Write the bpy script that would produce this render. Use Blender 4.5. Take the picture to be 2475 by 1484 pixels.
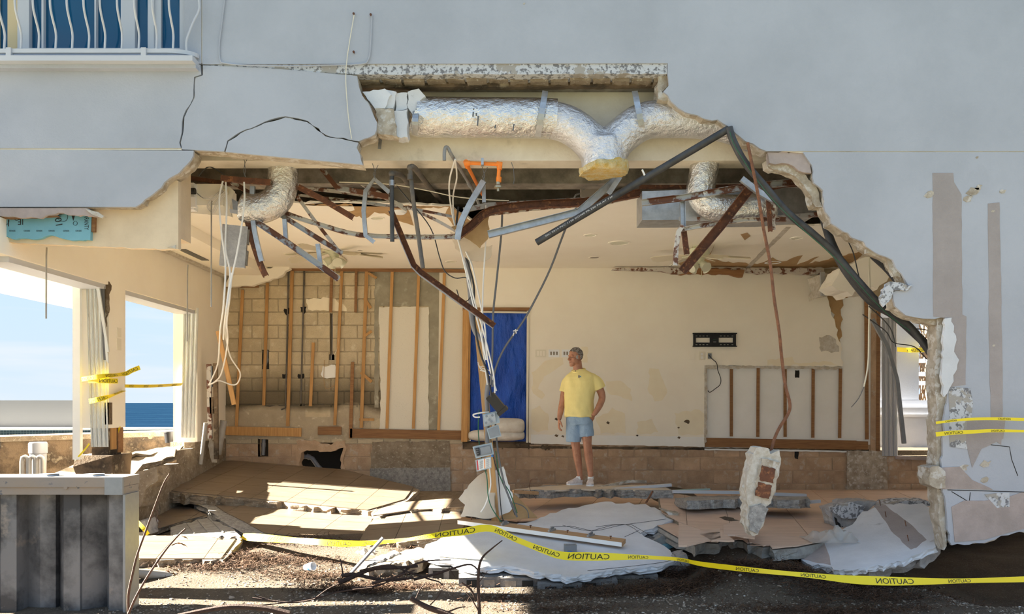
import bpy, math, random
from mathutils import Vector as V, noise as mnoise, geometry as mgeo, Matrix
for o in list(bpy.data.objects): bpy.data.objects.remove(o)
SC = bpy.context.scene
COL = SC.collection
# ---------------------------------------------------------------- camera
F, CX, HY, ZC = 2000.0, 1237.5, 973.0, 1.65      # focal length in px, vanishing point, eye height
cd = bpy.data.cameras.new('camera'); cam = bpy.data.objects.new('camera', cd); COL.objects.link(cam)
cd.sensor_width = 36.0; cd.lens = F / 2475 * 36.0; cd.sensor_fit = 'HORIZONTAL'
cd.shift_y = (HY - 742) / 2475; cd.clip_end = 9000
cam.location = (0, 0, ZC); cam.rotation_euler = (math.pi / 2, 0, 0)
SC.camera = cam
# ---------------------------------------------------------------- light
SUN = V((1.0, -0.03, -0.46)).normalized()          # direction the light travels
w = bpy.data.worlds.new('sky'); SC.world = w; w.use_nodes = True
nt = w.node_tree; nt.nodes.clear()
N = nt.nodes.new; L = nt.links.new
out = N('ShaderNodeOutputWorld'); bg = N('ShaderNodeBackground')
tc = N('ShaderNodeTexCoord'); sx = N('ShaderNodeSeparateXYZ'); gr = N('ShaderNodeValToRGB')
L(tc.outputs['Generated'], sx.inputs[0]); L(sx.outputs[2], gr.inputs[0])
e = gr.color_ramp.elements; e[0].position = 0; e[0].color = (.47, .545, .61, 1); e[1].position = 1; e[1].color = (.24, .38, .60, 1)
for p_, c_ in ((.05, (.43, .53, .63, 1)), (.14, (.40, .53, .67, 1)), (.4, (.36, .51, .70, 1))): q = e.new(p_); q.color = c_
mp = N('ShaderNodeMapping'); mp.inputs['Scale'].default_value = (1.5, 1.5, 15); mp.inputs['Location'].default_value = (.3, .2, .1)
nz = N('ShaderNodeTexNoise'); nz.inputs['Scale'].default_value = 2.4; nz.inputs['Detail'].default_value = 8
cr = N('ShaderNodeValToRGB'); cr.color_ramp.elements[0].position = .50; cr.color_ramp.elements[1].position = .74
mx = N('ShaderNodeMixRGB'); mx.inputs[2].default_value = (.56, .585, .61, 1)
k = N('ShaderNodeMath'); k.operation = 'MULTIPLY'; k.inputs[1].default_value = .75
L(tc.outputs['Generated'], mp.inputs[0]); L(mp.outputs[0], nz.inputs[0]); L(nz.outputs[0], cr.inputs[0])
L(cr.outputs[0], k.inputs[0]); L(k.outputs[0], mx.inputs[0]); L(gr.outputs[0], mx.inputs[1]); L(mx.outputs[0], bg.inputs[0]); L(bg.outputs[0], out.inputs[0])
bg.inputs[1].default_value = .31
sd = bpy.data.lights.new('sun', 'SUN'); sd.energy = 15.5; sd.angle = .009; sd.color = (1, .91, .76)
so = bpy.data.objects.new('sun', sd); COL.objects.link(so); so.rotation_euler = SUN.to_track_quat('-Z', 'Y').to_euler()
so.location = (-12, 16, 14)
vs = SC.view_settings; vs.view_transform = 'Standard'; vs.look = 'None'; vs.gamma = 1; vs.use_curve_mapping = False; vs.exposure = 2.4
SC.cycles.max_bounces = 10; SC.cycles.diffuse_bounces = 6; SC.cycles.use_denoising = True
# ---------------------------------------------------------------- helpers
rnd = random.Random(7)
def P(x, y, d): return V(((x - CX) / F * d, d, ZC + (HY - y) / F * d))
def PP(pts, d=None): return [P(p[0], p[1], p[2] if len(p) > 2 else d) for p in pts]
DF, DB = 7.14, 12.74
M = {}
def mat(name, col, rough=.75, metal=0, c2=None, sc=6, thr=(.35, .65), bump=None, bsc=None, c3=None, sc3=2.0, thr3=(.55, .7), stretch=None, rand=0, alpha=None, sss=0, bdist=.01, spec=None):
    m = bpy.data.materials.new(name); m.use_nodes = True; t = m.node_tree; n = t.nodes; l = t.links
    b = n['Principled BSDF']; b.inputs['Roughness'].default_value = rough; b.inputs['Metallic'].default_value = metal
    if spec is not None: b.inputs['Specular IOR Level'].default_value = spec
    g = n.new('ShaderNodeNewGeometry'); src = g.outputs['Position']
    if stretch:
        mp = n.new('ShaderNodeMapping'); mp.inputs['Scale'].default_value = stretch; l.new(src, mp.inputs[0]); src = mp.outputs[0]
    if rand:
        oi = n.new('ShaderNodeObjectInfo'); ad = n.new('ShaderNodeVectorMath'); ad.operation = 'ADD'
        l.new(src, ad.inputs[0]); l.new(oi.outputs['Random'], ad.inputs[1]); src = ad.outputs[0]
    def noise(s, det=6):
        z = n.new('ShaderNodeTexNoise'); z.inputs['Scale'].default_value = s; z.inputs['Detail'].default_value = det; z.inputs['Roughness'].default_value = .62
        l.new(src, z.inputs[0]); return z.outputs[0]
    def rgb(c): return (c[0], c[1], c[2], 1)
    cur = None
    b.inputs['Base Color'].default_value = rgb(col)
    def layer(cur, c, s, th):
        r = n.new('ShaderNodeMapRange'); r.inputs[1].default_value, r.inputs[2].default_value = th
        l.new(noise(s), r.inputs[0]); x = n.new('ShaderNodeMixRGB'); l.new(r.outputs[0], x.inputs[0])
        if cur: l.new(cur, x.inputs[1])
        else: x.inputs[1].default_value = rgb(col)
        x.inputs[2].default_value = rgb(c); return x.outputs[0]
    if c2: cur = layer(cur, c2, sc, thr)
    if c3: cur = layer(cur, c3, sc3, thr3)
    if rand:
        hs = n.new('ShaderNodeHueSaturation'); r = n.new('ShaderNodeMapRange'); r.inputs[3].default_value = 1 - rand; r.inputs[4].default_value = 1 + rand
        l.new(oi.outputs['Random'], r.inputs[0]); l.new(r.outputs[0], hs.inputs['Value'])
        if cur: l.new(cur, hs.inputs['Color'])
        else: hs.inputs['Color'].default_value = rgb(col)
        cur = hs.outputs[0]
    if cur: l.new(cur, b.inputs['Base Color'])
    if bump:
        bn = n.new('ShaderNodeBump'); bn.inputs['Strength'].default_value = bump; bn.inputs['Distance'].default_value = bdist
        l.new(noise(bsc or 40, 5), bn.inputs['Height']); l.new(bn.outputs[0], b.inputs['Normal'])
    if sss: b.inputs['Subsurface Weight'].default_value = sss; b.inputs['Subsurface Radius'].default_value = (.02, .008, .005)
    if alpha is not None: b.inputs['Alpha'].default_value = alpha
    M[name] = m; return m
mat('stucco', (.465, .485, .535), .9, c2=(.405, .425, .47), sc=1.1, bump=.55, bsc=55, c3=(.355, .36, .40), sc3=.8, thr3=(.58, .85), bdist=.006)
mat('render_pink', (.46, .38, .35), .95, c2=(.36, .30, .27), sc=5, bump=.5, bsc=50)
mat('render_patch', (.40, .355, .34), .95, c2=(.35, .31, .295), sc=4, bump=.6, bsc=60)
mat('broken_plaster', (.54, .48, .39), .95, c2=(.32, .26, .19), sc=9, bump=.7, bsc=60, c3=(.60, .57, .52), sc3=14, thr3=(.52, .6))
mat('peeled_paint', (.60, .61, .63), .9, c2=(.20, .20, .21), sc=26, thr=(.50, .56), c3=(.40, .37, .33), sc3=5, thr3=(.55, .57), bump=.8, bsc=60)
mat('stucco_white_skylit', (.72, .73, .75), .9, c2=(.60, .61, .63), sc=2, bump=.55, bsc=55, c3=(.22, .22, .23), sc3=3.2, thr3=(.66, .80), bdist=.006)  # paler stucco copy: sky light put into its colour; also real white paint
mat('cinder_shaded', (.23, .22, .21), .95, c2=(.13, .125, .12), sc=9, bump=1, bsc=60)  # cinder copy with the shade under the fallen wall in its colour
mat('header_tan', (.74, .60, .42), .92, c2=(.64, .51, .35), sc=3, bump=.3, bsc=40)
mat('board_back', (.64, .56, .45), .9, c2=(.57, .49, .39), sc=4)
mat('concrete', (.46, .44, .41), .95, c2=(.24, .23, .215), sc=22, bump=1, bsc=90, c3=(.55, .53, .50), sc3=60, thr3=(.58, .66))
mat('concrete_tan', (.36, .29, .21), .95, c2=(.22, .17, .115), sc=8, bump=1, bsc=60, c3=(.48, .42, .33), sc3=30, thr3=(.56, .66))
mat('beam_plaster', (.80, .74, .63), .92, c2=(.70, .63, .52), sc=4, bump=.3, bsc=40, c3=(.38, .33, .26), sc3=2.2, thr3=(.62, .8))
mat('dark_concrete', (.36, .32, .27), .95, c2=(.15, .13, .11), sc=5, bump=.5, bsc=30)
mat('mortar_brown', (.52, .375, .25), .95, c2=(.42, .30, .20), sc=6, bump=.6, bsc=60)
mat('block_brown', (.60, .425, .28), .95, c2=(.45, .31, .20), sc=5, bump=1, bsc=70, c3=(.60, .52, .42), sc3=9, thr3=(.56, .68), rand=.14)
mat('mortar', (.42, .33, .22), .95, c2=(.33, .25, .16), sc=10, bump=.6, bsc=60)
mat('foundation', (.20, .14, .085), .95, c2=(.05, .036, .024), sc=3.0, thr=(.42, .62), bump=1, bsc=30, c3=(.32, .26, .18), sc3=6, thr3=(.58, .68))
mat('plaster_wall', (.93, .88, .77), .9, c2=(.90, .84, .73), sc=2, bump=.25, bsc=70, bdist=.004)
mat('drywall_white', (.90, .90, .88), .9, c2=(.86, .86, .83), sc=3, bump=.2, bsc=50, bdist=.004)
mat('ceiling_paint', (.95, .91, .81), .9, c2=(.92, .87, .77), sc=1.5, bump=.15, bsc=60, bdist=.004)
mat('gypsum', (.66, .63, .57), .95, c2=(.48, .42, .33), sc=20, bump=.7, bsc=60)
mat('torn_paper', (.90, .82, .64), .95, c2=(.87, .78, .60), sc=6)
mat('kraft_paper', (.47, .31, .15), .95, c2=(.38, .24, .11), sc=5)
mat('grey_render', (.36, .33, .25), .95, c2=(.27, .245, .185), sc=4, bump=.4, bsc=40, c3=(.48, .45, .36), sc3=7, thr3=(.58, .72))
mat('sprayed_white', (.74, .70, .60), .95, c2=(.34, .32, .27), sc=120, thr=(.62, .72), bump=.3, bsc=60)
mat('wood', (.55, .31, .115), .75, c2=(.42, .22, .075), sc=5, stretch=(9, 9, .7), rand=.12, bump=.15, bsc=20)
mat('wood_dark', (.33, .17, .07), .8, c2=(.23, .11, .045), sc=5, stretch=(.7, 9, 9), rand=.1)
mat('wood_raw', (.50, .31, .16), .8, c2=(.38, .22, .10), sc=5, stretch=(1.2, 9, 9))
mat('wood_post', (.58, .36, .16), .8, c2=(.46, .26, .10), sc=5, stretch=(9, 9, .7))
mat('foil', (.86, .85, .83), .26, 1, bump=1, bsc=17, bdist=.03, c2=(.70, .69, .67), sc=9)
mat('foil_print', (.80, .79, .80), .36, .8, bump=1, bsc=19, bdist=.03, c2=(.66, .65, .66), sc=8, c3=(.72, .42, .42), sc3=34, thr3=(.68, .72))
mat('galvanised', (.50, .52, .54), .42, .75, c2=(.36, .37, .39), sc=12, bump=.2, bsc=30)
mat('rust', (.19, .075, .038), .85, .1, c2=(.10, .045, .028), sc=14, bump=.6, bsc=80, c3=(.33, .14, .06), sc3=24, thr3=(.56, .64))
mat('rusty_white', (.62, .58, .52), .75, .1, c2=(.17, .07, .04), sc=9, thr=(.50, .56), bump=.3, bsc=60)
mat('rusty_galv', (.46, .46, .46), .55, .4, c2=(.19, .08, .045), sc=6, thr=(.48, .54), bump=.3, bsc=60)
mat('rebar_rust', (.30, .13, .065), .85, c2=(.17, .075, .04), sc=20, bump=1, bsc=110)
mat('rubber', (.028, .029, .033), .5, c2=(.06, .06, .062), sc=9, bump=.15, bsc=30)
mat('black_print', (.65, .65, .65), .7)
mat('pipe_grey', (.30, .31, .32), .5, c2=(.24, .24, .24), sc=8)
mat('pipe_dark', (.085, .08, .075), .6, c2=(.16, .13, .10), sc=9)
mat('pvc', (.40, .385, .35), .4, c2=(.32, .29, .25), sc=5)
mat('pvc_grey', (.22, .22, .235), .4)
mat('purple_print', (.28, .20, .40), .6)
mat('orange_pipe', (.90, .24, .02), .45)
mat('brass', (.42, .38, .28), .4, .8)
mat('wire_white', (.82, .80, .76), .5)
mat('wire_cream', (.76, .70, .55), .5)
mat('wire_black', (.03, .03, .032), .5)
mat('wire_grey', (.14, .14, .145), .55)
mat('wire_green', (.015, .12, .06), .5)
mat('tarp', (.006, .065, .42), .45, c2=(.008, .09, .55), sc=3, bump=1, bsc=5, bdist=.06, stretch=(2.2, 1, .8))
mat('sandbag', (.76, .73, .67), .85, c2=(.66, .62, .55), sc=7, bump=.8, bsc=14, bdist=.02)
mat('tile', (.225, .172, .122), .42, c2=(.185, .14, .098), sc=2.2, stretch=(1.2, 5, 3), rand=.05, c3=(.265, .21, .155), sc3=3, thr3=(.55, .75))
mat('tile_rose', (.66, .48, .365), .5, c2=(.56, .40, .30), sc=2.2, stretch=(1, 6, 3), rand=.05, c3=(.34, .26, .20), sc3=4, thr3=(.66, .8))
mat('thinset', (.42, .40, .36), .95, c2=(.30, .28, .25), sc=12, bump=1, bsc=45)
mat('sand', (.115, .084, .055), .95, c2=(.066, .048, .032), sc=3, bump=1, bsc=55, bdist=.02, c3=(.21, .17, .125), sc3=70, thr3=(.56, .66))
mat('shell', (.34, .29, .23), .7, c2=(.20, .15, .105), sc=9, c3=(.60, .56, .50), sc3=14, thr3=(.58, .66))
mat('weed', (.085, .04, .017), .9, c2=(.042, .02, .010), sc=8, c3=(.17, .095, .04), sc3=14, thr3=(.6, .7))
mat('bark', (.05, .026, .018), .85, c2=(.025, .014, .010), sc=12, bump=.7, bsc=60)
mat('twig', (.12, .06, .036), .8, c2=(.06, .03, .02), sc=10, bump=.5, bsc=60)
mat('dead_leaf', (.30, .15, .05), .8, c2=(.16, .08, .03), sc=14)
mat('tape_yellow', (.90, .70, .01), .4)
mat('ink', (.015, .015, .015), .6)
mat('skin', (.52, .255, .155), .5, c2=(.40, .175, .10), sc=14, sss=.12, bump=.15, bsc=60, bdist=.004)
mat('skin_face', (.45, .20, .125), .5, c2=(.36, .145, .09), sc=18, sss=.12, bump=.2, bsc=70, bdist=.004)
mat('lips', (.30, .10, .075), .5)
mat('eye_dark', (.03, .02, .015), .3)
mat('eye_white', (.36, .29, .24), .4)
mat('hair', (.15, .125, .11), .8, c2=(.42, .40, .38), sc=38, thr=(.48, .62), bump=1, bsc=120, bdist=.012)
mat('hair_white', (.55, .53, .51), .8, c2=(.40, .38, .36), sc=50, bump=1, bsc=140)
mat('shirt', (.88, .76, .32), .9, c2=(.85, .72, .29), sc=5, bump=.25, bsc=6, bdist=.03, stretch=(1.4, 1.4, .7))
mat('shorts', (.33, .455, .60), .9, c2=(.28, .40, .54), sc=6, bump=.7, bsc=8, bdist=.04)
mat('shoe', (.82, .76, .74), .7, c2=(.60, .54, .52), sc=30)
mat('tv_black', (.018, .018, .02), .4, .3)
mat('ivory', (.80, .75, .62), .45)
mat('white_plastic', (.86, .88, .90), .4)
mat('fan_ivory', (.62, .62, .45), .4)
mat('fan_blade', (.64, .58, .45), .5)
mat('frosted', (.68, .68, .54), .3)
mat('foam_blue', (.20, .44, .53), .75, c2=(.16, .38, .47), sc=4)
mat('foam_green', (.42, .58, .54), .8)
mat('insulation', (.80, .52, .12), .95, c2=(.86, .74, .46), sc=16, bump=1, bsc=60, bdist=.03)
mat('white_metal', (.56, .57, .60), .45)
mat('shutter', (.72, .73, .70), .45, c2=(.64, .65, .62), sc=4)
mat('shutter_dark', (.12, .12, .12), .6)
mat('coping', (.80, .78, .74), .7)
mat('dim_ground', (.035, .045, .022), .95, c2=(.06, .06, .03), sc=2)
mat('privacy', (.13, .135, .14), .8)
mat('frame_white', (.52, .54, .58), .5)
mat('cream_wall', (.60, .49, .30), .9)
mat('steel_pile', (.19, .192, .197), .6, .35, c2=(.055, .056, .06), sc=2.4, thr=(.42, .60), bump=.3, bsc=30, c3=(.33, .29, .25), sc3=4, thr3=(.60, .72))
mat('cap_paint', (.27, .245, .22), .75, .1, c2=(.30, .25, .20), sc=2, c3=(.13, .135, .15), sc3=14, thr3=(.62, .66), bump=.3, bsc=40)
mat('cap_steel', (.25, .27, .29), .5, .6, c2=(.28, .30, .32), sc=20)
mat('box_grey', (.36, .43, .47), .5, .2)
mat('box_inside', (.22, .24, .26), .6)
mat('card', (.78, .77, .72), .8)
mat('card_red', (.55, .06, .06), .8)
mat('plastic_black', (.015, .015, .017), .4)
mat('cinder', (.50, .48, .46), .95, c2=(.38, .36, .35), sc=20, bump=1, bsc=70)
mat('hole_shade', (.02, .018, .016), 1)  # near-black that paints the shade inside holes, cracks and block cells
mat('palm', (.40, .30, .20), .9, c2=(.18, .11, .06), sc=14)
mat('plastic_sheet', (.62, .60, .56), .35, alpha=.45)
mat('blue_lid', (.05, .18, .42), .5)
mat('shade_roof_grey', (.35, .34, .33), .9)
def water(name, col, rough, bs, st):
    m = mat(name, col, rough, bump=st, bsc=bs, bdist=.4, c2=(col[0] * .55, col[1] * .6, col[2] * .72), sc=.12, stretch=(.35, 1, 1), spec=0); return m
water('sea', (.007, .022, .045), .6, .9, 1)
# glass with a tint
def glass(name, col):
    m = bpy.data.materials.new(name); m.use_nodes = True; b = m.node_tree.nodes['Principled BSDF']
    b.inputs['Base Color'].default_value = (*col, 1); b.inputs['Roughness'].default_value = .04; b.inputs['Transmission Weight'].default_value = .15; b.inputs['IOR'].default_value = 1.45
    M[name] = m
glass('glass_teal', (.008, .09, .20))
# mosaic for the pool wall (tiles of 2 cm, far away)
m = mat('pool_mosaic', (.03, .09, .11), .3); t = m.node_tree; br = t.nodes.new('ShaderNodeTexBrick'); tcn = t.nodes.new('ShaderNodeNewGeometry')
mpn = t.nodes.new('ShaderNodeMapping'); mpn.inputs['Rotation'].default_value = (math.pi / 2, 0, 0); t.links.new(tcn.outputs['Position'], mpn.inputs[0]); t.links.new(mpn.outputs[0], br.inputs['Vector'])
br.offset = 0; br.inputs['Color1'].default_value = (.006, .02, .026, 1); br.inputs['Color2'].default_value = (.02, .045, .05, 1); br.inputs['Mortar'].default_value = (.10, .12, .12, 1)
br.inputs['Scale'].default_value = 16; br.inputs['Brick Width'].default_value = 1; br.inputs['Row Height'].default_value = 1; br.inputs['Mortar Size'].default_value = .08
t.links.new(br.outputs[0], t.nodes['Principled BSDF'].inputs['Base Color'])
# block wall of the upper left with its own spray-stain band (a stain on the wall, 1.6 m to 1.95 m up)
def stained(name, base, c2, rand):
    m = mat(name, base, .95, c2=c2, sc=5, bump=1, bsc=70, rand=rand, c3=(.72, .65, .50), sc3=8, thr3=(.58, .7)); t = m.node_tree; n = t.nodes; l = t.links
    b = n['Principled BSDF']; src = b.inputs['Base Color'].links[0].from_socket
    g = n.new('ShaderNodeNewGeometry'); sx = n.new('ShaderNodeSeparateXYZ'); l.new(g.outputs['Position'], sx.inputs[0])
    nz = n.new('ShaderNodeTexNoise'); nz.inputs['Scale'].default_value = 1.3; nz.inputs['Detail'].default_value = 6; l.new(g.outputs['Position'], nz.inputs[0])
    ma = n.new('ShaderNodeMath'); ma.operation = 'MULTIPLY_ADD'; ma.inputs[1].default_value = .45; l.new(nz.outputs[0], ma.inputs[0]); l.new(sx.outputs[2], ma.inputs[2])
    r = n.new('ShaderNodeValToRGB'); e = r.color_ramp.elements
    mr = n.new('ShaderNodeMapRange'); mr.inputs[1].default_value = 1.70; mr.inputs[2].default_value = 2.45; l.new(ma.outputs[0], mr.inputs[0]); l.new(mr.outputs[0], r.inputs[0])
    e[0].position = .08; e[0].color = (0, 0, 0, 1); e[1].position = .95; e[1].color = (0, 0, 0, 1)
    q = e.new(.22); q.color = (1, 1, 1, 1); q = e.new(.48); q.color = (.9, .9, .9, 1)
    x = n.new('ShaderNodeMixRGB'); l.new(r.outputs[0], x.inputs[0]); l.new(src, x.inputs[1]); x.inputs[2].default_value = (.15, .12, .075, 1); l.new(x.outputs[0], b.inputs['Base Color'])
stained('block_tan', (.64, .54, .37), (.54, .45, .30), .10)
stained('grout_tan', (.52, .44, .31), (.45, .37, .26), 0)
# ---- mesh builder
class MB:
    def __init__(s): s.v = []; s.f = []
    def add(s, vs, fs):
        k = len(s.v); s.v += [V(q) for q in vs]; s.f += [[i + k for i in f] for f in fs]; return s
    def box(s, a, b):
        x0, y0, z0 = a; x1, y1, z1 = b
        return s.add([(x0, y0, z0), (x1, y0, z0), (x1, y1, z0), (x0, y1, z0), (x0, y0, z1), (x1, y0, z1), (x1, y1, z1), (x0, y1, z1)],
                     [(0, 3, 2, 1), (4, 5, 6, 7), (0, 1, 5, 4), (1, 2, 6, 5), (2, 3, 7, 6), (3, 0, 4, 7)])
    def prism(s, pts, ex, rows=0, jit=0, seed=1):
        """pts: planar polygon, ex: extrusion vector; rows of jittered side points make a broken edge"""
        r = random.Random(seed); n = len(pts); pts = [V(p) for p in pts]; ex = V(ex)
        a = sum((pts[i].cross(pts[(i + 1) % n]) for i in range(n)), V())
        if a.dot(ex) > 0: pts = pts[::-1]
        rings = [pts]
        for j in range(rows):
            t = (j + 1) / (rows + 1)
            rings.append([p + ex * (t + r.uniform(-.2, .2) / (rows + 1)) + V((r.uniform(-jit, jit), r.uniform(-jit, jit), r.uniform(-jit, jit) * .4)) for p in pts])
        rings.append([p + ex + (V((r.uniform(-jit, jit), r.uniform(-jit, jit), 0)) if rows else V()) for p in pts])
        vs = [q for R in rings for q in R]; fs = [list(range(n))]
        for j in range(len(rings) - 1):
            for i in range(n):
                k = (i + 1) % n; fs.append([j * n + k, j * n + i, (j + 1) * n + i, (j + 1) * n + k])
        fs.append([(len(rings) - 1) * n + i for i in range(n)][::-1])
        return s.add(vs, fs)
    def obox(s, c, ax, h):
        """box at c with three half axes given by unit vectors ax and half sizes h"""
        c = V(c); u, v, q = [V(a) * k for a, k in zip(ax, h)]
        pts = [c + u * i + v * j + q * k for k in (-1, 1) for (i, j) in ((-1, -1), (1, -1), (1, 1), (-1, 1))]
        fs = [(0, 3, 2, 1), (4, 5, 6, 7), (0, 1, 5, 4), (1, 2, 6, 5), (2, 3, 7, 6), (3, 0, 4, 7)]
        if u.cross(v).dot(q) < 0: fs = [f[::-1] for f in fs]
        return s.add(pts, fs)
    def sweep(s, path, prof, closed=True, up=None, cap=True, taper=None):
        path = [V(p) for p in path]; n = len(path); m = len(prof); T = []
        for i in range(n):
            a = path[max(i - 1, 0)]; b = path[min(i + 1, n - 1)]; t = (b - a); T.append(t.normalized() if t.length > 1e-9 else V((0, 0, 1)))
        u = V(up) if up is not None else (V((0, 1, 0)) if abs(T[0].y) < .9 else V((1, 0, 0)))
        rings = []
        for i in range(n):
            u = (u - T[i] * u.dot(T[i])); u = u.normalized() if u.length > 1e-6 else T[i].orthogonal().normalized()
            w_ = T[i].cross(u); k = taper[i] if taper else 1
            rings.append([path[i] + u * (a * k) + w_ * (b * k) for a, b in prof])
        vs = [q for R in rings for q in R]; fs = []
        for i in range(n - 1):
            for j in range(m if closed else m - 1):
                k = (j + 1) % m; fs.append([i * m + j, i * m + k, (i + 1) * m + k, (i + 1) * m + j])
        if cap and closed: fs += [list(range(m))[::-1], [(n - 1) * m + j for j in range(m)]]
        return s.add(vs, fs)
    def tube(s, path, r, n=8, smooth=0, taper=None, ry=None):
        if smooth: path = spline(path, smooth)
        if taper and len(taper) != len(path):
            m = len(taper) - 1; taper = [taper[min(int(i / (len(path) - 1) * m), m - 1)] * (1 - (i / (len(path) - 1) * m - min(int(i / (len(path) - 1) * m), m - 1))) + taper[min(int(i / (len(path) - 1) * m), m - 1) + 1] * (i / (len(path) - 1) * m - min(int(i / (len(path) - 1) * m), m - 1)) for i in range(len(path))]
        return s.sweep(path, [(math.cos(a) * r, math.sin(a) * (ry or r)) for a in [2 * math.pi * i / n for i in range(n)]], taper=taper)
    def lathe(s, c, prof, n=20, axis='Z'):
        """prof: (radius, height) pairs"""
        c = V(c); vs = []; m = len(prof)
        for i in range(n):
            a = 2 * math.pi * i / n
            for r, h in prof:
                q = (r * math.cos(a), r * math.sin(a), h)
                if axis == 'Y': q = (q[0], -h, q[1])
                if axis == 'X': q = (h, q[0], q[1])
                vs.append(c + V(q))
        fs = [[i * m + j, ((i + 1) % n) * m + j, ((i + 1) % n) * m + j + 1, i * m + j + 1] for i in range(n) for j in range(m - 1)]
        return s.add(vs, fs)
    def ball(s, c, r, n=10, jit=0, seed=1, rot=None):
        rr = random.Random(seed); c = V(c); r = (r, r, r) if isinstance(r, (int, float)) else r; vs = []; fs = []
        R = rot or Matrix.Identity(3)
        for i in range(n // 2 + 1):
            th = math.pi * i / (n // 2)
            for j in range(n):
                ph = 2 * math.pi * j / n; k = 1 + rr.uniform(-jit, jit)
                vs.append(c + R @ V((r[0] * math.sin(th) * math.cos(ph) * k, r[1] * math.sin(th) * math.sin(ph) * k, r[2] * math.cos(th) * k)))
        for i in range(n // 2):
            for j in range(n):
                k = (j + 1) % n; fs.append([i * n + j, (i + 1) * n + j, (i + 1) * n + k, i * n + k])
        return s.add(vs, fs)
    def mesh(s, name, smooth=False, ang=.7):
        me = bpy.data.meshes.new(name); me.from_pydata([tuple(q) for q in s.v], [], s.f); me.validate(); me.update()
        if smooth:
            for p in me.polygons: p.use_smooth = True
            me.set_sharp_from_angle(angle=ang)
        return me
    def build(s, name, m, parent=None, smooth=False, kind=None, label=None, cat=None, group=None, ang=.7):
        me = s.mesh(name, smooth, ang); return link(name, me, m, parent, kind, label, cat, group)
def link(name, me, m, parent=None, kind=None, label=None, cat=None, group=None):
    o = bpy.data.objects.new(name, me); COL.objects.link(o)
    if m is not None and not me.materials: me.materials.append(M[m] if isinstance(m, str) else m)
    if parent is not None: o.parent = parent
    elif me.vertices:
        xs = [v.co for v in me.vertices]; lo = V([min(q[i] for q in xs) for i in range(3)]); hi = V([max(q[i] for q in xs) for i in range(3)])
        b = V(((lo.x + hi.x) / 2, (lo.y + hi.y) / 2, lo.z)); me.transform(Matrix.Translation(-b)); o.location = b
    if kind: o['kind'] = kind
    tag(o, label, cat, group)
    return o
def tag(o, label=None, cat=None, group=None):
    if label: o['label'] = label
    if cat: o['category'] = cat; o['kind'] = 'thing'
    if group: o['group'] = group
    return o
OPEN = []
def thing(name, label, cat, group=None, kind='thing'):
    o = bpy.data.objects.new(name, None); COL.objects.link(o); o.empty_display_size = .1
    o['kind'] = kind
    if label: o['label'] = label
    if cat: o['category'] = cat
    if group: o['group'] = group
    OPEN.append(o); return o
def settle():
    """put every Empty at the base of what it parents"""
    for t in OPEN:
        c = [k for k in t.children if k.type == 'MESH']
        if not c: continue
        q = [k.location + V(v) for k in c for v in k.bound_box]
        lo = V([min(p[i] for p in q) for i in range(3)]); hi = V([max(p[i] for p in q) for i in range(3)])
        b = V(((lo.x + hi.x) / 2, (lo.y + hi.y) / 2, lo.z)); t.location = b
        for k in t.children: k.location = k.location - b
def spline(pts, k=6):
    pts = [V(p) for p in pts]; n = len(pts); res = []
    for i in range(n - 1):
        a = pts[max(i - 1, 0)]; b = pts[i]; c = pts[i + 1]; d = pts[min(i + 2, n - 1)]
        for j in range(k):
            t = j / k; t2 = t * t; t3 = t2 * t
            res.append(.5 * ((2 * b) + (c - a) * t + (2 * a - 5 * b + 4 * c - d) * t2 + (3 * b - a - 3 * c + d) * t3))
    res.append(pts[-1]); return res
def rag(pts, step=14, seed=1):
    """pixel polygon; a third number on a point roughens the edge that starts there by so many px"""
    r = random.Random(seed); res = []; n = len(pts)
    for i in range(n):
        a = pts[i]; b = pts[(i + 1) % n]; res.append((a[0], a[1]))
        amp = a[2] if len(a) > 2 else 0
        if not amp: continue
        dx, dy = b[0] - a[0], b[1] - a[1]; l = math.hypot(dx, dy); m = max(1, int(l / step))
        for j in range(1, m):
            t = (j + r.uniform(-.3, .3)) / m; q = r.uniform(-amp, amp)
            res.append((a[0] + dx * t - dy / l * q, a[1] + dy * t + dx / l * q))
    return res
def ragall(pts, amp, step=14, seed=1): return rag([(p[0], p[1], amp) for p in pts], step, seed)
def sheet(name, pts, d, t, m, parent=None, rows=0, jit=0, seed=1, **kw):
    """pixel polygon standing at depth d, t thick away from the camera"""
    return MB().prism([P(x, y, d) for x, y in pts], (0, t, 0), rows, jit, seed).build(name, m, parent, **kw)
class Plane:
    def __init__(s, a, b, c):
        s.o = V(a); s.n = (V(b) - s.o).cross(V(c) - s.o).normalized()
        if s.n.z < 0: s.n = -s.n
    def at(s, x, y):
        e = V((0, 0, ZC)); d = V(((x - CX) / F, 1, (HY - y) / F)); return e + d * ((s.o - e).dot(s.n) / d.dot(s.n))
def clip(poly, a, b, c, d, e):
    pass
def clip_rect(poly, x0, y0, x1, y1):
    def half(p, f, g):
        r = []
        for i in range(len(p)):
            a, b = p[i], p[(i + 1) % len(p)]; fa, fb = f(a), f(b)
            if fa >= 0: r.append(a)
            if (fa >= 0) != (fb >= 0):
                t = fa / (fa - fb); r.append((a[0] + (b[0] - a[0]) * t, a[1] + (b[1] - a[1]) * t))
        return r
    for f in (lambda q: q[0] - x0, lambda q: x1 - q[0], lambda q: q[1] - y0, lambda q: y1 - q[1]):
        if len(poly) < 3: return []
        poly = half(poly, f, None)
    return poly
def area(p): return abs(sum(p[i][0] * p[(i + 1) % len(p)][1] - p[(i + 1) % len(p)][0] * p[i][1] for i in range(len(p)))) / 2
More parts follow.
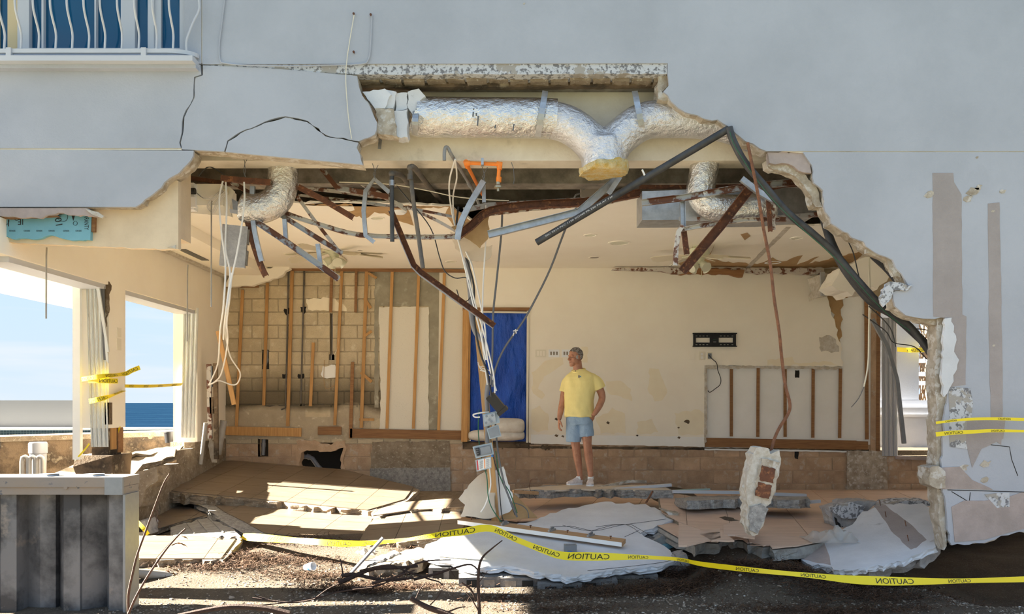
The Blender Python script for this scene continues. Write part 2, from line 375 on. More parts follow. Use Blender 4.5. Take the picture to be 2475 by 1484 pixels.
def tiles(parent, pl, outline, u0, u1, size, m, th=.010, gap=.006, wide=None, off=(0, 0), skip=None, jit=0):
    """tiles laid on plane pl inside the pixel outline, the joints running along the pixel line u0-u1"""
    o = pl.at(*u0); u = (pl.at(*u1) - o).normalized(); v = pl.n.cross(u).normalized()
    pol = [((pl.at(*q) - o).dot(u), (pl.at(*q) - o).dot(v)) for q in outline]
    wv = wide or size; lo = [min(q[i] for q in pol) for i in (0, 1)]; hi = [max(q[i] for q in pol) for i in (0, 1)]; k = 0; r = random.Random(len(outline))
    for i in range(math.floor((lo[0] - off[0]) / size), math.ceil((hi[0] - off[0]) / size) + 1):
        for j in range(math.floor((lo[1] - off[1]) / wv), math.ceil((hi[1] - off[1]) / wv) + 1):
            x0 = i * size + off[0]; y0 = j * wv + off[1]
            c = clip_rect(pol, x0 + gap / 2, y0 + gap / 2, x0 + size - gap / 2, y0 + wv - gap / 2)
            if len(c) < 3 or area(c) < .0025: continue
            h = r.uniform(0, jit)
            base = [o + u * q[0] + v * q[1] + pl.n * (.001 + h) for q in c]
            MB().prism([q + pl.n * th for q in base], pl.n * -th).build('tile', m, parent); k += 1
    return k
def slab(name, pl, outline, th, m, label, cat, top='thinset', amp=3, step=12, seed=3, parent=None, jit=.02, rows=3):
    out2 = ragall(outline, amp, step, seed)
    t = thing(name, label, cat) if parent is None else parent
    MB().prism([pl.at(*q) for q in out2], pl.n * -th, rows, jit, seed).build('slab_core', m, t)
    return t, out2
CMU = {}
def text_mesh(body, size=1.0):
    cu = bpy.data.curves.new('lettering', 'FONT'); cu.body = body; cu.size = size; cu.align_x = 'CENTER'; cu.resolution_u = 3
    o = bpy.data.objects.new('lettering', cu); COL.objects.link(o); bpy.context.view_layer.update()
    me = bpy.data.meshes.new_from_object(o.evaluated_get(bpy.context.evaluated_depsgraph_get())); bpy.data.objects.remove(o); bpy.data.curves.remove(cu)
    vs = [v.co.copy() for v in me.vertices]; fs = [list(p.vertices) for p in me.polygons]; bpy.data.meshes.remove(me); return vs, fs
CAUT = text_mesh('CAUTION', 1.0)
CW = max(v.x for v in CAUT[0]) - min(v.x for v in CAUT[0])
def remesh(mb, name, m, parent, vox=.01, smooth=2, **kw):
    me = mb.mesh(name); o = bpy.data.objects.new(name, me); COL.objects.link(o)
    q = o.modifiers.new('r', 'REMESH'); q.mode = 'VOXEL'; q.voxel_size = vox
    if smooth: s_ = o.modifiers.new('s', 'SMOOTH'); s_.iterations = smooth; s_.factor = .5
    bpy.context.view_layer.update(); m2 = bpy.data.meshes.new_from_object(o.evaluated_get(bpy.context.evaluated_depsgraph_get()))
    bpy.data.objects.remove(o); bpy.data.meshes.remove(me); m2.name = name
    for p in m2.polygons: p.use_smooth = True
    return link(name, m2, m, parent, **kw)
# ================================================================ ground, sea, far outside
def gz(x, d):
    h = -1.66 + .05 * mnoise.noise(V((x * .6, d * .6, 0))) + .025 * mnoise.noise(V((x * 2.1, d * 2.1, 3)))
    if d > 7.6: h += min(.16, (d - 7.6) * .10)
    if x > 3.6 and d > 6.7: h -= min(.22, (x - 3.6) * .25) * min(1, (d - 6.7) / .4)
    kx = min(1, max(0, (x - 1.6) / .35)) * min(1, max(0, (3.0 - x) / .45)); kd = min(1, max(0, (d - 6.75) / .6)); h += .20 * kx * kd * kd * (3 - 2 * kd)
    if x < -4.2: h += .05 * min(1, (-4.2 - x))
    return ZC + h
mb = MB(); nx, ny = 150, 130
for j in range(ny + 1):
    d = 3.0 + 14.0 * (j / ny) ** 1.3
    for i in range(nx + 1):
        x = -16 + 30 * i / nx; mb.v.append(V((x, d, gz(x, d))))
mb.f = [[j * (nx + 1) + i, j * (nx + 1) + i + 1, (j + 1) * (nx + 1) + i + 1, (j + 1) * (nx + 1) + i] for j in range(ny) for i in range(nx)]
mb.build('ground', 'sand', smooth=True, kind='structure')
MB().box((-60, -60, -1), (60, 3.2, -.10)).build('dim_ground', 'dim_ground', kind='structure')  # unseen ground, made dark to cut light bounced onto the front wall
MB().add([(-4000, 24, ZC - 3), (4000, 24, ZC - 3), (4000, 6000, ZC - 3), (-4000, 6000, ZC - 3)], [(0, 1, 2, 3)]).build('sea', 'sea', kind='structure')
# pool terrace beyond the left wall
t = thing('terrace', None, None, kind='structure')
MB().prism([V((-20, 11.0, ZC - .455)), V((-6.8, 11.0, ZC - .455)), V((-4.76, 12.75, ZC - .43)), V((-2, 12.95, ZC - .43)), V((-2, 13.6, ZC - .44)), V((-5.3, 13.5, ZC - .44)), V((-7.2, 11.7, ZC - .46)), V((-20, 11.6, ZC - .46))], (0, 0, -.07)).build('terrace_and_bounce_slab', 'concrete_tan', t)
MB().prism([V((-20, 11.03, ZC - .52)), V((-6.8, 11.03, ZC - .52)), V((-4.76, 12.72, ZC - .50)), V((-4.76, 12.9, ZC - .5)), V((-20, 11.3, ZC - .52))], (0, 0, -1.4), 5, .03, 3).build('terrace_wall', 'foundation', t)
MB().box((-20, 4.5, ZC - .525), (-7.7, 11.0, ZC - .455)).build('terrace_and_bounce_slab', 'coping', t)  # unseen pale slab added to bounce sunlight into the room
MB().box((-22, 18.0, ZC - 3), (-2, 18.7, ZC - .56)).build('pool_coping', 'coping', t)
MB().box((-22, 17.9, ZC - 2), (-2.5, 17.99, ZC - .60)).build('pool_wall', 'pool_mosaic', t)
MB().box((-22, 11.75, ZC - 2), (-7.3, 17.9, ZC - 1.1)).build('pool_floor', 'pool_mosaic', t)
MB().box((-24, 18.8, ZC - .6), (-9.6, 19.0, ZC + .05)).build('privacy_wall', 'privacy', kind='structure')
# porch roof and its edge beam, seen through the left openings
MB().box((-6.6, 6.2, ZC + 1.41), (-6.35, 13.2, ZC + 2.1)).build('porch_beam', 'plaster_wall', kind='structure')
MB().box((-6.6, 6.2, ZC + 2.1), (-4.76, 13.2, ZC + 2.25)).build('porch_roof', 'plaster_wall', kind='structure')
# ================================================================ front wall
FW = thing('wall_front', None, None, kind='structure')
def panel(name, pts, seed, back=True, m='stucco', d=DF, grow=5):
    q = rag(pts, 13, seed)
    sheet(name, q, d, .028, m, FW)
    if back:
        r = random.Random(seed + 50); n = len(q); q2 = []
        cx = sum(p[0] for p in q) / n; a = sum(q[i][0] * q[(i + 1) % n][1] - q[(i + 1) % n][0] * q[i][1] for i in range(n))
        sgn = 1 if a > 0 else -1
        for i in range(n):
            p0, p1 = q[i - 1], q[(i + 1) % n]; dx, dy = p1[0] - p0[0], p1[1] - p0[1]; l = math.hypot(dx, dy) or 1
            g = min(grow, r.uniform(-2.5, 2.5)); q2.append((q[i][0] + dy / l * g * sgn, q[i][1] - dx / l * g * sgn))
        k = 1
        MB().prism([P(x, y, d + .016) for x, y in [(CX + (x - CX) * 1, y) for x, y in q2]], (0, .18, 0), 2, .004, seed).build('wall_core', 'broken_plaster', FW)
R_ = 3.0
panel('upper_panel', [(489, -420), (2950, -420), (2950, 149), (1612, 153), (489, 155)], 1, grow=0)
panel('door_side_panel', [(446, -420), (486, -420), (486, 154), (446, 154)], 2, grow=0)
panel('left_panel', [(-420, 120), (446, 120), (446, 156), (484, 156, 1), (486, 180, 1), (469, 186, 2), (467, 235, 2.5), (449, 266, 2.5), (442, 282, 2), (439, 320, 2.5), (433, 345, 1), (437, 358), (-420, 358)], 3, grow=0)
panel('left_band', [(-420, 361), (468, 364, 1), (466, 377, R_), (432, 418, R_), (410, 430, R_), (380, 460, R_), (350, 482, R_), (327, 500), (-420, 500)], 4)
panel('cracked_panel', [(490, 158), (640, 164), (700, 169), (835, 181), (863, 184, 1), (868, 212, 3), (890, 250, 4), (911, 295, 3), (905, 325, 3), (868, 341, 1), (842, 337, 2.5), (788, 326, 2.5), (744, 292, 1.5), (690, 281, 2), (640, 294, 2), (580, 319, 2), (549, 340, 2), (541, 366), (440, 361), (437, 345, 2), (443, 320, 2), (446, 283, 2), (453, 267, 2), (471, 236, 2), (473, 188, 1), (490, 182)], 5)
panel('cracked_panel', [(545, 367, 1.5), (552, 342, 2), (582, 322, 2), (641, 297, 2), (690, 284, 1.5), (742, 295, 2), (786, 329, 2), (842, 340, 2), (866, 345, 3), (862, 357, 4), (877, 398), (760, 387), (640, 376)], 6)
panel('right_panel', [(1614, 153), (2950, 149), (2950, 365), (1852, 365, R_), (1820, 347, 4), (1790, 331, 4), (1760, 305, 4), (1735, 289, 4), (1700, 286, 4), (1670, 275, 4), (1640, 261, 4), (1622, 244, 4), (1603, 222, 2), (1617, 206, 2)], 7, grow=6)
panel('right_band', [(1941, 368), (2950, 368), (2950, 1283), (2475, 1286, 3), (2420, 1295, 4), (2380, 1312, 3), (2300, 1318, 3), (2290, 1280, 4), (2284, 1200, 4), (2274, 1140, 4), (2279, 1060, 4), (2284, 1000, 4), (2289, 940, 5), (2304, 880, 4), (2309, 830, 4), (2294, 800, 3), (2284, 768, 2), (2232, 770, 3), (2190, 762, 4), (2164, 740, 4), (2158, 707, 4), (2197, 701, 4), (2180, 662, 4), (2158, 628, 4), (2112, 608, 4), (2088, 584, 4), (2040, 560, 4), (2010, 540, 4), (1996, 512, 3), (1990, 460, 4), (1968, 442, 3), (1963, 400, 3)], 8, grow=6)
sheet('pink_render', ragall([(1855, 368), (1938, 368), (1956, 386), (1961, 418), (1930, 412), (1906, 396), (1860, 394)], 3, 12, 3), DF + .02, .05, 'render_pink', FW, 2, .01)
sheet('pink_render', ragall([(1856, 385), (1915, 396), (1940, 415), (1975, 455), (1988, 500), (1972, 500), (1945, 450), (1920, 425), (1856, 402)], 3, 12, 8), DF + .06, .12, 'broken_plaster', FW, 2, .02)
# wall core seen edge-on at the right end of the opening, hanging flakes of stucco
sheet('wall_core', ragall([(2264, 770), (2290, 768), (2288, 1320), (2282, 1330), (2268, 1240), (2262, 1120), (2264, 1000), (2260, 900)], 2.5, 16, 21), DF + .04, .16, 'broken_plaster', FW, 2, .008)
sheet('wall_core', ragall([(2150, 690), (2200, 700), (2290, 772), (2285, 790), (2230, 778), (2160, 745)], 3, 14, 22), DF + .06, .14, 'broken_plaster', FW, 3, .02)
sheet('stucco_flake', ragall([(2125, 718), (2150, 680), (2205, 690), (2196, 700), (2160, 702), (2150, 728), (2135, 742)], 3, 9, 23), DF - .02, .03, 'peeled_paint', FW, 1, .01)
sheet('stucco_flake', ragall([(2090, 588), (2150, 612), (2168, 640), (2178, 672), (2160, 668), (2140, 622), (2094, 612)], 3, 9, 24), DF + .03, .05, 'broken_plaster', FW, 1, .01)
sheet('stucco_flake', ragall([(2284, 770), (2300, 768), (2312, 822), (2306, 850), (2318, 870), (2300, 930), (2282, 960), (2276, 900)], 3, 9, 25), DF - .012, .03, 'stucco_white_skylit', FW, 1, .005)
MB().prism([P(x, y, DF - .03) for x, y in ragall([(2246, 1131), (2268, 1126), (2285, 1140), (2286, 1178), (2268, 1182), (2248, 1172)], 2, 10, 4)], (0, .2, 0), 2, .01).build('broken_block', 'broken_plaster', FW)
# patches and bare render on the right-hand wall
for q, m_, sd in [([(2254, 418), (2304, 418), (2306, 440), (2324, 470), (2326, 760), (2336, 765), (2334, 930), (2298, 935), (2300, 770), (2256, 765)], 'render_patch', 1), ([(2388, 492), (2416, 489), (2420, 700), (2424, 990), (2420, 1075), (2398, 1060), (2392, 900)], 'render_patch', 2),
                  ([(2293, 935), (2345, 938), (2352, 975), (2344, 1030), (2338, 1085), (2296, 1080)], 'peeled_paint', 3), ([(2338, 1010), (2430, 1015), (2425, 1060), (2372, 1085), (2350, 1130), (2335, 1070)], 'render_patch', 4),
                  ([(2275, 1130), (2320, 1128), (2350, 1160), (2395, 1180), (2400, 1184), (2275, 1182)], 'render_pink', 5), ([(2300, 1225), (2330, 1210), (2380, 1210), (2440, 1200), (2470, 1190), (2560, 1195), (2560, 1276), (2475, 1278), (2380, 1304), (2308, 1310)], 'render_pink', 6),
                  ([(2380, 1195), (2440, 1190), (2440, 1225), (2410, 1228)], 'peeled_paint', 7)]:
    sheet('render_patch', ragall(q, .8, 26, 30 + sd), DF - .002 - .0006 * sd, .02, m_, FW)
for x, y, r in [(2245, 470, 12), (2350, 462, 16), (2340, 480, 12), (2365, 452, 10), (2424, 462, 8), (2382, 1120, 14), (2330, 1130, 12), (2362, 380, 4), (2400, 510, 5), (2402, 835, 4), (1267, 8, 3), (2380, 1160, 10)]:
    sheet('chipped_spot', ragall([(x - r, y + r * .3), (x - r * .2, y - r * .6), (x + r, y - r * .5), (x + r * .6, y + r * .5), (x - r * .3, y + r * .7)], r * .35, max(3, r * .5), x), DF - .004, .01, 'broken_plaster', FW)
mb = MB()
for pts in ([(2290, 1184), (2500, 1190)], [(2300, 1188), (2340, 1212), (2350, 1240)], [(2345, 1190), (2342, 1225), (2366, 1232)], [(2395, 1075), (2440, 1080), (2445, 1110), (2460, 1150)]):
    mb.tube([P(x, y, DF - .001) for x, y in pts], .0032, 4)
mb.build('crack', 'hole_shade', FW, kind='stuff')  # near-black tubes drawn for the shade in the cracks
for q in ([(-420, 357), (439, 357), (439, 363), (-420, 363)], [(1850, 363), (2950, 363), (2950, 370), (1945, 370)], [(485, -420), (490, -420), (490, 152), (485, 152)], [(1613, 148), (2950, 144), (2950, 154), (1613, 156)]): sheet('groove_bed', q, DF + .009, .012, 'beam_plaster', FW)
# corner column of the left front, outside the picture
MB().box((-5.25, DF - .10, -.4), (-4.74, DF + .30, ZC + 1.7)).build('corner_column', 'stucco', FW)
# edge of the upper floor slab, block course and beam behind the duct
sheet('slab_edge', rag([(489, 156), (1612, 154), (1612, 178, 1.5), (870, 180, 1.5), (640, 170)], 12, 4), DF + .012, .3, 'peeled_paint', FW)
x = 868
cm = random.Random(5)
while x < 1585:
    w_ = cm.uniform(46, 56)
    sheet('block', ragall([(x, 180), (x + w_ - 3, 180), (x + w_ - 4, 196 + cm.uniform(-3, 3)), (x + 2, 196 + cm.uniform(-3, 3))], 1.2, 9, int(x)), DF + .10 + cm.uniform(0, .03), .14, 'concrete_tan', FW, 1, .008)
    x += w_
sheet('painted_gap', rag([(868, 196, 1), (1590, 196), (1590, 206, 1.5), (868, 212)], 14, 3), DF + .20, .08, 'foundation', FW)  # dark strip painting the shaded gap between block course and beam
sheet('block', ragall([(1590, 180), (1612, 182), (1616, 206), (1600, 222), (1625, 244), (1590, 240)], 2, 9, 4), DF + .06, .2, 'broken_plaster', FW, 2, .01)
for i, q in enumerate([[(876, 222), (930, 214), (945, 228), (930, 262), (906, 262)], [(930, 216), (958, 222), (950, 262), (932, 262)], [(958, 226), (985, 224), (985, 262), (956, 268)], [(905, 262), (952, 264), (960, 330), (912, 322), (914, 290)], [(952, 268), (985, 264), (985, 332), (958, 330)], [(985, 222), (1012, 214), (1028, 232), (1012, 246), (1016, 270), (1000, 282), (986, 260)]]):
    sheet('block', ragall(q, 2.5, 9, 60 + i), DF + .06 + .03 * (i % 3), .15, 'stucco_white_skylit' if i != 3 else 'broken_plaster', FW, 2, .010)
BM = thing('ceiling_beam', None, None, kind='structure')
MB().box((-4.4, 7.60, ZC + 2.222), (6.9, 7.85, ZC + 2.85)).build('concrete_beam', 'beam_plaster', BM)
MB().box((-4.4, 8.38, ZC + 2.22), (6.9, 8.62, ZC + 2.85)).build('concrete_beam', 'dark_concrete', BM)
MB().box((-4.4, 9.6, ZC + 2.3), (6.9, 9.8, ZC + 2.85)).build('concrete_beam', 'dark_concrete', BM)
MB().box((-4.75, DF + .06, ZC + 2.85), (7.2, 13.0, ZC + 3.05)).build('floor_upper', 'dark_concrete', kind='structure')
MB().box((-4.75, DF, ZC + 5.6), (7.2, 13.0, ZC + 5.8)).build('shade_roof', 'shade_roof_grey', kind='structure')  # unseen cover added so the sun does not leak into the building
MB().box((6.9, DF + .2, -.4), (7.2, 13.0, ZC + 5.6)).build('wall_right', 'plaster_wall', kind='structure')
# beam along the left front, under the stucco band
sheet('beam_cover', rag([(-420, 500), (330, 500, 3), (356, 482, 3), (385, 458, 3), (412, 432, 3), (431, 437), (431, 602, 1), (405, 602, 2), (280, 598, 1), (0, 585), (-420, 566)], 14, 9), DF + .12, .06, 'header_tan', FW)
MB().box((-6.2, DF + .18, ZC + 1.46), (-2.95, 7.6, ZC + 2.2)).build('wall_core', 'header_tan', FW)
sheet('pink_render', rag([(-420, 502), (210, 503, 1), (255, 524, 2), (180, 520, 2), (140, 514, 3), (100, 528, 2), (0, 522), (-420, 520)], 9, 5), DF - .01, .03, 'render_pink', FW, 1, .008)
sheet('wood_strip', rag([(-420, 520), (95, 524), (140, 522, 1), (0, 528), (-420, 526)], 9, 5), DF + .03, .08, 'wood_dark', FW)
sheet('stucco_flake', ragall([(206, 504), (236, 512), (252, 522), (246, 527), (222, 518)], 1, 8, 5), DF - .03, .02, 'gypsum', FW)
sheet('wood_strip', [(220, 515), (230, 513), (229, 560), (221, 560)], DF + .09, .04, 'wood_dark', FW)
sheet('sheathing', ragall([(366, 462), (384, 444), (402, 436), (404, 446), (394, 462), (380, 470)], 2, 8, 5), DF + .1, .02, 'foam_green', FW)
sheet('broken_corner', ragall([(404, 598), (424, 592), (424, 601)], 1, 8, 5), DF + .11, .02, 'gypsum', FW)
# ================================================================ ceiling
CP = Plane(V((0, 0, ZC + 2.06)), V((1, 0, ZC + 2.06)), V((0, 1, ZC + 2.06)))
CE = thing('ceiling', None, None, kind='structure')
edge = rag([(268, 520), (430, 520, 2), (560, 515, 3), (640, 498, 3), (720, 491, 3), (870, 490, 3), (960, 493, 2), (1090, 498, 3), (1150, 538, 3), (1188, 520, 2), (1300, 510, 2), (1420, 496, 2), (1548, 472), (1552, 536), (1650, 540, 1), (1980, 545, 2), (2040, 552, 2), (2330, 560)], 14, 4)[:-1]
pts = [CP.at(*q) for q in edge]; pts = [V((-4.41, pts[0].y, pts[0].z))] + pts + [V((6.9, 9.6, ZC + 2.06)), V((6.9, DB, ZC + 2.06)), V((-4.41, DB, ZC + 2.06))]
MB().prism(pts, (0, 0, .02), 1, .006).build('ceiling_board', 'ceiling_paint', CE)
def onceil(name, q, m_, dz=.003, amp=2, step=9, seed=1):
    MB().prism([CP.at(*p) - V((0, 0, dz)) for p in ragall(q, amp, step, seed)], (0, 0, .0025)).build(name, m_, CE)
onceil('torn_paper', [(730, 494), (850, 492), (858, 512), (880, 530), (905, 512), (930, 515), (950, 530), (1000, 545), (985, 505), (1085, 500), (1075, 520), (1095, 545), (1110, 540), (1148, 540), (1120, 520), (1095, 500), (960, 496), (800, 496)], 'kraft_paper', seed=3)
onceil('torn_paper', [(840, 510), (870, 507), (890, 516), (880, 524), (850, 520)], 'kraft_paper', .004)
onceil('torn_paper', [(1690, 625), (1712, 618), (1727, 590), (1715, 622), (1745, 632), (1830, 638), (1868, 622), (1890, 632), (1940, 617), (1925, 640), (1980, 620), (1955, 637), (2090, 604), (2060, 645), (1900, 648), (1700, 645)], 'kraft_paper', seed=5)
onceil('torn_paper', [(1630, 632), (1660, 628), (1690, 640), (1650, 646)], 'kraft_paper', .004, seed=2)
onceil('torn_paper', [(1790, 566), (1806, 562), (1814, 570), (1800, 580)], 'kraft_paper', .004, 1)
onceil('plaster_seam', [(1800, 648), (1900, 548), (1912, 548), (1812, 648)], 'gypsum', .004, 1)
# strip of brown paper and broken board hanging at the sagging edge
sheet('hanging_board', ragall([(1090, 548), (1150, 530), (1180, 515), (1182, 570), (1160, 600), (1125, 575)], 2, 9, 3), 8.2, .012, 'kraft_paper', CE)
MB().prism([P(x, y, 8.25 + (y - 560) * .003) for x, y in ragall([(1088, 560), (1125, 572), (1162, 600), (1190, 592), (1186, 622), (1172, 632), (1130, 628), (1100, 600)], 2, 9, 3)], (0, .012, 0)).build('hanging_board', 'board_back', CE)
# strips of broken cornice along the back, right
sheet('cornice', rag([(1480, 652), (1600, 655, 2), (1640, 662, 2), (1790, 660, 2), (1985, 662, 2), (1985, 650, 2), (1790, 648, 2), (1600, 646, 2), (1480, 650)], 14, 2), 12.5, .1, 'rusty_white', CE)
sheet('cornice', rag([(1690, 648, 2), (1800, 652, 2), (1795, 670, 2), (1740, 662, 2), (1640, 664, 2)], 10, 2), 12.45, .05, 'wood_dark', CE)
# left dropped soffit
SF = thing('soffit', None, None, kind='structure')
q = rag([(0, 0), (1, 0)], 1)
MB().box((-4.41, 7.7, ZC + 1.93), (-3.72, DB, ZC + 2.059)).build('soffit_board', 'ceiling_paint', SF)
MB().box((-4.405, 9.1, ZC + 1.90), (-4.33, DB, ZC + 1.93)).build('curtain_rail', 'gypsum', SF)
q = P(488, 630, 11.0); MB().box((-4.2, 10.4, ZC + 1.922), (-4.1, 11.2, ZC + 1.93)).build('air_slot', 'shutter_dark', SF)
sheet('torn_edge', ragall([(545, 692), (560, 660), (700, 640), (700, 650), (670, 672), (640, 680), (600, 690)], 3, 9, 4), 12.55, .1, 'ceiling_paint', SF, 1, .02)
MB().box((-3.3, 8.1, ZC + 1.93), (-2.83, 8.5, ZC + 2.14)).build('soffit_end', 'ceiling_paint', SF)
# right: broken soffit corner
MB().prism([P(x, y, 11.3) for x, y in ragall([(2010, 690), (2030, 650), (2120, 610), (2160, 660), (2120, 700), (2080, 690), (2060, 715)], 4, 12, 5)], (0, .5, 0), 2, .02).build('soffit_end', 'ceiling_paint', SF)
MB().prism([P(x, y, 12.0) for x, y in ragall([(1990, 660), (2105, 660), (2105, 705), (2040, 700), (1990, 716)], 3, 12, 5)], (0, .6, 0), 2, .02).build('soffit_end', 'gypsum', SF)
sheet('soffit_channel', [(1984, 657), (1994, 657), (1996, 708), (2040, 705), (2040, 712), (1986, 714)], 11.95, .05, 'galvanised', SF)
# ================================================================ left wall
WL = thing('wall_left', None, None, kind='structure')
def colm(d0, d1, zb, seed):
    pts = [V((-4.75, d0, zb)), V((-4.41, d0, zb)), V((-4.41, d1, zb)), V((-4.75, d1, zb))]
    MB().prism([P(CX + p.x * F / p.y, HY, p.y) - V((0, 0, 0)) + V((0, 0, zb - ZC)) for p in pts], (0, 0, ZC + 1.29 - zb)).build('column', 'plaster_wall', WL)
colm(9.05, 9.44, ZC - .28, 1); colm(11.6, 12.76, ZC - .55, 2)
MB().box((-4.75, 7.3, ZC + 1.29), (-4.41, 12.76, ZC + 5.6)).build('header', 'plaster_wall', WL)
MB().box((-4.75, 5.9, ZC + 1.29), (-4.41, 7.3, ZC + 1.6)).build('header', 'plaster_wall', WL)
for a, b in ((7.3, 9.05), (9.44, 11.6)): MB().box((-4.70, a, ZC + 1.24), (-4.44, b, ZC + 1.29)).build('head_track', 'white_metal', WL)
MB().box((-4.78, 9.0, ZC - .62), (-4.70, 9.06, ZC + 1.29)).build('jamb_board', 'drywall_white', WL)
MB().box((-4.80, 9.44, ZC - .45), (-4.74, 9.70, ZC + 1.29)).build('jamb_board', 'drywall_white', WL)
# eaten-away foot of the first column: bare wood, rust and dirt
MB().box((-4.62, 9.10, ZC - .58), (-4.44, 9.40, ZC - .26)).build('column_core', 'foundation', WL)
for a, b, c_ in ((-.52, .02, 'wood'), (-.56, -.08, 'wood_dark')): MB().box((-4.47, 9.14 if c_ == 'wood' else 9.30, ZC + a), (-4.425, 9.26 if c_ == 'wood' else 9.42, ZC + b)).build('column_stud', c_, WL)
MB().box((-4.455, 9.05, ZC + .0), (-4.405, 9.12, ZC - .24)).build('column_edge', 'foundation', WL)
MB().prism([V((-4.8, 9.1, ZC - .58)), V((-4.38, 9.05, ZC - .58)), V((-4.36, 9.5, ZC - .58)), V((-4.8, 9.5, ZC - .58))], (0, 0, -.65), 4, .03, 4).build('column_footing', 'foundation', WL)
sheet('torn_plaster', ragall([(194, 668), (262, 680), (268, 690), (262, 730), (258, 790), (252, 740), (246, 690)], 3, 9, 2), 9.04, .02, 'foundation', WL)
# foundation under the left wall, broken away towards the front
for (x0, x1, d0, d1, zt) in ((-4.75, -4.41, 11.5, 12.76, -.55), (-4.75, -4.41, 10.9, 11.5, -.63), (-4.75, -4.38, 10.3, 10.9, -.80), (-4.75, -4.38, 9.6, 10.3, -.95)):
    n_ = 4; pts = ragall([(0, 0), (1, 0), (1, 1), (0, 1)], .05, .34, int(d0 * 10))
    MB().prism([V((x0 + (x1 - x0) * a, d0 + (d1 - d0) * b, ZC + zt)) for a, b in pts], (0, 0, -1.3 - zt - .4), 4, .02, int(d0 * 7)).build('foundation_block', 'concrete_tan', WL)
# ================================================================ back wall
WB = thing('wall_back', None, None, kind='structure')
def pxr(x0, y0, x1, y1, d=DB): return ((x0 - CX) / F * d, ZC + (HY - y1) / F * d, (x1 - CX) / F * d, ZC + (HY - y0) / F * d)
HOLES = [pxr(722, 1070, 831, 1145), pxr(630, 980, 692, 1018), pxr(623, 1056, 648, 1104), pxr(633, 846, 650, 892), pxr(797, 757, 804, 868), pxr(795, 856, 808, 870), pxr(725, 976, 736, 996)]
DOOR = pxr(1134, 748, 1275, 1072); DOOR2 = pxr(2128, 750, 2345, 1103)
def grid_fill(x0, z0, x1, z1, holes, fn):
    xs = sorted({x0, x1, *[min(max(h[i], x0), x1) for h in holes for i in (0, 2)]}); zs = sorted({z0, z1, *[min(max(h[i], z0), z1) for h in holes for i in (1, 3)]})
    for a, b in zip(xs, xs[1:]):
        run = None
        for c, e in zip(zs, zs[1:]):
            mx_, mz = (a + b) / 2, (c + e) / 2
            inside = any(h[0] < mx_ < h[2] and h[1] < mz < h[3] for h in holes)
            if not inside and b - a > 1e-4 and e - c > 1e-4: run = (run[0], e) if run else (c, e)
            if (inside or e == zs[-1]) and run: fn(a, run[0], b, run[1]); run = None
mb = MB(); grid_fill(-4.75, ZC - 1.6, 6.9, ZC + 5.6, HOLES + [DOOR, DOOR2], lambda a, b, c, e: mb.box((a, DB + .014, b), (c, DB + .2, e)))
mb.build('mortar_face', 'grout_tan', WB)
mb = MB(); grid_fill(-4.45, ZC - 1.6, 6.9, ZC - 1.45 + 4 * .2032, HOLES + [DOOR, DOOR2], lambda a, b, c, e: mb.box((a, DB + .007, b), (c, DB + .1, e)))
mb.build('mortar_face', 'mortar_brown', WB)
mb = MB()
c_ = .02; mb.prism([V((-.5, 0, -.5)), V((.5, 0, -.5)), V((.5, 0, .5)), V((-.5, 0, .5))], (0, 1, 0))
UB = MB(); q = .012
UB.add([(-.5 + q, 0, -.5 + 2 * q), (.5 - q, 0, -.5 + 2 * q), (.5 - q, 0, .5 - 2 * q), (-.5 + q, 0, .5 - 2 * q), (-.5, .12, -.5), (.5, .12, -.5), (.5, .12, .5), (-.5, .12, .5), (-.5, 1, -.5), (.5, 1, -.5), (.5, 1, .5), (-.5, 1, .5)],
       [(0, 1, 2, 3)] + [(i, i + 4, (i + 1) % 4 + 4, (i + 1) % 4) for i in range(4)] + [(i + 4, i + 8, (i + 1) % 4 + 8, (i + 1) % 4 + 4) for i in range(4)])
UB.f = [f[::-1] if i else f for i, f in enumerate(UB.f)]
BR = {k: UB.mesh('brick') for k in ('block_tan', 'block_brown')}
for k in BR: BR[k].materials.append(M[k])
CW_, CH_ = .406, .2032; Z0 = ZC - 1.45; rb = random.Random(11); nb = 0
for row in range(18):
    zb = Z0 + row * CH_; low = row < 4
    xa, xb = (-4.41, 6.7) if low else (-4.41, -.72)
    if zb + CH_ > ZC + 2.08: continue
    x = xa - (CW_ / 2 if row % 2 else 0)
    while x < xb - .05:
        a, b = max(x, xa), min(x + CW_, xb); rect = (a + .006, zb + .006, b - .006, zb + CH_ - .006); x += CW_
        if a > 1.2 and False: continue
        hs = [h for h in HOLES + [DOOR, DOOR2] if h[0] < rect[2] and h[2] > rect[0] and h[1] < rect[3] and h[3] > rect[1]]
        pieces = []
        grid_fill(*rect, hs, lambda p, q_, r__, s_: pieces.append((p, q_, r__, s_)))
        for p in pieces:
            if p[2] - p[0] < .03 or p[3] - p[1] < .03: continue
            o = bpy.data.objects.new('brick', BR['block_brown' if low else 'block_tan']); COL.objects.link(o); o.parent = WB
            o.location = ((p[0] + p[2]) / 2, DB + rb.uniform(-.004, .004), (p[1] + p[3]) / 2); o.scale = (p[2] - p[0], .12, p[3] - p[1]); nb += 1
# near-black plates painting the shade inside the holes
for h in HOLES: MB().box((h[0] - .1, DB + .45, h[1] - .1), (h[2] + .1, DB + .5, h[3] + .1)).build('cavity_shade', 'hole_shade', WB)
h = HOLES[0]; mb = MB()
for q in ragall([(716, 1066), (760, 1064), (775, 1072), (800, 1075), (812, 1066), (834, 1064), (836, 1090), (830, 1110), (836, 1146), (828, 1146), (822, 1112), (830, 1082), (800, 1092), (740, 1088), (728, 1094), (722, 1120), (728, 1146), (718, 1146)], 2.5, 8, 4): mb.v.append(P(q[0], q[1], DB - .02))
MB().prism(mb.v, (0, .2, 0), 2, .01).build('broken_edge', 'block_brown', WB)
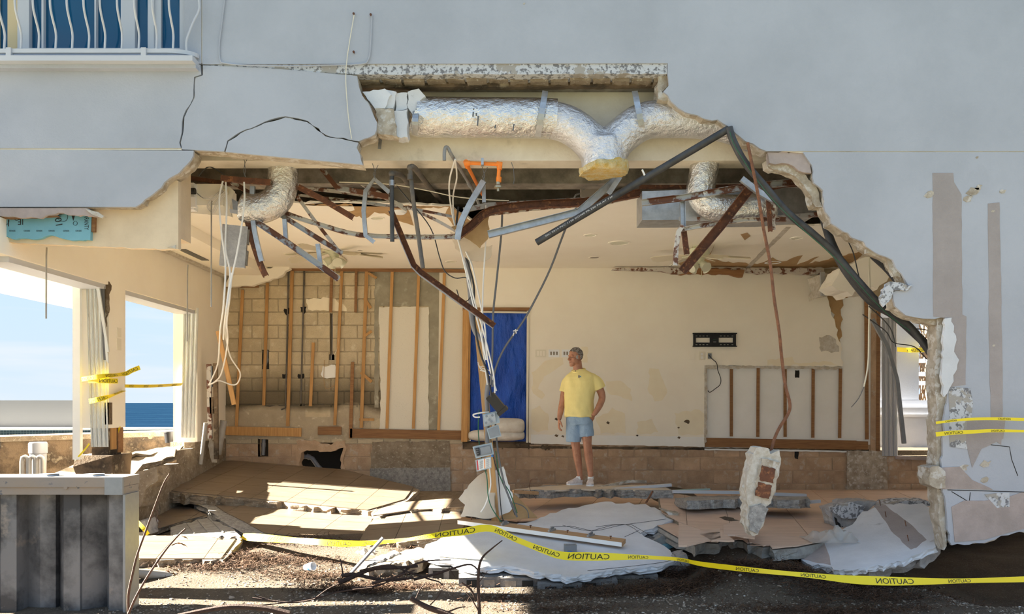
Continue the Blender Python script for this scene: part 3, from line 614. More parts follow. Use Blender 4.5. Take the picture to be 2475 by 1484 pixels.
# plaster coats and boards on the back wall
def bw(name, q, off, m_, amp=2, step=12, seed=1, t=.012, **kw): return sheet(name, ragall(q, amp, step, seed) if amp else q, DB - off, t, m_, WB, **kw)
bw('plaster_coat', [(905, 655), (1062, 652), (1062, 1042), (1036, 1042), (1036, 740), (916, 740), (915, 985), (905, 985)], .004, 'grey_render', 1.5)
bw('plaster_coat', [(916, 742), (1036, 742), (1036, 1042), (916, 1042), (920, 990)], .010, 'sprayed_white', 1.5)
bw('plaster_coat', [(1062, 650), (1128, 650), (1126, 1045), (1058, 1045)], .014, 'sprayed_white', 0)
bw('plaster_coat', [(740, 722), (800, 720), (830, 735), (838, 752), (800, 750), (745, 748)], .003, 'torn_paper', 3, 8)
bw('plaster_coat', [(780, 885), (810, 882), (816, 908), (790, 915), (775, 905)], .003, 'drywall_white', 3, 8)
bw('plaster_coat', [(545, 980), (910, 984), (935, 1010), (930, 1062), (545, 1062)], .003, 'grout_tan', 2)
bw('concrete_patch', [(900, 1068), (1086, 1066), (1088, 1134), (895, 1136)], .012, 'concrete_tan', 1.5)
bw('concrete_patch', [(894, 1132), (1088, 1130), (1088, 1200), (894, 1195)], .03, 'concrete', 1.2)
bw('concrete_patch', [(2047, 1088), (2145, 1092), (2145, 1190), (2047, 1190)], .03, 'broken_plaster', 2)
bw('wall_board', [(1128, 640), (1278, 640), (1278, 748), (1128, 748)], .05, 'plaster_wall', 0, t=.045)
bw('wall_board', rag([(1278, 640), (1992, 645), (1992, 708, 4), (2005, 740, 4), (2020, 790, 4), (2032, 830, 4), (2036, 885, 2), (1703, 884, 2), (1703, 1080), (1278, 1070)], 10, 4), .05, 'plaster_wall', 0, t=.045)
bw('wall_board', [(1700, 700), (2106, 700), (2106, 1088), (1700, 1082)], .002, 'drywall_white', 0)
bw('board_edge', rag([(1703, 883, 1), (2034, 886, 2), (2034, 892, 2), (1708, 890, 2), (1708, 1068), (1702, 1072)], 7, 4), .058, 'gypsum', 0)
bw('torn_paper', [(2000, 705), (2058, 702), (2060, 715), (2036, 720), (2034, 800), (2026, 850), (2012, 790), (2018, 760), (1998, 730)], .02, 'kraft_paper', 4, 10, 4)
bw('torn_paper', [(1980, 815), (2005, 810), (2020, 820), (2028, 850), (1985, 850)], .056, 'gypsum', 3, 8)
bw('base_strip', [(1283, 1050), (1703, 1056), (1703, 1080), (1283, 1072)], .052, 'drywall_white', 1)
for i, q in enumerate([[(1318, 872), (1360, 865), (1362, 880), (1340, 895), (1315, 910), (1300, 940), (1318, 955), (1310, 965), (1288, 950), (1285, 900)], [(1285, 990), (1305, 980), (1325, 1000), (1325, 1040), (1300, 1045), (1285, 1035)], [(1465, 922), (1500, 920), (1525, 940), (1528, 970), (1500, 958), (1470, 950)], [(1570, 890), (1592, 892), (1612, 950), (1600, 968), (1582, 970), (1565, 940)],
                           [(1440, 1010), (1470, 998), (1480, 985), (1510, 1000), (1512, 1048), (1452, 1048)], [(1540, 1020), (1575, 1012), (1592, 1045), (1540, 1050)], [(1630, 998), (1690, 990), (1702, 1000), (1702, 1050), (1640, 1050)], [(1855, 870), (1915, 862), (1920, 876), (2000, 874), (2028, 884), (1855, 883)], [(1405, 838), (1420, 838), (1420, 876), (1405, 876)]]):
    bw('torn_paper', q, .0535, 'torn_paper', 3, 9, 70 + i, t=.004)
for x, y, r in [(1660, 1020, 7), (1640, 1034, 3), (1345, 1013, 5), (1470, 1022, 5), (1540, 1053, 3), (1641, 1058, 4), (1345, 1053, 5), (1315, 1082, 10), (1360, 1055, 4), (1325, 1085, 5)]:
    bw('chipped_spot', [(x - r, y), (x - r * .2, y - r * .8), (x + r, y - r * .4), (x + r * .4, y + r * .7)], .056, 'foundation', r * .3, 3, x, t=.004)
bw('outlet_hole', [(1922, 895), (1932, 895), (1932, 913), (1922, 913)], .006, 'hole_shade', 1, 5)  # flat near-black patches painted as the shade in the openings
bw('outlet_hole', [(1921, 1090), (1931, 1090), (1929, 1110), (1922, 1108)], .008, 'hole_shade', 1, 5)
# sill line between board and blocks
bw('sill', [(1122, 1070), (1278, 1072), (1278, 1082), (1122, 1080)], .03, 'foundation', 1)
bw('sill', [(1128, 1076), (2100, 1086), (2100, 1092), (1128, 1082)], .004, 'foundation', 1, 10, 3)
bw('sill', [(1703, 1084), (2098, 1090), (2098, 1094), (1703, 1088)], .02, 'drywall_white', .5)
# furring strips, pixel ends: (x top, y top, x bottom, y bottom, px wide)
NS = [0]
def strip(x0, y0, x1, y1, w_, m_='wood', off=.034, t=.02, name='stud', par=None):
    NS[0] += 1; off += (NS[0] % 17) * .0006
    dx, dy = x1 - x0, y1 - y0; l = math.hypot(dx, dy); nx_, ny_ = -dy / l * w_ / 2, dx / l * w_ / 2
    return sheet(name, [(x0 - nx_, y0 - ny_), (x0 + nx_, y0 + ny_), (x1 + nx_, y1 + ny_), (x1 - nx_, y1 - ny_)], DB - off, t, m_, par or WB)
for a in [(586, 700, 571, 1030, 7), (646, 684, 637, 980, 7), (706, 655, 695, 1030, 8), (826, 655, 809, 1028, 7), (886, 655, 873, 1034, 8), (948, 655, 935, 1036, 7), (1012, 660, 999, 1036, 7), (1074, 660, 1060, 1040, 7), (757, 828, 750, 982, 7), (536, 890, 530, 1010, 6),
          (801, 670, 799, 755, 7, 'wood_dark'), (861, 648, 859, 755, 6, 'wood_dark'), (852, 875, 847, 1060, 8, 'wood_dark'), (890, 660, 910, 672, 6), (880, 720, 896, 745, 7), (880, 813, 898, 800, 6), (872, 900, 898, 923, 7), (868, 1014, 904, 1014, 6),
          (1768, 888, 1768, 1055, 7, 'wood_dark'), (1833, 888, 1832, 1056, 7, 'wood_dark'), (1898, 888, 1898, 1056, 7, 'wood_dark'), (1966, 890, 1965, 1058, 7, 'wood_dark'), (2032, 890, 2030, 1059, 7, 'wood_dark'), (1706, 888, 1703, 1060, 4, 'wood_dark'), (2094, 715, 2096, 1062, 8, 'wood_dark')]: strip(*a)
for a in [(690, 650, 1126, 655, 8, 'wood_dark'), (545, 692, 625, 692, 6, 'wood_dark'), (545, 1041, 728, 1045, 21), (768, 1041, 825, 1041, 20, 'wood_dark'), (846, 1047, 1122, 1052, 22, 'wood_dark'), (1704, 1069, 2070, 1076, 22, 'wood_dark'), (2070, 1076, 2098, 1077, 20, 'wood_dark')]: strip(*a, name='wood_plate')
# doorway closed with a blue sheet
D1 = thing('door_1', None, None, kind='structure')
strip(1126, 748, 1122, 1068, 15, 'wood', .08, .06, 'door_jamb', D1); strip(1276, 750, 1274, 1070, 5, 'ivory', .07, .05, 'door_jamb', D1); strip(1118, 747, 1280, 747, 8, 'wood_dark', .08, .06, 'door_head', D1)
strip(1136, 752, 1132, 1064, 4, 'wood', .06, .05, 'door_jamb', D1); strip(1134, 753, 1275, 755, 4, 'ivory', .06, .05, 'door_head', D1)
MB().box((DOOR[0] - .3, DB + .6, ZC - .62), (DOOR[2] + .3, DB + .7, ZC + 1.6)).build('cavity_shade', 'hole_shade', WB)  # near-black sheet standing in for the shade behind the doorway
MB().box((DOOR[0] - .1, DB - .0, ZC - .72), (DOOR[2] + .1, DB + .6, ZC - .60)).build('door_threshold', 'foundation', D1)
mb = MB(); n1, n2 = 26, 40
for j in range(n2 + 1):
    for i in range(n1 + 1):
        x = 1137 + 136 * i / n1; y = 755 + 312 * j / n2; f = 1 - j / n2
        a = .05 * mnoise.noise(V((i * .16 + j * .10, j * .06, 2))) + .028 * mnoise.noise(V((i * .5 - j * .1, j * .12, 5)))
        mb.v.append(P(x, y, DB + .03 + a))
mb.f = [[j * (n1 + 1) + i, (j + 1) * (n1 + 1) + i, (j + 1) * (n1 + 1) + i + 1, j * (n1 + 1) + i + 1] for j in range(n2) for i in range(n1)]
mb.build('tarpaulin', 'tarp', smooth=True, label='bright blue tarpaulin sheet closing the doorway in the back wall', cat='tarp')
# right doorway in the back wall: frame and outside
D2 = thing('door_2', None, None, kind='structure')
strip(2124, 752, 2122, 1100, 9, 'wood_dark', .02, .1, 'door_jamb', D2); strip(2114, 756, 2112, 1090, 16, 'block_brown', .01, .05, 'door_jamb', D2); strip(2130, 750, 2300, 752, 10, 'wood_dark', .02, .1, 'door_head', D2)
strip(2168, 1106, 2270, 1110, 8, 'render_pink', .05, .2, 'door_threshold', D2)
MB().box((3, 13.0, -.5), (12, 22, ZC - .75)).build('ground_outside', 'sand', kind='structure')
EW = thing('outside_column', None, None, kind='structure')
MB().box((6.25, 14.2, ZC - .80), (6.98, 14.6, ZC + 2.2)).build('column_shaft', 'stucco', EW)
MB().box((6.15, 14.1, ZC - .08), (7.10, 14.7, ZC + .04)).build('column_base', 'stucco', EW)
MB().box((5.6, 13.9, ZC - 1.1), (7.35, 14.5, ZC - .08)).build('plinth', 'stucco', EW)
MB().box((5.6, 13.86, ZC - .24), (7.28, 13.9, ZC - .20)).build('plinth_line', 'white_metal', EW)
# floor inside the room, sunk but whole
FP = Plane(V((0, 0, ZC - 1.345)), V((1, 0, ZC - 1.345)), V((0, 1, ZC - 1.345)))
FL = thing('floor', None, None, kind='structure')
fo = rag([(1190, 1200), (1250, 1190), (1640, 1186), (2420, 1184), (2440, 1230), (2265, 1262), (2160, 1275), (1925, 1322, 3), (1880, 1326, 4), (1760, 1302, 5), (1680, 1318, 5), (1640, 1300), (1560, 1255), (1250, 1262), (1150, 1250)], 12, 3)
MB().prism([FP.at(*q) - V((0, 0, .013)) for q in ragall(fo, 0)], (0, 0, -.10), 2, .02).build('floor_slab', 'thinset', FL)
tiles(FL, FP, fo, (1881, 1238), (1940, 1317), .61, 'tile_rose', off=(.1, .12))
FP2 = Plane(V((0, 0, ZC - 1.36)), V((1, 0, ZC - 1.36)), V((0, 1, ZC - 1.36)))
MB().prism([FP2.at(*q) for q in ragall([(870, 1196), (1000, 1180), (1200, 1184), (1200, 1240), (1000, 1225)], 3)], (0, 0, -.1), 2, .02).build('floor_slab', 'concrete_tan', FL)
# ================================================================ balcony, upper left
BT = thing('balcony', None, None, kind='structure')
BD = DF - .12
def z_at(y): return ZC + (HY - y) / F * BD
MB().box((-6.2, BD - .03, z_at(150)), (-2.70, DF, z_at(137))).build('balcony_slab', 'white_metal', BT)
MB().box((-6.2, DF - .075, z_at(159)), (-2.70, DF, z_at(150))).build('balcony_slab', 'stucco', BT)
MB().box((-6.6, DF - .75, ZC + 2.6), (-6.3, DF + .2, ZC + 5.6)).build('sun_block_wall', 'stucco', BT)  # unseen wall added to keep the sun off the balcony
W1 = thing('window_1', None, None, kind='structure')
dG = DF + .10
MB().box((-6.3, DF + .9, ZC + 2.6), (-2.6, DF + 1.0, ZC + 5.5)).build('room_back', 'cream_wall', W1)
for a, b in ((-2, 18), (68, 102), (104, 232), (232, 294), (324, 358), (388, 436)): sheet('pane', [(a, -420), (b, -420), (b, 122), (a, 122)], dG + .01, .012, 'glass_teal', W1)
for a, b, z in ((42, 70, 0), (292, 326, 0), (357, 372, 0), (371, 389, .02), (434, 447, 0), (228, 232, .01), (100, 105, .01)): sheet('mullion', [(a, -420), (b, -420), (b, 124), (a, 124)], dG - .04 + z, .06, 'frame_white', W1)
sheet('window_sill', [(40, 116), (448, 116), (448, 136), (40, 136)], dG - .05, .1, 'frame_white', W1)
sheet('side_wall', [(-420, -420), (-4, -420), (-4, 126), (-420, 126)], dG - .02, .1, 'cream_wall', W1); sheet('side_wall', [(18, -420), (43, -420), (43, 126), (18, 126)], dG - .02, .1, 'cream_wall', W1)
MB().box((-6.2, DF + .05, ZC + 2.96), (-2.82, DF + .9, ZC + 3.04)).build('room_floor', 'cream_wall', W1)
BR_ = thing('balcony_railing', 'white metal balcony railing with wavy pickets outside the blue glass door', 'railing')
PK = [(122, 0), (104, .006), (86, .010), (70, -.005), (50, -.045), (28, -.078), (0, -.082), (-30, -.06), (-70, -.025), (-120, -.005), (-180, 0), (-260, 0)]
for i, x in enumerate([-36, 10, 50, 93, 134, 174, 214, 253, 294, 335, 378, 418]):
    X = (x - CX) / F * BD
    MB().tube([V((X, BD + q, z_at(y))) for y, q in PK], .0095, 8, 4).build('picket', 'white_metal', BR_, smooth=True)
MB().tube([V((-2.72 + q * 1.2, BD + .05 + q * .4, z_at(y))) for y, q in [(122, -.045), (95, -.045), (70, -.025), (45, .0), (20, .03), (0, .035), (-40, .02), (-120, 0), (-260, 0)]], .0095, 8, 4).build('picket', 'white_metal', BR_, smooth=True)
for z in (124, -330):
    rail = [V((-6.2, BD, z_at(z))), V((-2.93, BD, z_at(z)))] + [V((-2.93 + .22 * math.sin(a), BD + .11 * (1 - math.cos(a)), z_at(z))) for a in [k * math.pi / 16 for k in range(1, 9)]]
    MB().sweep(rail, [(-.017, -.014), (.017, -.014), (.017, .014), (-.017, .014)], up=(0, 0, 1)).build('rail', 'white_metal', BR_)
for x in (25, 350): MB().box((P(x - 6, 0, BD).x, BD - .03, z_at(137)), (P(x + 6, 0, BD).x, BD + .01, z_at(118))).build('bracket', 'white_metal', BR_)
MB().box((P(466, 0, DF).x, DF - .05, z_at(142)), (P(476, 0, DF).x, DF, z_at(120))).build('bracket', 'white_metal', BR_)
# thin cables on the upper wall
tag(MB().tube([P(x, y, DF - .012) for x, y in [(548, -40), (536, 60), (530, 110), (532, 145), (545, 153), (600, 158), (720, 160), (780, 158), (870, 155), (890, 145), (896, 110), (899, 36)]], .006, 6, 4).build('wall_cable', 'stucco', smooth=True), 'white cable painted over on the upper wall right of the balcony', 'cable')
tag(MB().tube([P(x, y, DF - .02) for x, y in [(856, 36), (845, 100), (838, 150), (836, 200), (842, 280), (850, 335)]], .004, 6, 4).build('hanging_cable', 'wire_cream', smooth=True), 'thin pale wire hanging from the upper wall over the cracked stucco panel', 'wire')
for i, (x, y, l) in enumerate([(856, 36, 'thin pale hanging wire'), (897, 38, 'thick painted cable'), (856, 128, 'bare rusty stain below the wire top')]):
    tag(MB().lathe(P(x, y, DF), [(0, .03), (.010, .028), (.010, .02), (.005, .02), (.005, -.01)], 8, 'Y').build('wall_hook', 'rust', smooth=True), ['small rusty hook holding the top of the thin hanging wire', 'small rusty hook at the top end of the painted wall cable', 'small rusty hook in the upper wall midway down the thin wire'][i], 'hook')
# ================================================================ foam board, light box at the left
fb = thing('foam_board', 'light blue foam insulation board with black print under the left wall edge', 'board')
sheet('board', rag([(-420, 524), (0, 527), (100, 526), (221, 508), (218, 580, 1), (170, 581, 1), (120, 568, 3), (90, 578, 1), (45, 576, 3), (0, 574), (-420, 570)], 9, 2), DF + .08, .04, 'foam_blue', fb)
def print_on(txt, x, y, h, d, par, m='ink', rot=0, flip=1, wscale=1, up=(0, 0, 1)):
    vs, fs = text_mesh(txt); q = MB(); s = h / F * d / .72; c = P(x, y, d)
    R = math.radians(rot)
    q.add([c + V(((v.x * math.cos(R) * wscale - v.y * math.sin(R)) * s * flip, -.0015, (v.x * math.sin(R) * wscale + v.y * math.cos(R)) * s)) for v in vs], fs)
    return q.build('lettering', m, par)
print_on('IE', 15, 532, 16, DF + .079, fb, rot=180); print_on('IE', 50, 530, 14, DF + .079, fb, rot=180)
print_on('WARRANTY', 204, 530, 11, DF + .079, fb, rot=-90, wscale=.6); print_on('10', 150, 536, 17, DF + .079, fb, rot=100)
mb = MB(); mb.prism([P(x, y, DF + .0785) for x, y in [(172, 518), (182, 518), (177, 534)]], (0, .001, 0))
for cx_, cy_, r in ((12, 534, 10), (40, 528, 5), (182, 540, 5), (152, 524, 12)):
    mb.sweep([P(cx_ + r * math.cos(a), cy_ + r * math.sin(a), DF + .079) for a in [k * math.pi / 8 for k in range(17)]], [(-.003, -.001), (.003, -.001), (.003, .001), (-.003, .001)])
mb.build('emblem', 'ink', fb)
for i, x in enumerate([30, 65, 95, 125, 160, 190]): print_on('SERIES', x, 556, 4, DF + .079, fb, rot=180)
lb = thing('light_box', 'white recessed fixture box with grey cylinder left of the hanging cinder block', 'light fixture')
MB().box(tuple(P(436, 506, 8.02)), tuple(P(478, 448, 8.12))).build('housing', 'white_plastic', lb)
MB().tube([P(436, 462, 8.0), P(468, 462, 8.0)], .030, 12).build('cylinder', 'pvc_grey', lb, smooth=True); MB().tube([P(462, 462, 8.0), P(472, 462, 8.0)], .031, 12).build('cylinder_cap', 'ink', lb, smooth=True)
MB().box(tuple(P(438, 500, 7.99)), tuple(P(476, 478, 8.03))).build('cover', 'white_plastic', lb)
sheet('trim_board', ragall([(431, 440), (556, 452), (566, 462), (556, 500), (560, 524), (500, 518), (432, 512)], 1.5, 10, 3), 8.14, .03, 'ceiling_paint', lb)
ob_ = thing('outlet', 'pale outlet box on the torn soffit right of the fixture box', 'outlet')
sheet('plate', [(500, 453), (516, 455), (516, 463), (500, 461)], 8.12, .015, 'ivory', ob_); sheet('plate', [(526, 456), (552, 458), (552, 470), (526, 468)], 8.12, .015, 'torn_paper', ob_)
mb = MB()
for k in range(3): mb.tube([P(x + 3 * k, y + 2 * k, 8.05) for x, y in [(472, 464), (492, 478), (520, 470), (535, 458), (512, 480), (500, 500), (512, 510), (528, 480), (545, 462)]], .004, 5, 4)
tag(mb.build('wire_coil', 'wire_white', smooth=True), 'tangled white wire coil hanging beside the white fixture box', 'wire')
# ================================================================ accordion shutters
def shutter(name, label, q0, q1, d, n, m='shutter', bent=False, dark=()):
    """q0: (x left, x right) at the top with y, q1 at the bottom; n folded slats"""
    t = thing(name, label, 'shutter'); (xa, xb, ya), (xc, xe, yb) = q0, q1
    for i in range(n):
        a, b = i / n, (i + 1) / n; k = i % 2
        pts = [(xa + (xb - xa) * a, ya), (xa + (xb - xa) * b, ya), (xc + (xe - xc) * b, yb), (xc + (xe - xc) * a, yb)]
        A = [P(x, y, d + (.0 if (j in (0, 3)) == (k == 0) else .028)) for j, (x, y) in enumerate(pts)]
        MB().prism(A, (0, .006, 0)).build('slat', m, t)
        mid = [(pts[0][0] * .5 + pts[1][0] * .5, ya), (pts[2][0] * .5 + pts[3][0] * .5, yb)]
        MB().tube([P(*mid[0], d + .008), P(*mid[1], d + .008)], .004, 5).build('slat_rib', m, t)
    return t
s1 = shutter('accordion_shutter', 'bent grey accordion shutter standing against the damaged column, wrapped in yellow tape', (208, 250, 686), (220, 262, 1080), 9.03, 8)
sheet('loose_slat', [(231, 690), (239, 690), (263, 850), (258, 852)], 8.98, .02, 'shutter', s1); sheet('loose_slat', [(248, 760), (256, 790), (262, 878), (256, 872)], 9.0, .015, 'shutter', s1)
sheet('loose_slat', [(240, 690), (252, 692), (256, 870), (250, 870)], 9.01, .01, 'shutter_dark', s1)
shutter('accordion_shutter', 'folded pale accordion shutter at the far side of the sea-view opening', (444, 480, 744), (437, 470, 1058), 11.55, 7)
shutter('accordion_shutter', 'white accordion shutter folded beside the right rear doorway under the black cables', (2131, 2168, 768), (2132, 2170, 1102), 12.68, 7, 'white_metal')
for i, (x, y0, y1, d, l) in enumerate([(112, 618, 770, 7.6, 'white blind wand hanging in the left opening against the sky'), (453, 660, 825, 9.0, 'white blind wand hanging before the far folded shutter'), (511, 505, 742, 8.05, 'long white blind wand hanging below the white fixture box')]):
    tag(MB().tube([P(x + 1, y0 - 20, d), P(x, y0, d), P(x - .5, y1, d)], .0075, 8).build('blind_wand', 'pvc', smooth=True), l, 'rod')
sw = thing('wall_switch', 'pair of pale switch plates on the column above the tape', 'switch')
for y0, y1 in ((792, 814), (818, 846)): MB().box((-4.412, 9.05 + (282 - 262) / 41 * .39, ZC + (HY - y1) / F * 9.25), (-4.402, 9.05 + (291 - 262) / 41 * .39, ZC + (HY - y0) / F * 9.25)).build('plate', 'ivory', sw)
# ================================================================ ducts
def foil_tube(name, paths, m, parent, vox=.022, n=18, jit=.008):
    mb = MB()
    for p, r, k in paths:
        pts = spline(p, k) if k else [V(q) for q in p]
        mb.tube(pts, r, n)
    return remesh(mb, name, m, parent, vox, 2)
du = thing('duct', 'long silver foil-wrapped duct run ending in a torn Y branch under the exposed slab', 'duct')
D0 = 7.41
MB().tube(PP([(1010, 282), (1012, 283), (1100, 284), (1200, 285), (1300, 286), (1345, 288)], D0), .175, 28).build('duct_straight', 'foil', du, smooth=True)
foil_tube('duct_branch', [(PP([(1320, 288), (1370, 300), (1415, 330), (1445, 368), (1456, 410)], D0), .165, 5), (PP([(1840, 330), (1760, 300), (1690, 290), (1620, 288), (1560, 292), (1515, 318), (1480, 355), (1462, 410)], D0), .165, 5), (PP([(1456, 340), (1460, 415)], D0), .20, 0)], 'foil_print', du, .02)
mb = MB(); mb.tube(PP([(1458, 399), (1459, 405), (1460, 411), (1461, 417), (1461, 421)], D0), 1, 72, taper=[.206, .217, .220, .214, .195])
r = random.Random(4); mb.v = [q + V((0, 0, .022 * mnoise.noise(q * 9))) + (q - P(1460, 411, D0)).normalized() * (.018 * mnoise.noise(q * 22) + .008 * mnoise.noise(q * 60)) for q in mb.v]
mb.build('insulation_rim', 'insulation', du, smooth=True)
for x0, x1, y0, y1 in ((1318, 1300, 220, 330), (1534, 1556, 220, 330), (1005, 1002, 262, 326)):
    pts = [P(x0 + (x1 - x0) * t, y0 + (y1 - y0) * t, D0 - .06 - .135 * math.sin(math.pi * min(1, max(0, t * .8 + .15)))) for t in [k / 8 for k in range(9)]]
    MB().sweep(pts, [(-.0025, -.026), (.0025, -.026), (.0025, .026), (-.0025, .026)], up=(0, 1, 0)).build('strap', 'galvanised', du)
for x, y0, y1 in ((1143, 262, 282), (1151, 262, 280), (1154, 280, 304), (1196, 302, 310), (1240, 300, 316)):
    a = math.asin(max(-1, min(1, (284 - (y0 + y1) / 2) / 47.))); MB().sweep([P(x + 2, y0, D0 - .178 * math.cos(a)), P(x, y1, D0 - .178 * math.cos(a))], [(-.002, -.006), (.002, -.006), (.002, .006), (-.002, .006)], up=(0, 1, 0)).build('slit', 'shutter_dark', du)
d2 = thing('duct', 'short silver flexible duct dropping beside the black diagonal pipe on the right', 'duct')
foil_tube('duct_sleeve', [(PP([(1712, 330), (1706, 380), (1698, 430), (1694, 465), (1712, 492), (1760, 505), (1840, 500), (1870, 496)], 7.75), .135, 6)], 'foil', d2)
MB().prism([P(x, y, 7.9) for x, y in [(1552, 462), (1850, 452), (1972, 456), (1972, 520), (1850, 530), (1552, 532)]], (0, .35, 0)).build('plenum_box', 'galvanised', tag(thing('sheet_metal_duct', 'rectangular galvanised duct box lying on the ceiling edge at right', 'duct')))
d3 = thing('duct', 'short silver flexible duct hanging under the cracked panel at left', 'duct')
foil_tube('duct_sleeve', [(PP([(686, 380), (684, 430), (680, 462), (664, 488), (625, 505), (585, 500)], 7.9), .145, 6)], 'foil', d3)
# ================================================================ fans, downlights, detector
def fan(label, cx, cy, d, blades, rod):
    t = thing('ceiling_fan', label, 'fan'); c = P(cx, cy, d); s = d / F; top = ZC + 2.06
    MB().lathe((c.x, d, top - .07), [(0, .07), (.085, .07), (.07, .03), (.03, 0), (0, 0)], 20).build('canopy', 'fan_ivory', t, smooth=True)
    MB().tube([(c.x, d, top - .06), (c.x, d, c.z + .05)], .014, 10).build('rod', 'fan_ivory', t, smooth=True)
    MB().lathe((c.x, d, c.z), [(0, .09), (.06, .09), (.125, .055), (.135, 0), (.12, -.05), (.07, -.08), (.05, -.15), (0, -.15)], 24).build('motor', 'fan_ivory', t, smooth=True)
    for a, tilt in blades:
        u = V((math.cos(a), math.sin(a), tilt)).normalized(); v_ = V((0, 0, 1)).cross(u).normalized(); n_ = u.cross(v_)
        pts = [V((c.x, d, c.z - .03)) + u * k + v_ * w2 + n_ * (w2 * .35) for k, w2 in ((.16, -.035), (.30, -.06), (.60, -.072), (.66, -.05), (.66, .05), (.60, .072), (.30, .06), (.16, .035))]
        MB().prism(pts, n_ * .008).build('blade', 'fan_blade', t); MB().obox(V((c.x, d, c.z - .035)) + u * .16, (u, v_, n_), (.07, .022, .006)).build('blade_arm', 'fan_ivory', t)
    for k in range(4):
        a = .5 + k * math.pi / 2; u = V((math.cos(a), math.sin(a), 0)); ax = (u * .8 + V((0, 0, -.6))).normalized()
        mb = MB(); b0 = V((c.x, d, c.z - .13)) + u * .04
        mb.tube([b0 + ax * h for h in (0, .03, .06, .10, .125)], .05, 14, taper=[.5, .9, 1.05, 1.1, 1.4]); mb.build('lamp_shade', 'frosted', t, smooth=True)
    MB().tube([(c.x + .02, d - .05, c.z - .15), (c.x + .021, d - .05, c.z - .32)], .003, 5).build('pull_chain', 'fan_ivory', t)
fan('ivory ceiling fan with hanging shades over the exposed block wall', 808, 602, 11.3, [(2.95, -.18), (.2, -.1), (4.2, -.05), (1.6, -.0), (5.4, -.22)], 1)
fan('ivory ceiling fan hanging behind the big rusty beam at right', 1690, 612, 10.9, [(-.12, -.08), (3.95, -.30), (1.1, .05), (2.6, 0), (5.0, -.22)], 1)
for i, (x, y, l) in enumerate([(700, 614, 'round recessed downlight left of the left ceiling fan'), (870, 604, 'small round ceiling vent right of the left fan'), (912, 527, 'round downlight in the torn brown ceiling patch'), (1090, 632, 'round downlight near the back wall above the long bent channel end'), (1427, 568, 'round downlight right of the hanging thin black cord'), (1497, 587, 'large plain round speaker cover in the middle of the ceiling'), (1437, 622, 'round downlight closest to the back wall above the doorway corner'), (1868, 634, 'large ringed downlight beside the hanging rebar'), (1926, 575, 'round downlight right of the ceiling seam')]):
    t = thing('downlight', l, 'light fixture'); c = CP.at(x, y); r = .085 if i not in (1, 5, 7) else (.04, .15, .12)[(1, 5, 7).index(i)]
    MB().lathe(c, [(r, .001), (r, -.008), (r * .8, -.008), (r * .78, .0)], 20).build('trim_ring', 'ceiling_paint' if i != 7 else 'white_plastic', t, smooth=True); MB().lathe(c, [(0, -.002), (r * .8, -.003), (r * .8, .0)], 20).build('lens', 'frosted' if i not in (1, 6) else 'dark_concrete', t)
t = thing('smoke_detector', 'white round smoke detector hanging at the torn ceiling edge between two black pipes', 'detector'); c = P(965, 510, 8.9)
MB().lathe(c, [(0, .02), (.08, .02), (.085, -.005), (.06, -.03), (0, -.032)], 18).build('body', 'white_plastic', t, smooth=True); MB().lathe(c + V((0, 0, .02)), [(0, .025), (.025, .02), (.025, 0)], 10).build('connector', 'orange_pipe', t)
# ================================================================ wall fittings
tv = thing('tv_bracket', 'black slotted television wall bracket on the cream back wall', 'bracket')
dT = DB - .075
def ring(q, hole, d, t, m, par, name):
    grid = []; mb = MB(); r4 = pxr(*q, d); hs = [pxr(*h, d) for h in hole]
    grid_fill(*r4, hs, lambda a, b, c, e: mb.box((a, d, b), (c, d + t, e))); return mb.build(name, m, par)
ring((1676, 807, 1779, 836), [(1682, 816, 1716, 828), (1737, 816, 1772, 828)] + [(x, y, x + 5, y + 2) for y in (811, 832) for x in (1681, 1690, 1698, 1707, 1740, 1749, 1757, 1768)], dT, .02, 'tv_black', tv, 'plate')
for y in (805, 836): MB().box(*[tuple(V(q)) for q in ((P(1675, y + 2, dT - .015)), (P(1780, y, dT + .02)))]).build('rail', 'tv_black', tv)
for i in range(3):
    for yy, cc in ((820.5, 'wire_green'), (826, 'card')): MB().box(tuple(P(1724, yy + 1, dT - .002)), tuple(P(1731, yy, dT))).build('level_mark', cc, tv) if i == 0 else None
def outlet(label, x0, y0, x1, y1, m, slots, dark=False, d=DB - .056):
    t = thing('outlet_plate', label, 'outlet'); sheet('plate', [(x0, y0), (x1, y0), (x1, y1), (x0, y1)], d - .006, .012, m, t)
    for q in slots: sheet('socket', [(q[0], q[1]), (q[2], q[1]), (q[2], q[3]), (q[0], q[3])], d - .009, .006, q[4], t)
outlet('cream blank cover plate left below the black bracket', 1666, 850, 1679, 869, 'plaster_wall', [])
outlet('ivory double outlet below the middle of the black bracket', 1690, 850, 1703, 870, 'ivory', [(1694, 853, 1699, 859, 'drywall_white'), (1694, 861, 1699, 867, 'drywall_white')])
outlet('open outlet box with the black cord below the bracket', 1709, 851, 1722, 869, 'ivory', [(1711, 854, 1720, 867, 'box_inside')])
outlet('cream triple switch plate nearest the blue doorway', 1294, 845, 1320, 863, 'ivory', [(1298 + 7 * i, 848, 1303 + 7 * i, 860, 'plaster_wall') for i in range(3)])
outlet('bright white wall plate with three openings, second from the blue doorway', 1326, 845, 1352, 863, 'white_plastic', [(1330 + 7 * i, 850, 1334 + 7 * i, 858, 'cap_paint') for i in range(3)])
outlet('bright white wall plate partly behind the man\'s head', 1358, 845, 1384, 863, 'white_plastic', [(1362 + 7 * i, 850, 1366 + 7 * i, 858, 'cap_paint') for i in range(3)])
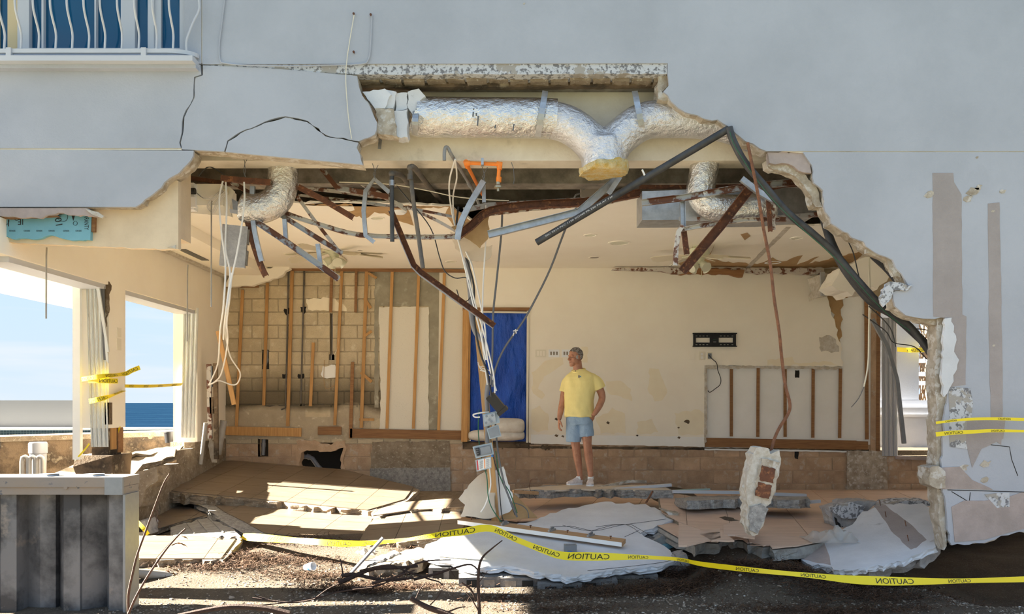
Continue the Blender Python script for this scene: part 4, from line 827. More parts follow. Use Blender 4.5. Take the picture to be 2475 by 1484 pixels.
tag(MB().tube([P(x, y, DB - .075) for x, y in [(1713, 858), (1722, 868), (1732, 878), (1735, 895), (1742, 915), (1740, 930), (1728, 940), (1716, 948), (1711, 944)]], .006, 6, 4).build('power_cord', 'wire_black', smooth=True), 'black cord dangling from the open outlet box on the back wall', 'cord')
# pipes on the exposed block wall
for i, (q, l) in enumerate([([(697, 655), (695, 750), (693, 860), (690, 985), (680, 990)], 'thin copper pipe on the block wall, left of the tall studs'), ([(735, 655), (733, 750), (730, 860), (727, 975)], 'thin copper pipe on the block wall, right of its twin')]):
    tag(MB().tube([P(x, y, DB - .02) for x, y in q], .012, 8).build('copper_pipe', 'pipe_dark', smooth=True), l, 'pipe')
for x, y in ((694, 752), (733, 748), (689, 910), (727, 910)): bw('chipped_spot', [(x - 7, y - 6), (x + 8, y - 7), (x + 6, y + 5), (x, y + 12), (x - 6, y + 5)], .002, 'hole_shade', 2, 4, x, t=.004)
tag(MB().tube([P(x, y, DB - .03) for x, y in [(823, 670), (822, 760), (818, 830), (808, 858)]], .007, 6, 4).build('wall_wire', 'wire_cream', smooth=True), 'cream wire running down the block wall behind the left fan', 'wire')
tag(MB().tube([P(x, y, DB - .02) for x, y in [(784, 870), (783, 920), (790, 940), (815, 925), (812, 910)]], .004, 6, 4).build('wall_wire', 'kraft_paper', smooth=True), 'loose brown wire loop on the block wall under the white smear', 'wire')
def pvc(name, label, q, d, r, m='pvc_grey', cuffs=()):
    t = thing(name, label, 'pipe'); MB().tube(PP(q, d), r, 14).build('pipe', m, t, smooth=True)
    for k in cuffs:
        a, b = V(P(*q[k], d)), V(P(*q[k + 1], d)); u = (b - a).normalized(); MB().tube([a - u * .03, a + u * .03], r * 1.18, 14).build('coupling', m, t, smooth=True)
pvc('drain_pipe', 'grey elbow drain pipe in the upper hole of the block wall', [(690, 1006), (668, 1006), (652, 1007), (642, 1013), (640, 1018)], DB + .04, .032, cuffs=(1,))
pvc('drain_pipe', 'short grey upright drain pipe in the small lower wall hole', [(638, 1058), (637, 1075), (636, 1100)], DB + .06, .03, cuffs=(1,))
pvc('drain_pipe', 'grey drain pipe sloping through the large dark wall hole', [(700, 1102), (725, 1103), (745, 1104), (755, 1108), (772, 1132), (786, 1146)], DB + .22, .036, cuffs=(2, 4))
pvc('valve_body', 'small shower valve pipes in the tall hole behind a stud', [(646, 847), (645, 870), (640, 885)], DB + .05, .025, 'pipe_grey', (1,))
pvc('floor_pipe', 'white pipe leaning upright in the back left corner', [(497, 1022), (485, 1122)], 11.3, .026, 'pvc')
pvc('floor_pipe', 'wide white pipe stub leaning against the block wall corner', [(541, 1016), (526, 1098)], 11.9, .05, 'pvc')
sheet('broken_strip', ragall([(503, 1055), (520, 1075), (524, 1118), (512, 1118), (505, 1085)], 2, 9, 4), 11.9, .03, 'gypsum', None, label='broken plaster strip standing by the wide white pipe stub', cat='debris')
cs = thing('corner_frame', 'broken metal and timber framing at the back left corner under the white wires', 'debris')
for q in ([(505, 880), (508, 1060)], [(521, 878), (523, 1110)], [(512, 960), (514, 1000)]): MB().sweep(PP(q, 11.7), [(-.02, -.03), (.02, -.03), (.02, .03), (-.02, .03)]).build('framing', ['rusty_galv', 'rusty_white', 'foundation'][int(q[0][0]) % 3], cs)
MB().box(tuple(P(499, 935, 11.68)), tuple(P(516, 885, 11.74))).build('frame_box', 'box_inside', cs)
tag(MB().sweep(PP([(527, 800), (545, 880), (566, 978)], 11.2), [(-.012, -.03), (.012, -.03), (.012, .03), (-.012, .03)]).build('loose_lath', 'wood'), 'loose wooden lath hanging diagonally at the left of the block wall', 'lath')
# ================================================================ right exterior: railing, dead palm
rl = thing('porch_railing', 'grey porch railing seen through the right rear doorway', 'railing')
for q in ([(2248, 868), (2248, 1290)], [(2258, 868), (2258, 1290)]): MB().sweep(PP(q, 15.6), [(-.05, -.05), (.05, -.05), (.05, .05), (-.05, .05)]).build('post', 'frame_white', rl)
for y in (872, 904, 926): MB().sweep(PP([(2215, y), (2400, y)], 15.7), [(-.04, -.03), (.04, -.03), (.04, .03), (-.04, .03)], up=(0, 0, 1)).build('rail', 'frame_white', rl)
pm = thing('dead_palm', 'dry palm trunk with hanging brown fronds beyond the right doorway', 'palm'); r = random.Random(8)
MB().tube([(9.6, 18.8, -.2), (9.6, 18.8, 5.5)], .28, 14).build('trunk', 'palm', pm, smooth=True)
mb = MB()
for k in range(420):
    x = r.uniform(8.6, 10.6); y = r.uniform(18.0, 18.7); z = r.uniform(1.4, 5.4); l = r.uniform(.4, 1.1); a = r.uniform(-.25, .25)
    mb.add([(x, y, z), (x + .05, y + .01, z), (x + a + .025, y - .1, z - l)], [(0, 1, 2)]); mb.add([(x, y, z), (x + a * 1.6, y - .03, z - l * .8), (x + a * 1.6 + .03, y - .03, z - l * .8)], [(0, 1, 2)])
mb.build('frond', 'palm', pm, kind='stuff')
# pool equipment and pipes at the left
pf = thing('pool_skimmer', 'pale grey cylindrical pool skimmer standing behind the steel bulkhead', 'skimmer'); c = P(92, 1140, 9.6); c.z = gz(c.x, 9.6); kz = (P(0, 1065, 9.6).z - c.z) / .38
MB().lathe(c, [(0, 0), (.065, 0), (.07, .5 * kz * .37), (.075, .6 * kz * .37), (.085, .6 * kz * .37), (.09, .88 * kz * .37), (.10, .88 * kz * .37), (.10, kz * .37), (0, kz * .37)], 20).build('body', 'pvc_grey', pf, smooth=True); MB().lathe(c + V((0, 0, kz * .37)), [(0, .01), (.09, .01), (.095, -.012), (.1, -.03)], 20).build('lid', 'pvc_grey', pf, smooth=True)
for i, (x, l) in enumerate([(58, 'left bent pool pipe in front of the grey skimmer'), (76, 'middle bent pool pipe in front of the grey skimmer'), (94, 'right bent pool pipe in front of the grey skimmer')]):
    tag(MB().tube(PP([(x - 5, 1345, 9.3), (x - 5, 1115, 9.3), (x - 3, 1106, 9.3), (x + 3, 1103, 9.3), (x + 9, 1107, 9.3), (x + 10, 1115, 9.3), (x + 10, 1345, 9.35)]), .024, 12).build('pool_pipe', 'pvc', smooth=True), l, 'pipe')
bk = thing('bucket', 'black plastic pot lying under the pool terrace edge by the far shutter', 'pot'); c = P(412, 1070, 11.9)
MB().lathe(c, [(0, 0), (.07, 0), (.09, .14), (.095, .14), (.095, .16), (.08, .16), (.065, .02)], 18).build('body', 'plastic_black', bk, smooth=True)
# ================================================================ broken ceiling steel
def chan(w, h, t=.0035, flip=1):
    q = [(-h, -w), (-h, w), (h, w), (h, w - t), (-h + t, w - t), (-h + t, -w + t), (h, -w + t), (h, -w)]
    return [(a * flip, b) for a, b in q][::flip]
def angle(w, h, t=.004): return [(-h, -w), (-h, w), (-h + t, w), (-h + t, -w + t), (h, -w + t), (h, -w)]
def steel(label, pts, d, w, m, prof='c', name='ceiling_track', cat='track', h=None, k=0):
    w = w / F * d / 2; h = h or w * .8
    p = PP(pts, d); p = spline(p, k) if k else p
    f = {'c': chan(w, h), 'o': chan(w, h, .0035, -1), 'l': angle(w, h), 'f': [(-.002, -w), (.002, -w), (.002, w), (-.002, w)], 'b': [(-h, -w), (h, -w), (h, w), (-h, w)]}[prof]
    return tag(MB().sweep(p, f, up=(0, 1, 0)).build(name, m), label, cat)
S = steel
S('rusty angle along the top of the torn soffit above the white fixture box', [(412, 425), (470, 432), (560, 445)], 8.15, 9, 'rust', 'l')
S('thick rusty channel end poking right over the left silver duct', [(535, 431), (600, 437), (655, 441)], 7.75, 13, 'rust', 'c')
S('long sagging white and rust channel from the left duct to the middle dip', [(560, 440), (620, 475), (690, 515), (780, 545), (870, 568), (1000, 573), (1105, 572)], 8.0, 11, 'rusty_white', 'o', k=3)
S('brown channel rising from the middle dip along the ceiling edge', [(1105, 572), (1140, 545), (1185, 510), (1290, 495), (1420, 488), (1550, 466)], 8.05, 18, 'rust', 'o', k=3)
S('white metal edge trim along the ceiling break, right of centre', [(1186, 518), (1290, 505), (1400, 497), (1470, 490), (1552, 472)], 8.2, 7, 'rusty_white', 'l')
S('galvanized strip hanging below the left silver duct', [(611, 450), (610, 500), (616, 560), (633, 632)], 7.85, 11, 'galvanised', 'c', k=3)
S('rusty strip hanging just left of the galvanized hanging strip', [(596, 520), (610, 580), (630, 640), (643, 668)], 7.9, 13, 'rust', 'c', k=3)
S('wide galvanized channel slanting down to the right under the left duct', [(618, 535), (700, 590), (760, 632), (818, 674)], 7.85, 15, 'rusty_galv', 'o')
S('rust-streaked channel slanting down toward the left ceiling fan', [(672, 515), (730, 552), (826, 612)], 8.0, 12, 'rusty_galv', 'o')
S('dark rusty channel slanting right of the left silver duct', [(722, 452), (780, 482), (855, 527)], 7.95, 13, 'rust', 'c')
S('thin pale strip slanting down past the left fan motor', [(718, 475), (762, 535), (826, 616)], 8.1, 8, 'rusty_white', 'c')
S('bent channel coming out from under the cracked panel corner', [(768, 395), (815, 455), (940, 476)], 8.3, 12, 'rusty_galv', 'c')
S('straight white channel lying along the left ceiling edge', [(720, 452), (840, 466), (950, 482)], 8.55, 8, 'rusty_white', 'c')
S('thin white channel parallel below the straight white one', [(722, 472), (860, 486), (960, 490)], 8.6, 6, 'rusty_white', 'c')
S('white channel slanting left of the first hanging black pipe', [(858, 434), (930, 476), (985, 508)], 8.45, 10, 'rusty_white', 'c')
S('folded galvanized strip hanging left of the first hanging black pipe', [(905, 586), (884, 570), (879, 510), (884, 462), (905, 433), (942, 466)], 7.9, 10, 'galvanised', 'c')
S('long kinked brown and silver channel hanging down to the blue doorway', [(945, 508), (975, 580), (1000, 640), (1018, 658), (1090, 710), (1195, 787)], 7.95, 13, 'rust', 'o')
S('silver edge strip lying along the long kinked brown channel', [(941, 510), (970, 584), (996, 645), (1014, 664), (1088, 718), (1192, 792)], 7.97, 5, 'galvanised', 'f')
S('bent galvanized strap standing above the bundle of wires', [(1106, 580), (1112, 545), (1130, 505), (1146, 476), (1169, 438)], 7.9, 14, 'galvanised', 'c', k=3)
S('short galvanized upright beside the bent strap above the wires', [(1169, 442), (1170, 490)], 8.0, 9, 'galvanised', 'c')
S('wide galvanized channel slanting up from the wires to the insulation', [(1180, 567), (1290, 540), (1400, 512), (1490, 432)], 7.8, 17, 'galvanised', 'o')
S('flat galvanized channel along the ceiling edge behind the orange pipe', [(1120, 508), (1180, 496), (1300, 490), (1430, 482)], 8.35, 11, 'rusty_galv', 'c')
S('thin white channel crossing to the middle dip from the left', [(985, 500), (1050, 530), (1108, 562)], 8.25, 7, 'rusty_white', 'c')
S('dark channel under the torn ceiling between the two black pipes', [(880, 490), (1000, 505), (1100, 525)], 8.45, 6, 'rusty_galv', 'c')
for i, q in enumerate([[(688, 530), (692, 592)], [(768, 590), (776, 648)]]): S(['short galvanized hanger under the left duct elbow', 'short galvanized hanger left of the fan motor'][i], q, 7.95, 10, 'galvanised', 'c')
S('long rust and white channel under the short vertical silver duct', [(1552, 490), (1650, 478), (1800, 452), (1945, 438)], 7.6, 15, 'rusty_galv', 'o')
S('rusty channel along the top of the galvanized duct box', [(1545, 452), (1700, 452), (1830, 450)], 8.1, 9, 'rust', 'c')
S('rusty channel at the far right over the galvanized duct box', [(1830, 460), (1900, 446), (1962, 442)], 7.75, 12, 'rust', 'c')
S('galvanized upright in front of the duct box, left end', [(1649, 478), (1651, 552)], 7.65, 12, 'galvanised', 'o')
S('galvanized upright in front of the duct box, middle', [(1757, 470), (1760, 535)], 7.75, 12, 'galvanised', 'o')
S('pale galvanized upright at the right of the silver duct elbow', [(1829, 458), (1832, 530)], 7.75, 14, 'rusty_white', 'c')
S('white hanger bent at the end of the low rusty rail', [(1650, 545), (1640, 560), (1634, 600), (1632, 642)], 7.6, 11, 'rusty_white', 'c')
S('dark rusty hanger beside the white bent hanger', [(1652, 552), (1660, 615)], 7.7, 12, 'rust', 'c')
S('low rust-streaked rail under the galvanized duct box', [(1640, 556), (1700, 545), (1800, 531), (1900, 530)], 7.62, 10, 'rusty_white', 'o')
S('rusty rail along the bottom of the duct box at right', [(1640, 530), (1830, 530), (1980, 518)], 7.85, 10, 'rusty_galv', 'c')
S('big rusty beam slanting down to the right ceiling fan', [(1812, 456), (1740, 548), (1650, 655)], 7.5, 22, 'rust', 'o', 'rusty_beam', 'beam')
S('short galvanized angle crossing the black hoses at right', [(1792, 432), (1830, 462), (1888, 494)], 7.4, 13, 'galvanised', 'l')
S('rusty hanging strip left of the thick black hose', [(1856, 478), (1862, 560)], 7.55, 9, 'rust', 'c')
S('rusty hanging strip closest to the thick black hose', [(1866, 480), (1870, 556)], 7.58, 8, 'rusty_white', 'c')
S('small galvanized stub below the torn insulation mouth', [(1498, 428), (1470, 470)], 7.7, 12, 'galvanised', 'c')
S('grey conduit leaning in front of the right rear doorway', [(2108, 772), (2145, 838), (2168, 920), (2185, 1072)], 10.5, 9, 'pipe_grey', 'b', 'conduit', 'pipe')
S('small metal hanger tab under the cracked panel beside the beam', [(920, 332), (917, 360)], 7.55, 8, 'galvanised', 'f', 'hanger_tab', 'hanger')
# hanging cinder block
cb = thing('cinder_block', 'grey cinder block hanging in white wires under the left duct', 'block'); o = P(566, 596, 7.9)
ax = (V((1, .25, -.06)).normalized(), V((-.25, 1, .1)).normalized(), V((.10, -.05, 1)).normalized())
MB().obox(o, ax, (.115, .075, .195)).build('core', 'cinder', cb)
for sgn in (-1, 1): MB().obox(o + ax[2] * (.1 * sgn) + ax[0] * .12, ax, (.012, .055, .07)).build('cell', 'dark_concrete', cb)
bkt = thing('junction_bracket', 'small galvanized bracket at the broken corner of the soffit', 'bracket'); sheet('plate', [(560, 480), (580, 490), (582, 520), (564, 515)], 7.95, .02, 'galvanised', bkt); sheet('plate', [(555, 505), (588, 510), (588, 518), (556, 514)], 7.9, .03, 'white_metal', bkt)
for i, (q, l) in enumerate([((1405, 447, 1462, 482), 'grey electrical box in the dark gap below the insulation mouth'), ((938, 452, 996, 490), 'grey electrical box in the dark gap behind the hanging black pipes')]):
    t = thing('electrical_box', l, 'box'); MB().box(tuple(P(q[0], q[3], 8.6)), tuple(P(q[2], q[1], 8.75))).build('body', 'cap_paint', t); MB().tube([P(q[0] - 4, q[3] - 14, 8.65), P(q[0] - 14, q[3] - 10, 8.6), P(q[0] - 18, q[3] + 4, 8.6)], .01, 8, 3).build('connector', 'pipe_grey', t, smooth=True)
# ================================================================ pipes and hoses in the ceiling
def tub(name, label, cat, pts, d, r, m, k=0, n=10, par=None): return tag(MB().tube(PP(pts, d), r, n, k).build(name, m, par, smooth=True), label, cat)
bp = thing('black_pipe', 'long straight black pipe slanting across the opening to the torn duct', 'pipe')
A, B = P(1297, 586, 7.62), P(1760, 312, 7.14)
MB().tube([A, B], .032, 16).build('pipe', 'rubber', bp, smooth=True); u = (B - A).normalized(); MB().tube([A + u * .95, A + u * 1.12], .034, 16).build('coupling', 'rubber', bp, smooth=True)
vs, fs = text_mesh('20C 2014 PVC 1120 SCH40 PR 220 PSI AT 73F'); mb = MB(); wdt = max(v.x for v in vs) - min(v.x for v in vs); up_ = V((0, 0, 1)) - u * u.z; up_.normalize(); fr = up_.cross(u)
if fr.y > 0: fr = -fr
mb.add([A + u * (.45 + v.x / wdt * .7) + up_ * ((v.y - .35) * .02) + fr * .0335 for v in vs], fs); mb.build('lettering', 'black_print', bp)
sheet('tie', [(1551, 410), (1554, 409), (1560, 422), (1557, 424)], 7.3, .02, 'wire_white', bp)
tub('black_hose', 'thick black hose running from the torn duct down to the right broken corner', 'hose', [(1762, 308, 7.12), (1772, 340, 7.12), (1800, 392, 7.15), (1850, 452, 7.2), (1905, 515, 7.25), (1965, 565, 7.3), (2020, 615, 7.35), (2075, 680, 7.35), (2130, 738, 7.42), (2200, 790, 7.5), (2258, 868, 7.5)], 7, .032, 'rubber', 5, 14)
tub('black_hose', 'second thick black hose starting under the right end of the duct box', 'hose', [(1988, 512, 7.6), (1998, 552, 7.5), (2015, 600, 7.45), (2050, 662, 7.45), (2105, 728, 7.5), (2160, 762, 7.55), (2215, 810, 7.6), (2256, 850, 7.6)], 7, .038, 'rubber', 5, 14)
tub('black_hose', 'third black hose glimpsed behind the torn wall edge at right', 'hose', [(2070, 570), (2105, 612), (2150, 655), (2200, 720)], 7.75, .036, 'rubber', 4, 14)
for i, (q, dd_, l) in enumerate([([(2040, 566), (2062, 610), (2080, 680), (2110, 730)], 7.5, 'thin dark wire falling beside the thick black hoses'), ([(2085, 760), (2140, 800), (2160, 828), (2210, 838), (2240, 868), (2258, 880)], 7.9, 'thin black wire looping in front of the white outside column'), ([(2170, 752), (2200, 790), (2245, 800), (2252, 830), (2230, 842)], 7.7, 'thin black wire curling under the lower wall ledge'), ([(2100, 740), (2150, 790), (2165, 838)], 7.8, 'thin black wire under the broken soffit corner, right')]):
    tub('loose_wire', l, 'wire', q, dd_, .005, 'wire_black', 5, 6)
tub('green_wire', 'thin green wire running along the thick black hose', 'wire', [(1764, 318, 7.07), (1780, 360, 7.08), (1850, 462, 7.15), (1925, 540, 7.2), (2020, 625, 7.28), (2130, 745, 7.36), (2200, 800, 7.44)], 7, .0032, 'wire_green', 4, 6)
wc = thing('loose_wire', 'white cable hanging with frayed end before the right furring strips', 'wire')
MB().tube(PP([(2100, 585, 7.36), (2101, 640, 7.5), (2102, 700, 7.8), (2100, 800, 7.9), (2098, 880, 7.9), (2088, 935, 7.9)]), .0075, 8, 5).build('cable', 'wire_cream', wc, smooth=True)
MB().tube(PP([(2088, 935), (2076, 962), (2058, 984)], 7.9), .004, 5, 3).build('bare_end', 'wire_grey', wc, smooth=True, label='thin bare grey wire end')
for i, (q, l) in enumerate([([(947, 420, 7.55), (948, 584, 7.6)], 'straight black pipe hanging in the middle, left of two'), ([(991, 405, 7.5), (998, 480, 7.55), (1010, 560, 7.6), (1022, 648, 7.6)], 'straight black pipe hanging in the middle, right of two')]):
    t = thing('hanging_pipe', l, 'pipe'); p = PP(q); MB().tube(p, .020, 14).build('pipe', 'rubber' if i == 0 else 'pipe_dark', t, smooth=True)
    a = p[0]; MB().ball(a, .03, 12).build('elbow', 'pipe_dark', t, smooth=True)
    b = [P(978, 432, 8.0), P(1005, 480, 9.0)] if i == 0 else [P(1030, 442, 8.2), P(1085, 510, 9.3)]
    MB().tube([a, a + V((.03, .08, .02)), b[0], b[1]], .026, 12, 4).build('branch', 'pipe_dark', t, smooth=True)
    MB().tube([a - V((0, 0, .06)), a - V((0, 0, .11))], .026, 12).build('coupling', 'pipe_dark' if i else 'galvanised', t, smooth=True)
cond = thing('hooked_conduit', 'grey conduit with hooked upper end beside the orange pipe', 'pipe')
MB().tube(PP([(1074, 388, 7.45), (1074, 368, 7.45), (1077, 356, 7.45), (1083, 358, 7.47), (1090, 372, 7.5), (1108, 402, 7.75), (1142, 458, 8.35), (1160, 500, 8.7)]), .016, 12, 3).build('tube', 'pipe_grey', cond, smooth=True); MB().tube([P(1131, 440, 8.2), P(1137, 450, 8.27)], .022, 12).build('coupling', 'galvanised', cond, smooth=True)
op = thing('sprinkler_pipe', 'bright orange sprinkler pipe bent over the dark ceiling gap', 'pipe')
for a, b in (((1126, 394, 7.5), (1211, 397, 7.5)), ((1207, 396, 7.5), (1204, 440, 7.5)), ((1126, 394, 7.5), (1145, 430, 8.0)), ((1145, 430, 8.0), (1166, 470, 8.7))): MB().tube([P(*a), P(*b)], .017, 12).build('pipe', 'orange_pipe', op, smooth=True)
for a, b in (((1122, 395, 7.5), (1136, 394, 7.5)), ((1200, 396, 7.5), (1214, 398, 7.5)), ((1208, 393, 7.5), (1207, 410, 7.5)), ((1126, 391, 7.5), (1130, 403, 7.6)), ((1206, 428, 7.5), (1205, 440, 7.5))): MB().tube([P(*a), P(*b)], .024, 12).build('fitting', 'orange_pipe', op, smooth=True)
MB().lathe(P(1204, 462, 7.5), [(0, 0), (.012, 0), (.012, .025), (.036, .03), (.036, .045), (.02, .06), (.02, .09), (0, .09)], 14).build('sprinkler_head', 'brass', op, smooth=True)
MB().sweep([P(1166, 384, 7.47), P(1166, 400, 7.47)], [(-.03, -.012), (.03, -.012), (.03, .012), (-.03, .012)], up=(0, 1, 0)).build('pipe_hanger', 'galvanised', op)
tub('sprinkler_main', 'orange pipe lying far back along the dark ceiling gap', 'pipe', [(1230, 447), (1420, 454)], 9.4, .022, 'orange_pipe')
for i, (x, y0, y1, l) in enumerate([(904, 395, 430, 'twisted thin tie wire above the folded galvanized strip'), (1168, 400, 436, 'twisted thin tie wire above the bent galvanized strap'), (1240, 392, 445, 'thin tie wire below the beam right of the sprinkler'), (590, 375, 425, 'thin tie wire in the dark gap left of the left duct')]):
    mb = MB(); mb.tube(PP([(x - 4, y0), (x + 1, y0 + 15), (x + 3, y1 - 12), (x + 1, y1)], 7.55), .003, 5)
    if i != 2: mb.tube(PP([(x + 10, y0 + 4), (x + 2, y0 + 20), (x - 2, y1 - 10), (x + 4, y1 + 3)], 7.55), .003, 5)
    tag(mb.build('tie_wire', 'wire_grey', smooth=True), l, 'wire')
# ================================================================ rebar with its lump of block
tub('rebar', 'long kinked rusty rebar hanging from the torn wall down to the white block lump', 'rebar', [(1807, 345, 7.1), (1818, 400, 7.1), (1832, 470, 7.12), (1846, 555, 7.15), (1862, 640, 7.15), (1871, 720, 7.15), (1883, 800, 7.15), (1890, 870, 7.2), (1898, 930, 7.2), (1909, 975, 7.2), (1905, 1000, 7.2), (1885, 1032, 7.2), (1872, 1060, 7.2), (1864, 1090, 7.2), (1858, 1130, 7.2)], 7, .0135, 'rebar_rust', 5, 9)
lump = thing('hanging_block', 'broken white plastered block lump hanging on the rusty rebar', 'block')
DL = 7.06
MB().prism([P(x, y, DL) for x, y in ragall([(1828, 1082), (1858, 1084), (1862, 1098), (1884, 1088), (1888, 1108), (1884, 1132), (1876, 1180), (1864, 1216), (1842, 1228), (1848, 1260), (1832, 1292), (1818, 1296), (1804, 1270), (1808, 1222), (1803, 1180), (1812, 1130)], 2.5, 9, 4)], (0, .2, 0), 3, .012).build('body', 'gypsum', lump)
MB().prism([P(x, y, DL - .03) for x, y in ragall([(1842, 1108), (1884, 1118), (1874, 1182), (1860, 1210), (1838, 1200), (1828, 1170)], 1.5, 9, 4)], (0, .05, 0), 2, .01).build('face', 'broken_plaster', lump)
for q in ([(1842, 1124), (1875, 1134), (1868, 1168), (1836, 1160)], [(1834, 1165), (1866, 1174), (1858, 1206), (1828, 1198)]): MB().prism([P(x, y, DL - .035) for x, y in ragall(q, 1.5, 6, int(q[0][0]))], (0, .02, 0), 1, .01).build('rusted_cell', 'rust', lump)
MB().prism([P(x, y, DL - .02) for x, y in ragall([(1812, 1225), (1842, 1218), (1858, 1230), (1846, 1262), (1830, 1290), (1812, 1282)], 2, 7, 6)], (0, .1, 0), 2, .012).build('broken_foot', 'concrete', lump)
# ================================================================ the central bundle: post, wires, boxes
DP = 9.0
tag(MB().sweep(PP([(1152, 755, 8.9), (1172, 960, 8.95), (1198, 1262, 9.0)]), [(-.02, -.042), (.02, -.042), (.02, .042), (-.02, .042)], up=(0, 1, 0)).build('wooden_post', 'wood_post'), 'leaning wooden post in the middle carrying the wires and boxes', 'post')
tub('wire_conduit', 'grey plastic conduit curving down the wooden post', 'pipe', [(1126, 585), (1130, 640), (1137, 720), (1140, 770), (1150, 805), (1172, 830), (1178, 860)], 8.75, .026, 'pvc_grey', 5, 12)
tub('wire_conduit', 'grey conduit piece lower on the post above the junction box', 'pipe', [(1180, 925), (1176, 955), (1178, 1000), (1178, 1070)], 8.75, .024, 'pvc_grey', 4, 12)
WW = [('white', [(1100, 385, 7.5), (1086, 440, 7.8), (1090, 500), (1105, 570), (1122, 640), (1140, 720), (1160, 800), (1175, 870)], 8.2, 'tall white wire loop dropping from the hooked conduit, left strand'),
      ('white', [(1100, 385, 7.5), (1104, 430, 7.8), (1095, 480), (1102, 560), (1130, 660), (1150, 740), (1168, 800), (1192, 900), (1196, 950)], 8.3, 'tall white wire loop dropping from the hooked conduit, right strand'),
      ('white', [(1108, 575), (1140, 640), (1158, 720), (1172, 790), (1176, 850), (1186, 900), (1200, 945)], 8.4, 'white wire running from the middle dip to the black plug'),
      ('white', [(1116, 575), (1135, 620), (1150, 680), (1165, 760), (1165, 820), (1172, 880), (1178, 930)], 8.5, 'white wire hugging the wooden post'),
      ('white', [(1175, 496), (1174, 580), (1168, 680), (1166, 760)], 8.3, 'white wire hanging straight right of the bent strap'),
      ('grey', [(1214, 488), (1212, 560), (1200, 680), (1192, 760), (1190, 860), (1186, 930)], 8.4, 'thick dark grey cable hanging straight in front of the blue tarp'),
      ('grey', [(1400, 490), (1370, 545), (1330, 650), (1288, 735), (1262, 780), (1220, 840), (1198, 890), (1190, 935)], 8.4, 'long dark cable slanting from the ceiling to the post across the tarp'),
      ('black', [(1108, 500), (1104, 560), (1125, 620), (1145, 690), (1146, 770), (1160, 850), (1178, 900), (1188, 960)], 8.45, 'thick black cable winding down behind the white wires'),
      ('black', [(942, 430), (985, 480), (1040, 550), (1062, 620), (1075, 655), (1100, 672), (1128, 672), (1135, 700), (1145, 740)], 8.2, 'thin black wire looping across the block wall to the bundle'),
      ('black', [(1104, 700), (1112, 722), (1128, 728), (1138, 716)], 8.6, 'short black wire curl at the left of the bundle'),
      ('cream', [(820, 440), (940, 445), (1030, 460), (1100, 475), (1170, 482), (1230, 485)], 8.15, 'cream cable strung along the dark ceiling gap'),
      ('white', [(1160, 1008), (1148, 1008), (1144, 1002), (1160, 998), (1182, 996)], 8.7, 'white wire end looping left of the junction box'),
      ('grey', [(1196, 1000), (1200, 1060), (1208, 1120), (1222, 1180), (1240, 1225), (1250, 1250)], 8.8, 'thick grey cable falling right of the breaker box'),
      ('black', [(1186, 1060), (1196, 1120), (1212, 1160), (1228, 1200), (1245, 1245)], 8.85, 'thin black cable crossing below the breaker box'),
      ('black', [(1200, 1110), (1206, 1170), (1212, 1240), (1218, 1262)], 8.85, 'thin black wire straight down beside the post foot'),
      ('grey', [(1240, 1215), (1262, 1222), (1275, 1235), (1278, 1252)], 8.9, 'grey cable loop at the foot of the wire bundle'),
      ('white', [(1183, 1130), (1186, 1170), (1180, 1200), (1172, 1222), (1162, 1238)], 8.8, 'white wire tail hanging in front of the plaster fragment'),
      ('green', [(1158, 990), (1156, 1040), (1162, 1100), (1176, 1150), (1180, 1200), (1190, 1230), (1212, 1262)], 8.75, 'thin green wire hanging left of the boxes'),
      ('green', [(1198, 1090), (1208, 1150), (1232, 1190), (1250, 1240)], 8.8, 'thin green wire in the right hand cables of the bundle')]
for i, (c_, q, d, l) in enumerate(WW):
    r_ = .0105 if 'thick' in l or 'long dark' in l else .008 if c_ == 'white' else .0055
    tub('cable' if 'cable' in l else 'wire', l, 'cable' if 'cable' in l else 'wire', q, d, r_, 'wire_' + c_, 5, 7)
LW = [([(541, 430), (530, 480), (535, 560), (545, 640), (540, 740), (532, 800), (526, 880), (505, 930)], 7.75), ([(545, 432), (548, 500), (545, 600), (556, 660), (548, 740), (545, 800), (556, 860), (580, 900), (575, 925), (560, 930), (530, 920), (512, 928)], 7.78), ([(590, 440), (590, 500), (575, 600), (558, 680), (545, 760), (540, 820)], 7.7), ([(560, 660), (555, 720), (548, 780), (550, 830), (536, 900), (520, 922), (504, 930)], 7.72)]
for i, (q, d) in enumerate(LW): tub('wire', ['white wire hanging left of the cinder block', 'long white wire with a wide loop beside the wooden lath', 'white wire running over the face of the cinder block', 'white wire joining the others below the cinder block'][i], 'wire', [(x, y, d if y < 760 else d + (y - 760) / 160 * 2.4) for x, y in q], d, .0085, 'wire_white', 5, 7)
tub('loose_wire', 'thin black wire in the dark gap left of the left duct', 'wire', [(480, 425), (500, 405), (520, 408), (545, 425)], 7.8, .005, 'wire_black', 4, 6)
mb = MB()
for q in ([(1155, 880), (1165, 890), (1182, 895), (1190, 905)], [(1158, 888), (1170, 885), (1180, 900)], [(1160, 895), (1175, 900), (1188, 912)], [(1155, 875), (1160, 890), (1174, 898)]): mb.tube(PP(q, 8.7), .004, 5, 3)
tag(mb.build('wire_ends', 'wire_white', smooth=True, kind='stuff'), 'frayed white wire ends tied halfway down the wooden post', 'wire')
mb = MB()
for q in ([(1246, 796), (1248, 806)], [(1240, 800), (1252, 798)], [(1242, 804), (1240, 812)]): mb.tube(PP(q, 8.38), .006, 5)
tag(mb.build('tape_knot', 'wire_white'), 'white tape knot on the dark slanting cable', 'tape')
pl = thing('black_connector', 'black plastic connector block hanging on the wire bundle', 'connector'); c = P(1200, 975, 8.6); a1 = V((.62, .1, -.75)).normalized(); a2 = V((.75, -.1, .62)).normalized(); a3 = a1.cross(a2)
